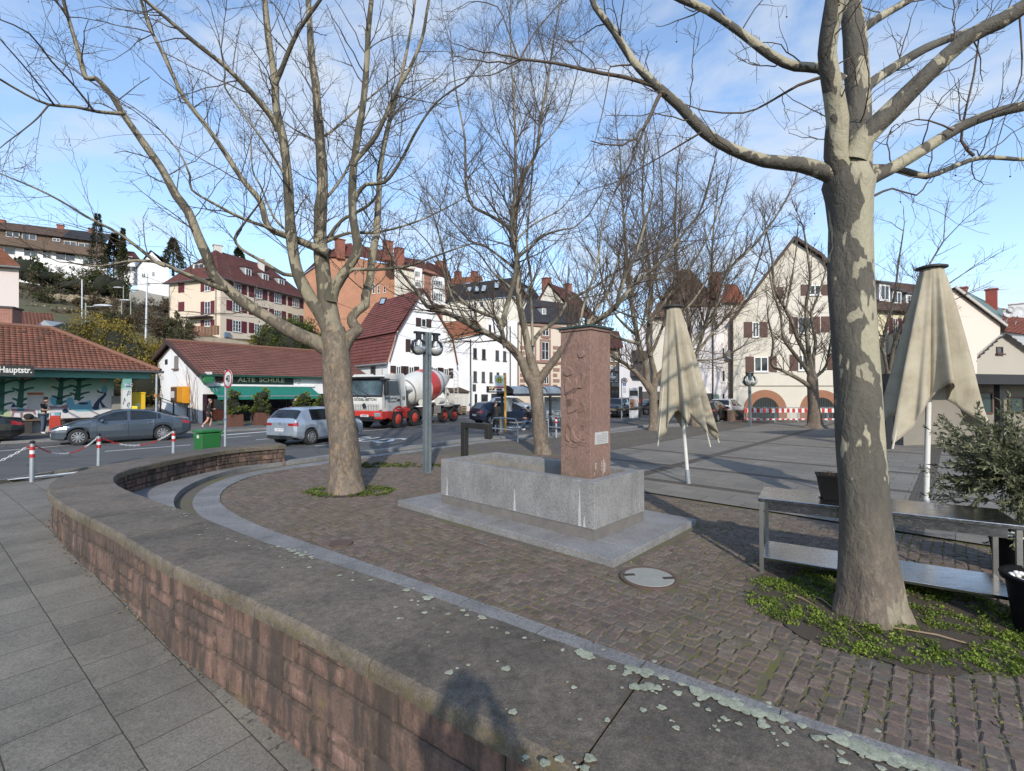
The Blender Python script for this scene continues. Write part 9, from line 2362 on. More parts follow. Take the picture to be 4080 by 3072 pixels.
for x in np.linspace(-.3,SLg+.3,6):
 for i in range(ns):a,b=PI_*i/ns,PI_*(i+1)/ns;mb.bar(spn(x,.1+.76*cos_(a),zr_+.06+.43*sin_(a)),spn(x,.1+.76*cos_(b),zr_+.06+.43*sin_(b)),.05,.05)
for n_ in(-.65,.85):mb.bar(spn(-.3,n_,zr_),spn(SLg+.3,n_,zr_),.10,.14)
mb.build('roof_frame',surf('shelter_frame',(.05,.055,.065),.5,.4),t)
for a_ in(0,2.3,4.6):
 for n_ in((-.6,)if a_!=2.3 else(-.6,.8)):mb=MB();mb.box(spn(a_,n_,zr_/2),(.10,.10,zr_),.64);mb.build('post',surf('shelter_frame',(.05,.055,.065),.5,.4),t)
for a0_,a1_ in((.1,2.2),(2.4,4.5)):
 mb=MB();mb.quad(spn(a0_,-.6,.4),spn(a1_,-.6,.4),spn(a1_,-.6,zr_-.1),spn(a0_,-.6,zr_-.1));mb.build('glass_pane',MAT['clear'],t)
mb=MB();mb.box(spn(2.2,-.25,.50),(3.6,.4,.05),.64);mb.build('bench_seat',surf('bench_grey',(.2,.2,.2),.6),t)
mb=MB();c0=spn(3.5,-.5,1.35);mb.quad(spn(3.0,-.52,.5),spn(4.3,-.52,.5),spn(4.3,-.52,zr_-.15),spn(3.0,-.52,zr_-.15));po=mb.build('poster',surf('poster_grey',(.42,.45,.46),.4,var=.15,vs=2),t)
M=frame_M(spn(3.65,-.515,zr_-.32),sv,(0,0,1));mb=MB();text_mb(mb,'Gablenberg',.20,M);text_mb(mb,'Schule  Markt',.09,M@MT_((0,-.45,0)));mb.build('poster_print',INK,po)
mb=MB();mb.box(spn(.35,-.5,1.5),(.5,.04,.75),.64);mb.build('timetable',surf('panel_white',(.58,.58,.58),.5),t)
A,B=G(1960,1751,.02),G(2063,1762,.02);t=thing('tube_barrier','grey tubular barrier rail in front of the waiting woman','barrier',A);dz=V_((0,0,1));mb=MB();u=(B-A).normalized();mb.tube(catmull([A,A+dz*.75,A+dz*.95+u*.12,A+dz*1.0+u*.3,B+dz*1.0-u*.3,B+dz*.95-u*.12,B+dz*.75,B],.08),.032,8);mb.build('hoop',GALV,t,smooth=50);mb=MB();mb.tube([A+dz*.52,B+dz*.5],.028,8);mb.build('middle_rail',GALV,t,smooth=50)
A,B=G(2185,1742,.02),G(2260,1750,.02);t=thing('tube_barrier','grey tubular barrier rail beside the bicycle, half behind the pillar','barrier',A);mb=MB();mb.tube([A,A+dz*1.0,B+dz*1.0,B],.03,8);mb.build('hoop',GALV,t);mb=MB();mb.tube([A+dz*.5,B+dz*.5],.028,8);mb.build('middle_rail',GALV,t)
b=G(2216,1744,.02);t=thing('warning_bollard','grey bollard with red and white head beside the bicycle','bollard',b);mb=MB();mb.tube([b,b+dz*.95],.05,10);mb.build('post',GALV,t)
for k,m in enumerate((RW_R,RW_W,RW_R)):mb=MB();mb.lathe([(.056,0),(.056,.10)],12,MT_(b+dz*(.68+.1*k)));mb.build('red_band' if m is RW_R else 'white_band',m,t)
b=G(2208,1716,ZR);t=thing('bicycle','black bicycle parked against the shelter rail','bicycle',b);u=V_((.80,.60,0));R_=.34
for s,x in((0,-.52),(1,.52)):
 c=b+u*x+dz*R_;mb=MB();mb.tube([c+u*R_*cos_(i*PI_/12)+dz*R_*sin_(i*PI_/12)for i in range(25)],.022,5,cap=False);w=mb.build('wheel',RUBBER,t);mb=MB()
 for i in range(8):mb.bar(c,c+u*R_*cos_(i*PI_/4)+dz*R_*sin_(i*PI_/4),.004)
 mb.build('spokes',CHROME,w)
q=lambda x,z:b+u*x+dz*z
mb=MB()
for p_ in([(-.52,.34),(-.08,.32),(-.22,.80),(-.52,.34)],[(-.08,.32),(.40,.78)],[(-.22,.78),(.38,.82)],[(.52,.34),(.36,.98)]):mb.tube([q(*v)for v in p_],.018,6)
mb.build('frame',surf('bike_frame',(.05,.05,.055),.4),t);mb=MB();mb.box(q(-.24,.88),(.26,.13,.05),.64);mb.build('saddle',BLACKP,t);mb=MB();mb.tube([q(.30,1.0)+sn*.28,q(.38,1.02),q(.30,1.0)-sn*.28],.014,5);mb.build('handlebar',DARKM,t)
b=G(1878,1652,ZR);t=thing('traffic_light','traffic light on a grey pole before the hairdresser house','traffic light',b);z0=P(1878,1497,b.y).z;mb=MB();mb.tube([b,V_((b.x,b.y,z0))],.07,10);mb.build('pole',GALV,t);z1,z2=P(1887,1560,b.y).z,P(1887,1531,b.y).z;mb=MB();mb.box((b.x+.28,b.y-.1,(z1+z2)/2),(.30,.25,z2-z1));hd=mb.build('signal_head',BLACKP,t,bevel=.03)
for k in range(3):mb=MB();mb.lathe([(.115,0),(.13,.12),(.11,.12)],14,frame_M(V_((b.x+.28,b.y-.225,z2-.16-k*(z2-z1)/3.1)),(0,0,1),(1,0,0)),a0=-1.2,a1=4.4);mb.build('visor',BLACKP,hd)
b=G(1829,1650,ZR+.1);mbp=None
for k in range(5):
 t=thing('pallet','weathered wooden pallet, %s of the stack by the garage'%['lowest','second from bottom','middle one','second from top','topmost'][k],'pallet',(b.x,b.y,ZR+.1+k*.145),0,'pallets stacked by the garage');z=ZR+.11+k*.145;mb=MB();R3=MR_(.75+RU_(-.06,.06),3,'Z')
 for y in(-.36,-.18,0,.18,.36):mb.box(V_((b.x,b.y,z+.125))+R3@V_((0,y,0)),(1.1,.10,.022),R3,RR_())
 for x in(-.5,0,.5):mb.box(V_((b.x,b.y,z+.06))+R3@V_((x,0,0)),(.10,.8,.09),R3,RR_())
 mb.build('slats',surf('pallet_wood',(.24,.15,.085),.85,var=.2,vs=4,tint=.25),t)
b=P(2526,1655,38);af=Fac(b,(.97,-.2));q0,q1=af.sz(2507,1665),af.sz(2543,1545);t=thing('advertising_pillar','white illuminated advertising pillar with posters','advertising pillar',(b.x,b.y,0));mb=MB();af.box(mb,q0[0],q1[0],-.05,q1[1],-.5,0);ad_=mb.build('column',surf('ad_white',(.58,.58,.60),.35,var=.08),t,bevel=.04)
for(x0,y0,x1,y1),c in(((2509,1556,2541,1577),(.02,.02,.022)),((2510,1590,2526,1625),(.35,.17,.10)),((2527,1592,2541,1612),(.55,.50,.42)),((2511,1605,2522,1612),(.40,.04,.03)),((2524,1614,2540,1635),(.48,.46,.44)),((2516,1618,2522,1634),(.40,.06,.04))):
 a0_,a1_=af.sz(x0,y1),af.sz(x1,y0);mb=MB();af.box(mb,a0_[0],a1_[0],a0_[1],a1_[1],.002,.014);mb.build('poster',surf('poster_%d'%x0,c,.4,var=.45,vs=3,fine=.3,fs=14),ad_)
q0,q1=af.sz(2546,1660),af.sz(2560,1540);mb=MB();af.box(mb,q0[0],q1[0],-.05,q1[1],-.4,-.1);mb.build('side_panel',surf('dark_panel',(.03,.03,.035),.4,var=.5,vs=5),t)
mb=MB();a0_,a1_=af.sz(2547,1605),af.sz(2556,1588);af.box(mb,a0_[0],a1_[0],a0_[1],a1_[1],-.099,-.08);mb.build('red_box',surf('red_notice',(.5,.04,.04),.5),t)
b=G(2477,1668,ZR);t=thing('parking_sign','signpost with a 40 limit disc above a blue parking sign','road sign',b);mb=MB();zt_=P(2477,1508,b.y).z;mb.tube([b,V_((b.x,b.y,zt_))],.04,8);mb.build('post',GALV,t);disc_sign(t,P(2488,1517,b.y-.1),(-.1,-.99),.24,'40',.24)
pf4=Fac(V_((b.x,b.y-.08,0)),(1,-.1));q0,q1=pf4.sz(2482,1538),pf4.sz(2494,1527);mb=MB();pf4.box(mb,q0[0],q1[0],q0[1],q1[1],-.01,.01);o=mb.build('parking_panel',surf('parking_blue',(.015,.10,.38),.5),t);mb=MB();a,z=pf4.sz(2488,1532.5);text_mb(mb,'P',.24,frame_M(pf4.pt(a,z,.013),pf4.d,(0,0,1)),bold=.006);mb.build('letter',WHT,o)
for y0,y1 in((1556,1543),(1565,1558)):q0,q1=pf4.sz(2482,y0),pf4.sz(2494,y1);mb=MB();pf4.box(mb,q0[0],q1[0],q0[1],q1[1],-.01,.01);mb.build('notice',surf('panel_white',(.58,.58,.58),.5),t)
rwp=[G(x,y,0)for x,y in((2385,1692),(2430,1697),(2500,1697),(2545,1692),(2556,1682),(2600,1688),(2660,1686),(2700,1680))]
rl=resample(catmull(rwp,.2),.25);t=thing('round_planter_wall','low curved sandstone planter wall below the advertising pillar','wall',rl[len(rl)//2]);mb=MB();stone_face(mb,rl,lambda x,y:-.1,1.0,[.2,.22,.2,.22,.2],(.3,.7),-1,.02,.2);mb.build('stone_face',MAT['sandstone'],t)
mb=MB();ro_=offset_line(rl,-.04);ri_=offset_line(rl,.5)
for i in range(len(rl)-1):mb.add([(*ro_[i].xy,1.0),(*ro_[i+1].xy,1.0),(*ri_[i+1].xy,1.0),(*ri_[i].xy,1.0),(*ro_[i].xy,1.12),(*ro_[i+1].xy,1.12),(*ri_[i+1].xy,1.12),(*ri_[i].xy,1.12)],[(4,5,6,7),(0,1,5,4),(3,2,6,7)])
mb.build('coping',MAT['coping'],t)
b=G(2930,1680,0);t=thing('stone_plinth','square sandstone plinth wall left of the barrier fence','wall',b);pfz=P(2930,1640,b.y).z;mb=MB();mb.box((b.x+.1,b.y+.8,pfz/2),(1.35,1.6,pfz));mb.build('block',MAT['sandstone'],t,bevel=.02);mb=MB();mb.box((b.x+.1,b.y+.8,pfz+.05),(1.45,1.7,.1));mb.build('cap_stone',MAT['coping'],t,bevel=.02)
ff=Fac(P(2963,1683,34.0),(.995,-.08));xsf=[2963,3089,3179,3298,3430]
for k in range(4):
 x0,x1=xsf[k]+2,xsf[k+1]-2;t=thing('barrier_fence','red and white construction barrier, %s panel from the left'%['first','second','third','fourth'][k],'barrier',ff.hit((x0+x1)/2,1683),0,'barrier fence before the arches');mb=MB();a0_,a1_=ff.sz(x0,1650)[0],ff.sz(x1,1650)[0];zt2=ff.sz(x0,1623)[1]
 mb.tube([ff.pt(a0_,.05),ff.pt(a0_,zt2),ff.pt(a1_,zt2),ff.pt(a1_,.05)],.022,6);mb.tube([ff.pt(a0_,.2),ff.pt(a1_,.2)],.018,6)
 for i in range(18):a=a0_+(a1_-a0_)*(i+.5)/18;mb.tube([ff.pt(a,.2),ff.pt(a,zt2)],.010,4)
 mb.build('rail_frame',GALV,t)
 for(ya,yb,nm)in((1644,1627,'upper_board'),(1673,1667,'lower_board')):
  z0,z1=ff.sz(x0,ya)[1],ff.sz(x0,yb)[1];mb=MB();ff.box(mb,a0_,a1_,z0,z1,.03,.05);o=mb.build(nm,RW_W,t);mb=MB();nseg=max(3,int((a1_-a0_)/.36))
  for i in range(0,nseg):w=(a1_-a0_)/nseg;ff.box(mb,a0_+i*w,a0_+i*w+w*.5,z0+.005,z1-.005,.0505,.054)
  mb.build('red_stripes',RW_R,o)
t_=NT('parasol_canvas');o_=t_.obj;c_=t_.ramp(t_.noise(o_,2.2,6,.65),[(.3,(.33,.28,.20)),(.55,(.46,.41,.31)),(.75,(.52,.47,.37))]);c_=t_.mix(t_.ramp(t_.noise(t_.mapping(o_,(3,3,.5)),2.2,5,.7),[(.52,0),(.72,.4)]),c_,(.20,.165,.11));t_.color(c_);t_.rough(.9)
wv=t_.noise(o_,220,2);t_.bump(t_.math('ADD',wv,t_.math('MULTIPLY',t_.noise(o_,7,4),1.5)),.35,.01)
tr_=t_.n('ShaderNodeBsdfTranslucent');t_.l(c_,tr_.inputs[0]);mx_=t_.n('ShaderNodeMixShader',Fac=.22);t_.l(t_.b.outputs[0],mx_.inputs[1]);t_.l(tr_.outputs[0],mx_.inputs[2]);t_.l(mx_.outputs[0],t_.out.inputs[0])
CANVAS=t_.m
def parasol(label,base,top,ztip,zval,rad,seed,ph0,tipang):
 """closed parasol: pleated cloth hanging from a cap, long at the rib tips and short between them"""
 b,tp=V_(base),V_(top);t=thing('closed_parasol',label,'parasol',(b.x,b.y,0),0,'closed parasols on the square');rs=random.Random(seed);H=tp.z;ax=lambda z:b.lerp(tp,(z-b.z)/(H-b.z))
 mb=MB();mb.tube([ax(.34),ax(H-.05)],.042,12);mb.build('pole',surf('parasol_pole_white',(.58,.57,.54),.5,var=.1,dirt=.3),t,smooth=40);mb=MB();mb.tube([ax(0),ax(.36)],.056,12);mb.build('ground_sleeve',GALV,t,smooth=40)
 K=len(tipang);N=168;NV=26;rt=.145
 th=[2*PI_*i/N for i in range(N)]
 def near(a):
  best=min(((abs((a-ta+PI_)%(2*PI_)-PI_),k)for k,(ta,_,_)in enumerate(tipang)))
  srt=sorted(x[0]for x in tipang);gaps=[((srt[(i+1)%K]-srt[i])%(2*PI_))for i in range(K)]
  return best[0],best[1],max(.3,sum(gaps)/K/2)
 for i in range(NV+1):
  v=i/NV
  for a in th:
   d,k,half=near(a);x=min(1,d/half);ta,rr_,zt=tipang[k]
   zb_=zt+(zval-zt)*(x**.85);z=H-.02-(H-.02-zb_)*v
   fold=(1-x)**1.3;r=rt+(rad*rr_-rt)*v**.92*(.34+.66*fold)
   r*=1+(.03+.09*v)*sin_(a*9+seed+v*1.2)+.06*v*sin_(a*17+seed*2)
   aa=a+.10*v*sin_(2*a+seed)+.12*v*(1-fold)
   c=ax(z);mb.v.append((c.x+r*cos_(aa),c.y+r*sin_(aa),z))if False else None
   if i==0 and a==0:cl=MB()
   cl.v.append((c.x+r*cos_(aa),c.y+r*sin_(aa),z))
 for i in range(NV):
  for k in range(N):cl.f.append((i*N+k,i*N+(k+1)%N,(i+1)*N+(k+1)%N,(i+1)*N+k));cl.t.append(.5);cl.uv.append(None)
 o=cl.build('canopy',CANVAS,t,smooth=180);so_=o.modifiers.new('cloth','SOLIDIFY');so_.thickness=.006
 mb=MB();mb.lathe([(.0001,.075),(.15,.07),(.22,.045),(.22,.02),(.0001,.02)],24,MT_(ax(H-.03)));mb.build('top_cap',surf('cap_dark',(.022,.024,.022),.6),t,smooth=30)
 for ta,rr_,zt in tipang:
  mb=MB();c=ax(zt);R=rad*rr_;e=V_((c.x+R*cos_(ta)*.985,c.y+R*sin_(ta)*.985,zt));s_=ax(H-.2);mb.tube([s_+V_((cos_(ta)*.1,sin_(ta)*.1,0)),e,e+(e-s_).normalized()*.05],.016,6);mb.build('rib',surf('parasol_rib',(.48,.44,.36),.6),t)
 return t
b1,t1=G(2743,1931),P(2683,1224,11.27)
parasol('smaller leaning closed beige parasol left of the big tree trunk',b1,t1,.95,1.75,.72,4,0,[(3.35,.98,.98),(4.55,.62,1.45),(5.35,.90,1.00),(6.05,1.05,1.06),(1.2,.8,1.2),(2.4,.8,1.1)])
b2,t2=P(3688,2060,8.15),P(3712,1068,8.15);b2.z=0
parasol('larger closed beige parasol right of the big tree trunk',b2,t2,1.3,2.05,.86,9,1,[(3.45,.98,1.30),(4.55,.60,2.35),(5.55,.98,1.28),(.2,1.02,2.7),(1.5,.8,1.6),(2.5,.8,1.5)])
UT,VT=V_((.843,-.538,0)),V_((.538,.843,0));T0=V_((2.99,5.80,0));TL,TW,TH=2.28,.80,.914
t=thing('steel_table','long stainless steel work table with a lower shelf behind the big tree','table',T0);R3=Matrix(((UT.x,VT.x,0),(UT.y,VT.y,0),(0,0,1)))
def tbx(mb,a0,a1,c0,c1,z0,z1):c=T0+UT*(a0+a1)/2+VT*(c0+c1)/2;mb.box(V_((c.x,c.y,(z0+z1)/2)),(a1-a0,c1-c0,z1-z0),R3)
mb=MB();tbx(mb,0,TL,0,TW,TH-.045,TH);mb.build('table_top',MAT['steel'],t,bevel=.006)
mb=MB();tbx(mb,.10,TL-.10,.06,.075,TH-.15,TH-.046);tbx(mb,.10,TL-.10,TW-.075,TW-.06,TH-.15,TH-.046);mb.build('apron',MAT['steel'],t)
mb=MB();tbx(mb,.03,TL-.03,.03,TW-.03,.165,.20);mb.build('lower_shelf',MAT['steel'],t,bevel=.005)
for a in(.01,TL-.055):
 for c in(.01,TW-.055):mb=MB();tbx(mb,a,a+.045,c,c+.045,0,TH-.046);mb.build('leg',surf('leg_steel',(.30,.29,.27),.4,.8,var=.2),t,bevel=.003)
POTB=surf('pot_black',(.010,.010,.011),.5,var=.3,vs=6,spec=.05)
pc_=P(3306,1985,5.72);pc_.z=TH;t=thing('square_pot','black square plant pot standing on the steel table','plant pot',pc_);mb=MB()
prof_=[(.085,0),(.13,.275),(.14,.275),(.14,.30),(.122,.30),(.115,.25)]
mb.lathe([(r*1.35,z)for r,z in prof_],4,MT_(pc_)@MR_(.35,4,'Z'));mb.lathe([(.15,.002),(.0001,.002)],4,MT_(pc_)@MR_(.35,4,'Z'));mb.build('pot',POTB,t)
mb=MB();mb.lathe([(.155,.262),(.0001,.27)],4,MT_(pc_)@MR_(.35,4,'Z'));mb.build('soil',surf('dry_soil',(.10,.075,.055),.95,var=.4,vs=20),t)
tw=Twigs();rs=np.random.default_rng(3)
for k in range(26):a=rs.uniform(0,6.28);r=rs.uniform(0,.09);p=np.array((pc_.x+r*cos_(a),pc_.y+r*sin_(a),pc_.z+.27));tw.add(np.array([p,p+(rs.uniform(-.04,.04),rs.uniform(-.04,.04),.04),p+(rs.uniform(-.07,.07),rs.uniform(-.07,.07),.07)]),np.array([.002,.002,.001]),3,.5)
tw.build('dead_stalks',TWIG,t)
PEB=surf('white_pebble',(.66,.64,.62),.6,var=.15,vs=14,tint=.1)
def round_pot(label,c,R,h):
 c=V_(c);t=thing('round_pot',label,'plant pot',c,0,'black pots with white pebbles');mb=MB();mb.lathe([(.0001,.004),(R*.74,.004),(R*.90,h-.07),(R*.90,h-.05),(R,h-.05),(R*1.02,h-.01),(R*.99,h),(R*.90,h),(R*.87,h-.09)],40,MT_(c));mb.build('pot',POTB,t,smooth=35)
 mb=MB();mb.lathe([(R*.885,h-.085),(.0001,h-.08)],24,MT_(c));mb.build('soil',surf('dry_soil',(.10,.075,.055),.95),t);mb=MB()
 for k in range(90):a=RU_(0,6.28);r=R*.82*math.sqrt(RR_());mb.sphere(c+V_((r*cos_(a),r*sin_(a),h-.07+RU_(0,.02))),RU_(.018,.034),6,RR_(),(1,RU_(.7,1),.7))
 o=mb.build('pebbles',PEB,t,smooth=60);o['kind']='stuff';return t
round_pot('round black pot of white pebbles cut by the right edge',(4.86,4.28,0),.35,.53)
round_pot('round black pot holding the olive shrub behind the table',(6.18,5.72,0),.38,.50)
def leaves(name,mat,par,P_,N_,size,rs,aspect=.5,tints=None,droop=.0,fold=.25):
 """many small leaf-shaped faces; P_ positions, N_ main directions"""
 n=len(P_);L=size*rs.uniform(.6,1.3,n)[:,None]
 d=N_/(np.linalg.norm(N_,axis=1)[:,None]+1e-9);r=rs.standard_normal((n,3));s=np.cross(d,r);s/=np.linalg.norm(s,axis=1)[:,None]+1e-9;u=np.cross(s,d)
 W=L*aspect*.5
 a=P_;b=P_+d*L*.5+s*W+u*W*fold;c=P_+d*L+np.array((0,0,-droop))*L;e=P_+d*L*.5-s*W+u*W*fold
 v=np.stack([a,b,c,e],1).reshape(-1,3);M=np.array(MW[par.name].inverted())if par else np.eye(4);v=v@M[:3,:3].T+M[:3,3]
 me=bpy.data.meshes.new(name);me.vertices.add(4*n);me.vertices.foreach_set('co',v.astype(np.float32).ravel());me.loops.add(4*n);me.loops.foreach_set('vertex_index',np.arange(4*n,dtype=np.int32));me.polygons.add(n);me.polygons.foreach_set('loop_start',np.arange(n,dtype=np.int32)*4)
 at=me.attributes.new('rnd','FLOAT','FACE');at.data.foreach_set('value',(tints if tints is not None else rs.random(n)).astype(np.float32));me.update(calc_edges=True);me.validate();me.materials.append(mat)
 o=bpy.data.objects.new(name,me);COL.objects.link(o);o.parent=par;MW[o.name]=MW[par.name]if par else Matrix.Identity(4);return o
def clump_points(blobs,n,rs,shell=.55):
 """points through lumpy ellipsoids with gaps; returns positions, outward directions, tint by depth"""
 P_,N_,T_=[],[],[];vol=np.array([b[3]*b[4]*b[5]for b in blobs])**.67;vol/=vol.sum()
 for b,f in zip(blobs,vol):
  m=max(8,int(n*f));c=np.array(b[:3]);r=np.array(b[3:6]);sub=max(6,m//45);dirs=rs.standard_normal((sub,3));dirs/=np.linalg.norm(dirs,axis=1)[:,None];rad=rs.uniform(shell,1.0,sub)**.6
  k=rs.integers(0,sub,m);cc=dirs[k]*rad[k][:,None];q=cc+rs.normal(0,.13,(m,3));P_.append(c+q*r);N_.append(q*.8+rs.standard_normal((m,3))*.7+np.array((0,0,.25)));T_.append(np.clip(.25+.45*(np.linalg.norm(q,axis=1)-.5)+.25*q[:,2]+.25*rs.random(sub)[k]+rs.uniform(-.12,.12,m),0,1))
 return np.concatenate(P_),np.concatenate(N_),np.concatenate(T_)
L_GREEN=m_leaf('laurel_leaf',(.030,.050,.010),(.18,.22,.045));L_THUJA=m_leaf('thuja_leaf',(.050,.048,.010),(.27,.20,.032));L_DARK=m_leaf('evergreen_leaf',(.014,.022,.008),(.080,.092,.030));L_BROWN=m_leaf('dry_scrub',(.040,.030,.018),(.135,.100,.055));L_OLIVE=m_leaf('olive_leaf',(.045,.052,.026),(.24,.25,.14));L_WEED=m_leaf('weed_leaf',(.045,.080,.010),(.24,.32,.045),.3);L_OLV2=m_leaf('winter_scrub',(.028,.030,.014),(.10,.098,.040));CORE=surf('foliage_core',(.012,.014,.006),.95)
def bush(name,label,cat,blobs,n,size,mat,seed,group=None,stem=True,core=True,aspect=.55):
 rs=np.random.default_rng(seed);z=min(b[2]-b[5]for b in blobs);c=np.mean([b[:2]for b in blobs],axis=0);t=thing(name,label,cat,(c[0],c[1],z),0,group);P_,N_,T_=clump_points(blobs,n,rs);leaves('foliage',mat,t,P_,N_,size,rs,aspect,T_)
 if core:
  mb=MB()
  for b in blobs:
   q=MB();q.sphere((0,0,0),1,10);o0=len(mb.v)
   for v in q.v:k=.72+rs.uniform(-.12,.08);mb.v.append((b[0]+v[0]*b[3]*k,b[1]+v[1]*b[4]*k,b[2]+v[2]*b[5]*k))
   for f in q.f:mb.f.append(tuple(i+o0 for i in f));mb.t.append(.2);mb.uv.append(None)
  mb.build('added_core',CORE,t,smooth=60)  # solid dark lump added inside the leaves to block the view through
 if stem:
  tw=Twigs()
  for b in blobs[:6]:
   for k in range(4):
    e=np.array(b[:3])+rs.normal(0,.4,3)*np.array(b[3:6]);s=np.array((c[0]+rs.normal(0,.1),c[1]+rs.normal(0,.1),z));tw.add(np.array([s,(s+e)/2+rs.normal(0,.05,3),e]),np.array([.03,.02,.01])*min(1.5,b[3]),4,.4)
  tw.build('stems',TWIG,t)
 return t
def pb(px,py,D,rx,ry,rz):p=P(px,py,D);return(p.x,p.y,p.z,rx,ry,rz)
bl=[pb(x,y+50,D,r,r,h)for x,y,D,r,h in((300,1370,37,1.5,2.4),(360,1330,37.5,1.7,2.6),(420,1345,37,1.6,2.4),(480,1360,36.5,1.7,2.4),(545,1400,36,1.6,2.2),(600,1420,36,1.5,2.1),(640,1430,35.5,1.1,1.8),(400,1440,36,1.8,2.2),(500,1460,35,1.8,2.0),(580,1490,34.5,1.6,1.8),(330,1440,36.5,1.6,2.0))]
bush('conifer_hedge','large yellowish green conifer hedge between the shelter and the pub','hedge',bl,26000,.17,L_THUJA,2)
bl=[pb(x,y,D,r,r,h)for x,y,D,r,h in((1075,1370,44,1.6,1.5),(1130,1340,45,2.0,1.7),(1190,1340,45.5,2.0,1.8),(1230,1365,45,1.5,1.6),(1150,1390,44,2.2,1.4))]
bush('evergreen_bush','round dark evergreen bush above the pub roof','bush',bl,9000,.20,m_leaf('bush_leaf',(.015,.030,.006),(.10,.125,.022)),3)
rs=np.random.default_rng(6);p=P(1040,1360,43.5);t=thing('palm','small ragged palm beside the evergreen bush above the pub roof','palm',(p.x,p.y,p.z-1.5));mb=MB();mb.tube([p-V_((0,0,2.5)),p],.13,8);mb.build('trunk',TWIGS_FAR,t)
PP,NN=[],[]
for k in range(26):
 a=rs.uniform(0,6.28);e=rs.uniform(-.5,1.0)
 for j in range(9):d=np.array((cos_(a),sin_(a),e))+rs.normal(0,.18,3);PP.append(np.array(tuple(p))+d*.35);NN.append(d)
leaves('fronds',L_THUJA,t,np.array(PP),np.array(NN),.75,rs,.07,None,.3)
RUST=surf('corten_planter',(.115,.048,.032),.75,var=.2,vs=3,fine=.15,dirt=.3)
spots_=[(934,1700,.80,.72,1),(1041,1693,.78,.74,1),(1206,1690,.72,.60,0),(1288,1694,.72,.55,0)]
for k,(px,py,w,h,vis)in enumerate(spots_):
 b=G(px,py,ZR+.1);t=thing('planter',['rust brown planter box nearest the pub door','rust brown planter box in the middle of the pub front','rust brown planter box half hidden by the silver hatchback','rust brown planter box next to the mottled trunk'][k],'planter',(b.x,b.y,ZR+.1),0,'planters in front of the pub');R3=MR_(math.atan2(.8,.6),3,'Z');mb=MB();mb.box((b.x,b.y,ZR+.1+h/2),(w,.45,h),R3);mb.build('box',RUST,t,bevel=.012)
 z=ZR+.1+h;bl=[(b.x+RU_(-.12,.12),b.y+RU_(-.12,.12),z+.22+.28*j,.50-.05*j,.46-.05*j,.34)for j in range(4)]
 bush('laurel_shrub',['leafy laurel shrub in the planter nearest the pub door','leafy laurel shrub in the middle planter','leafy laurel shrub behind the silver hatchback','sparse laurel shrub next to the mottled trunk'][k],'shrub',bl,1500,.13,L_GREEN,10+k,'laurel shrubs in the pub planters')
for k,(px,py)in enumerate(((985,1688),(1000,1676),(1100,1680),(1120,1672))):
 b=G(px,py,ZR+.1)+V_((.2,.5,0));t=thing('folding_chair',['dark wooden folding chair left of the table under the awning','dark wooden folding chair right of the first planter','dark wooden folding chair left of the stooping man','dark wooden folding chair behind the stooping man'][k],'chair',b,0,'chairs under the awning');R3=MR_(.9+k*.4,3,'Z');W_=surf('dark_wood',(.06,.032,.02),.6);mb=MB();mb.box(b+V_((0,0,.45)),(.42,.40,.03),R3);mb.build('seat',W_,t)
 mb=MB();mb.box(b+R3@V_((0,.20,.78)),(.42,.03,.22),R3);mb.build('backrest',W_,t)
 for s in(-.19,.19):
  for y in(-1,1):mb=MB();mb.bar(b+R3@V_((s,.2*y,0)),b+R3@V_((s,-.2*y,.45 if y<0 else.9)),.022);mb.build('leg',GALV,t)
def conifer(label,px,py_b,py_t,D,w,seed,mat=L_DARK,n=4200,narrow=False):
 rs=np.random.default_rng(seed);b,tp=P(px,py_b,D),P(px,py_t,D);H=tp.z-b.z;t=thing('conifer',label,'tree',b);mb=MB();mb.tube([b-V_((0,0,1)),tp],[.28,.04],7);mb.build('trunk',TWIGS_FAR,t);f=rs.random(n)**.8;a=(rs.integers(0,9,n)+f.round(1)*7.3)*.698+rs.normal(0,.16,n);lay_=.55+.45*np.abs(np.sin(f*H*2.2+a*.5));r=w*(1-f)*lay_*rs.uniform(.15,1,n)**.6+.05
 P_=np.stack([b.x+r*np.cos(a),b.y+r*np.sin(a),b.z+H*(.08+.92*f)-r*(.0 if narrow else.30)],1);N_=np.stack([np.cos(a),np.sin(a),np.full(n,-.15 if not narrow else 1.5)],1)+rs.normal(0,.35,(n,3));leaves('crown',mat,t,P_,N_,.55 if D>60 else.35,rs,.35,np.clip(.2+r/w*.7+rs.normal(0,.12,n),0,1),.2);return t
conifer('tall dark spruce in front of the hilltop terrace',385,1200,850,95,3.0,1,L_OLV2,n=1900);conifer('slender columnar dark conifer right of the terrace',488,1130,915,96,1.1,2,n=2600,narrow=True);conifer('blue grey conifer left of the white gabled house',455,1080,930,100,3.4,3,L_OLV2);conifer('dark conifer behind the white gabled house',690,1080,950,96,3.4,4,L_OLV2,n=2400);conifer('small conifer top beside the chimney of the shuttered house',950,1080,985,95,2.4,5,n=1500)
rs_=random.Random(9)
k=0
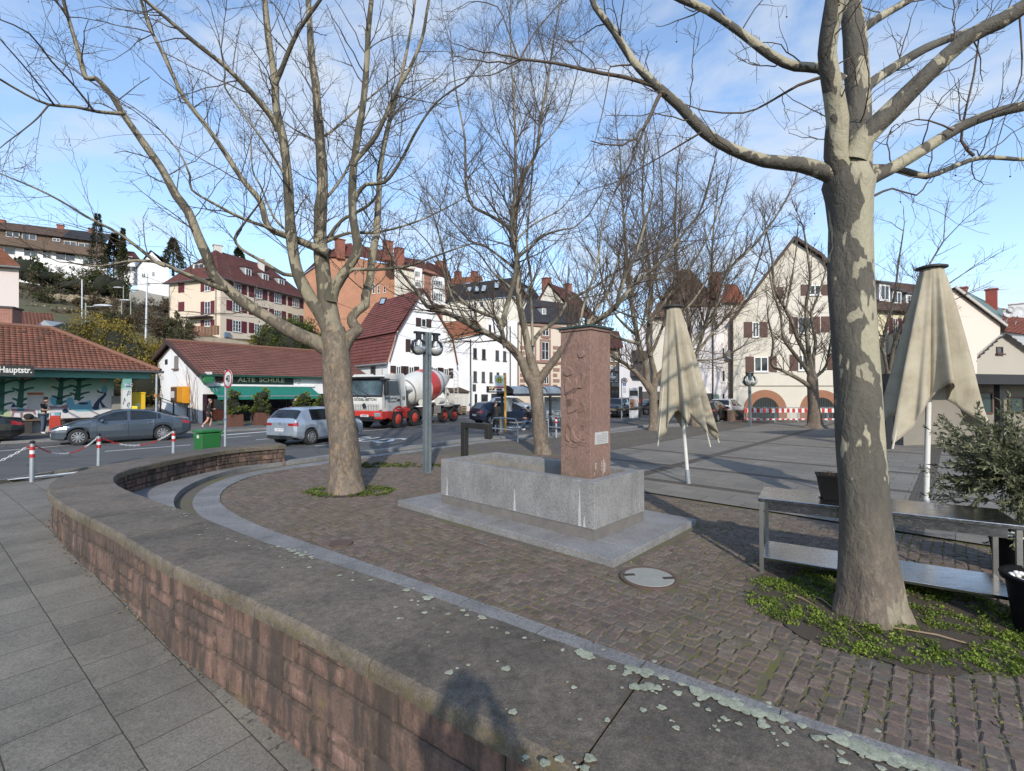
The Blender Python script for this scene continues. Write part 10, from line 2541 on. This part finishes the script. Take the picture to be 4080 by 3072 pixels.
for(px,py,D,r,h,m,kind)in[(170,1090,96,5.5,4.0,L_DARK,'g'),(120,1060,98,3.5,3,L_DARK,'g'),(250,1120,95,4.5,3.2,L_OLV2,'o'),(330,1110,94,4.5,3.5,L_OLV2,'o'),(300,1145,92,3.5,2.4,L_DARK,'g'),(420,1130,90,3.6,2.8,L_BROWN,'b'),(455,1150,88,4.2,3.6,L_DARK,'g'),(500,1170,86,3.0,2.5,L_OLV2,'o'),(385,1165,90,3.0,2,L_BROWN,'b'),(150,1150,88,4.5,3,L_BROWN,'b'),(110,1200,80,4.0,2.6,L_BROWN,'b'),(200,1205,78,3.0,2.0,L_OLV2,'o'),(270,1270,68,3.0,1.8,L_BROWN,'b'),(130,1240,70,3.4,2.2,L_OLV2,'o'),(360,1255,70,2.6,1.7,L_OLV2,'o'),(430,1245,70,3.0,2.0,L_BROWN,'b'),(500,1240,72,3.4,2.6,L_BROWN,'b'),(560,1225,74,3.6,3.0,L_BROWN,'b'),(620,1240,72,3.6,3.2,L_BROWN,'b'),(600,1290,62,3.0,2.6,L_BROWN,'b'),(540,1290,62,2.6,2.4,L_BROWN,'b'),(475,1290,62,2.2,2.0,L_OLV2,'o'),(690,1300,54,1.6,1.8,L_OLV2,'o'),(715,1350,50,1.6,2.2,L_OLV2,'o'),(655,1330,54,1.8,2.0,L_BROWN,'b'),(60,1130,92,4,3,L_OLV2,'o'),(410,1210,80,2.6,1.6,L_BROWN,'b'),(330,1215,80,2.2,1.4,L_BROWN,'b'),(700,1225,76,2.4,2.2,L_BROWN,'b'),(250,1255,74,2.0,1.3,L_OLV2,'o')]:
 p=P(px,py,D);bl=[(p.x+rs_.uniform(-.5,.5)*r,p.y+rs_.uniform(-.4,.4)*r,p.z+rs_.uniform(-.3,.3)*h,r*rs_.uniform(.45,.75),r*.6,h*rs_.uniform(.45,.8))for _ in range(3)]
 lab={'g':'dark green evergreen shrub on the slope below the terrace','o':'dull olive winter shrub on the slope','b':'brown leafless thicket on the winter slope'}[kind]
 bush('slope_shrub',lab,'shrub',bl,900,.55 if D>75 else.40,m,100+k,{'g':'evergreen shrubs on the slope','o':'olive shrubs on the slope','b':'brown thickets on the slope'}[kind],core=kind=='g',aspect=.5 if kind=='g' else.28,stem=kind!='g');k+=1
PALE=surf('pole_pale',(.50,.52,.54),.5,.3)
for px,yb,yt,D,r,lab in((327,1290,1114,58,.10,'pale metal pole left of the curved street lamp on the slope'),(578,1330,1090,56,.13,'tall pale metal pole left of the shuttered house')):
 a,b=P(px,yb+150,D),P(px+(9 if px>500 else 0),yt,D);mb=MB();mb.tube([a,b],[r,r*.7],10);o=mb.build('utility_pole',PALE,loc=tuple(a),smooth=40);tag(o,lab,'pole')
for px,yb,yt,D,arm,lab in((342,1560,1207,40,.9,'grey green street lamp with a short arm rising behind the shelter'),(485,1320,1198,62,.3,'slim street lamp with a flat head on the slope'),(521,1300,1156,68,.3,'slimmer farther street lamp with a flat head on the slope'),(492,1210,1140,80,-.6,'street lamp with a white dome head on the upper slope')):
 b,tp=P(px,yb,D),P(px,yt,D);t=thing('slope_lamp',lab,'street lamp',b,0,'street lamps on the slope');mb=MB();mb.tube([b,tp],[.09,.06],8);
 if arm>.5 or arm<0:mb.bar(tp-V_((0,0,.3)),tp+V_((arm*1.2,0,-.3)),.07)
 mb.build('post',surf('lamp_post_green',(.22,.25,.21),.6,.3),t);mb=MB();mb.sphere(tp+V_((arm*1.6,0,-.25 if arm>.5 or arm<0 else.05)),.5 if abs(arm)>.5 else.45,12,.5,(1.6,.7,.28));mb.build('lamp_head',PALE,t,smooth=60)
for k,(p,q,sag,lab)in enumerate(((P(-100,830,60),P(700,985,80),1.2,'thin overhead wire above the hilltop terrace'),(P(-60,1095,50),P(1400,1270,62),1.5,'thin overhead wire crossing before the shuttered house'),(P(1300,1190,40),P(1900,1310,48),.8,'thin overhead wire above the gambrel roof'))):
 pts=[p.lerp(q,i/30)-V_((0,0,sag*4*(i/30)*(1-i/30)))for i in range(31)];mb=MB();mb.tube(pts,.022,4);o=mb.build('overhead_wire',INK,loc=tuple(p));tag(o,lab,'wire')
rs=np.random.default_rng(12);oc=V_((6.15,5.72,.45));t=thing('olive_shrub','bushy olive shrub with narrow grey green leaves at the right edge','shrub',oc);tw=Twigs();mb=MB();mb.tube([oc,oc+V_((-.05,0,.35)),oc+V_((-.10,-.03,.75))],[.05,.04,.034],9);mb.build('stem',surf('olive_bark',(.085,.075,.06),.9,var=.3,vs=8),t)
PP,NN=[],[]
s0=np.array(tuple(oc))+np.array((-.10,-.03,.72))
for k in range(230):
 d=unit(rs.standard_normal(3)*np.array((1.3,1.2,.75))+np.array((-.35,-.1,.30)));L_=rs.uniform(.55,1.05);pts=[s0];dd=d.copy()
 for i in range(8):dd=unit(dd+rs.standard_normal(3)*.16+np.array((0,0,.03)));pts.append(pts[-1]+dd*L_/8)
 pts=np.array(pts);tw.add(pts,np.linspace(.007,.002,9),4,.6)
 for i in range(2,9):
  for j in range(10):f=rs.random();q=pts[i-1]+(pts[i]-pts[i-1])*f;PP.append(q);NN.append(unit(pts[i]-pts[i-1])*.7+rs.standard_normal(3)*.55)
tw.build('twigs',surf('olive_twig',(.16,.15,.09),.9),t);leaves('foliage',L_OLIVE,t,np.array(PP),np.array(NN),.070,rs,.27)
def weeds(name,label,c,rx,ry,n,size,seed,inner,mat=L_WEED,hgt=.065):
 rs=np.random.default_rng(seed);sub=n//26;a=rs.uniform(0,6.28,sub);r=np.sqrt(rs.random(sub));cx,cy=r*np.cos(a)*rx,r*np.sin(a)*ry;ok=(np.hypot(cx,cy)>inner);cx,cy=cx[ok],cy[ok];g_=np.sin(cx*5.1+1)*np.cos(cy*6.3)+rs.normal(0,.5,len(cx));keep=g_>-.35;cx,cy=cx[keep],cy[keep]
 k=rs.integers(0,len(cx),n);P_=np.stack([c.x+cx[k]+rs.normal(0,.030,n),c.y+cy[k]+rs.normal(0,.030,n),rs.uniform(.005,hgt,n)*rs.uniform(.3,1,len(cx))[k]],1);N_=np.stack([rs.normal(0,1,n),rs.normal(0,1,n),rs.uniform(.1,1.1,n)],1)
 o=leaves(name,mat,None,P_,N_,size,rs,.62,np.clip(rs.random(len(cx))[k]*.7+rs.random(n)*.35+P_[:,2]*2,0,1));tag(o,label,'weeds',kind='stuff');return o
weeds('weeds','bright green weeds round the foot of the close tree',TREE_R+V_((.16,.0,0)),1.28,1.08,19000,.024,1,.30);weeds('grass_tuft','grass ring round the foot of the mottled tree',TREE_L+V_((.1,-.05,0)),1.0,.55,5000,.036,2,.36,m_leaf('grass_leaf',(.035,.06,.010),(.14,.18,.035),.2),.045)
weeds('moss_strip','low grass along the ring strip',G(1560,1856),1.7,.42,3500,.05,5,0,m_leaf('grass_leaf2',(.035,.05,.012),(.12,.14,.03),.2),.04)
mb=MB();n=40
for c,r in((TREE_R,1.07),(TREE_L,.64)):mb.poly([(c.x+r*(1+.05*sin_(5*i))*cos_(i*2*PI_/n),c.y+r*(1+.05*sin_(5*i))*sin_(i*2*PI_/n),.016)for i in range(n)])
tag(mb.build('tree_pit_soil',surf('pit_soil',(.060,.045,.032),.95,var=.4,vs=9,fine=.4,fs=60,bump=.8)),kind='structure')
for k,(a,b)in enumerate((((3130,2365),(3260,2420)),((3530,2495),(3965,2595)),((3350,2480),(3440,2540)),((3230,2370),(3330,2430)))):
 p,q=G(*a,.03),G(*b,.03);mb=MB();m=p.lerp(q,.5)+V_((.01,.02,.02));mb.tube([p,m,q],[.006,.007,.003],5);o=mb.build('fallen_stick',surf('dry_stick',(.28,.20,.12),.9),loc=tuple(p));tag(o,['short pale stick in the weeds left of the close trunk','long thin pale stick in the weeds right of the close trunk','pale stick in front of the close trunk','bent stick touching the close trunk on its left'][k],'stick','sticks in the weeds')
tw=Twigs();rs=np.random.default_rng(77);PP,NN=[],[]
for k in range(420):
 f=rs.uniform(.02,.98);i=int(f*(len(STRIP_IN)-1));p=STRIP_IN[i]
 if p.y<14:PP.append((p.x+rs.normal(0,.05),p.y+rs.normal(0,.05)+.03,.024));NN.append((rs.normal(),rs.normal(),rs.uniform(0,.7)))
for c,a,b,ln,rh in GAPS:
 if RR_()<(.75 if c.dot(UD)<1.08 else.30):
  w=.5+.5*sin_(c.x*2.1+1)*cos_(c.y*1.7)
  for k in range(int(5*w+RR_())):
   q=c+(b*rh/2+a*ln*rs.uniform(-.5,.5)if rs.random()<.7 else a*ln/2+b*rh*rs.uniform(-.5,.5));PP.append((q.x+rs.normal(0,.004),q.y+rs.normal(0,.004),.001));NN.append((rs.normal(),rs.normal(),rs.uniform(.2,.9)))
o=leaves('moss_tufts',m_leaf('moss_brown',(.06,.065,.012),(.19,.18,.035),.1),None,np.array(PP),np.array(NN),.024,rs,.7);tag(o,'mossy tufts between the setts and along the granite ring strip','moss',kind='stuff')
PP,NN=[],[]
for k in range(260):ss=dW[-1]*rs.uniform(.2,.95);p,tg=at_arc(WFACE_O,dW,min(ss,dW[-1]));nr=V_((-tg.y,tg.x,0))*OUTSIGN;p=p+nr*abs(rs.normal(.03,.03));PP.append((p.x,p.y,sz_walk(p.x,p.y)+.006));NN.append((rs.normal(),rs.normal(),.15))
o=leaves('leaf_litter',m_leaf('litter',(.05,.035,.02),(.24,.17,.09),0),None,np.array(PP),np.array(NN),.028,rs,.6);tag(o,'dry leaf litter along the foot of the low wall','leaf litter',kind='stuff')
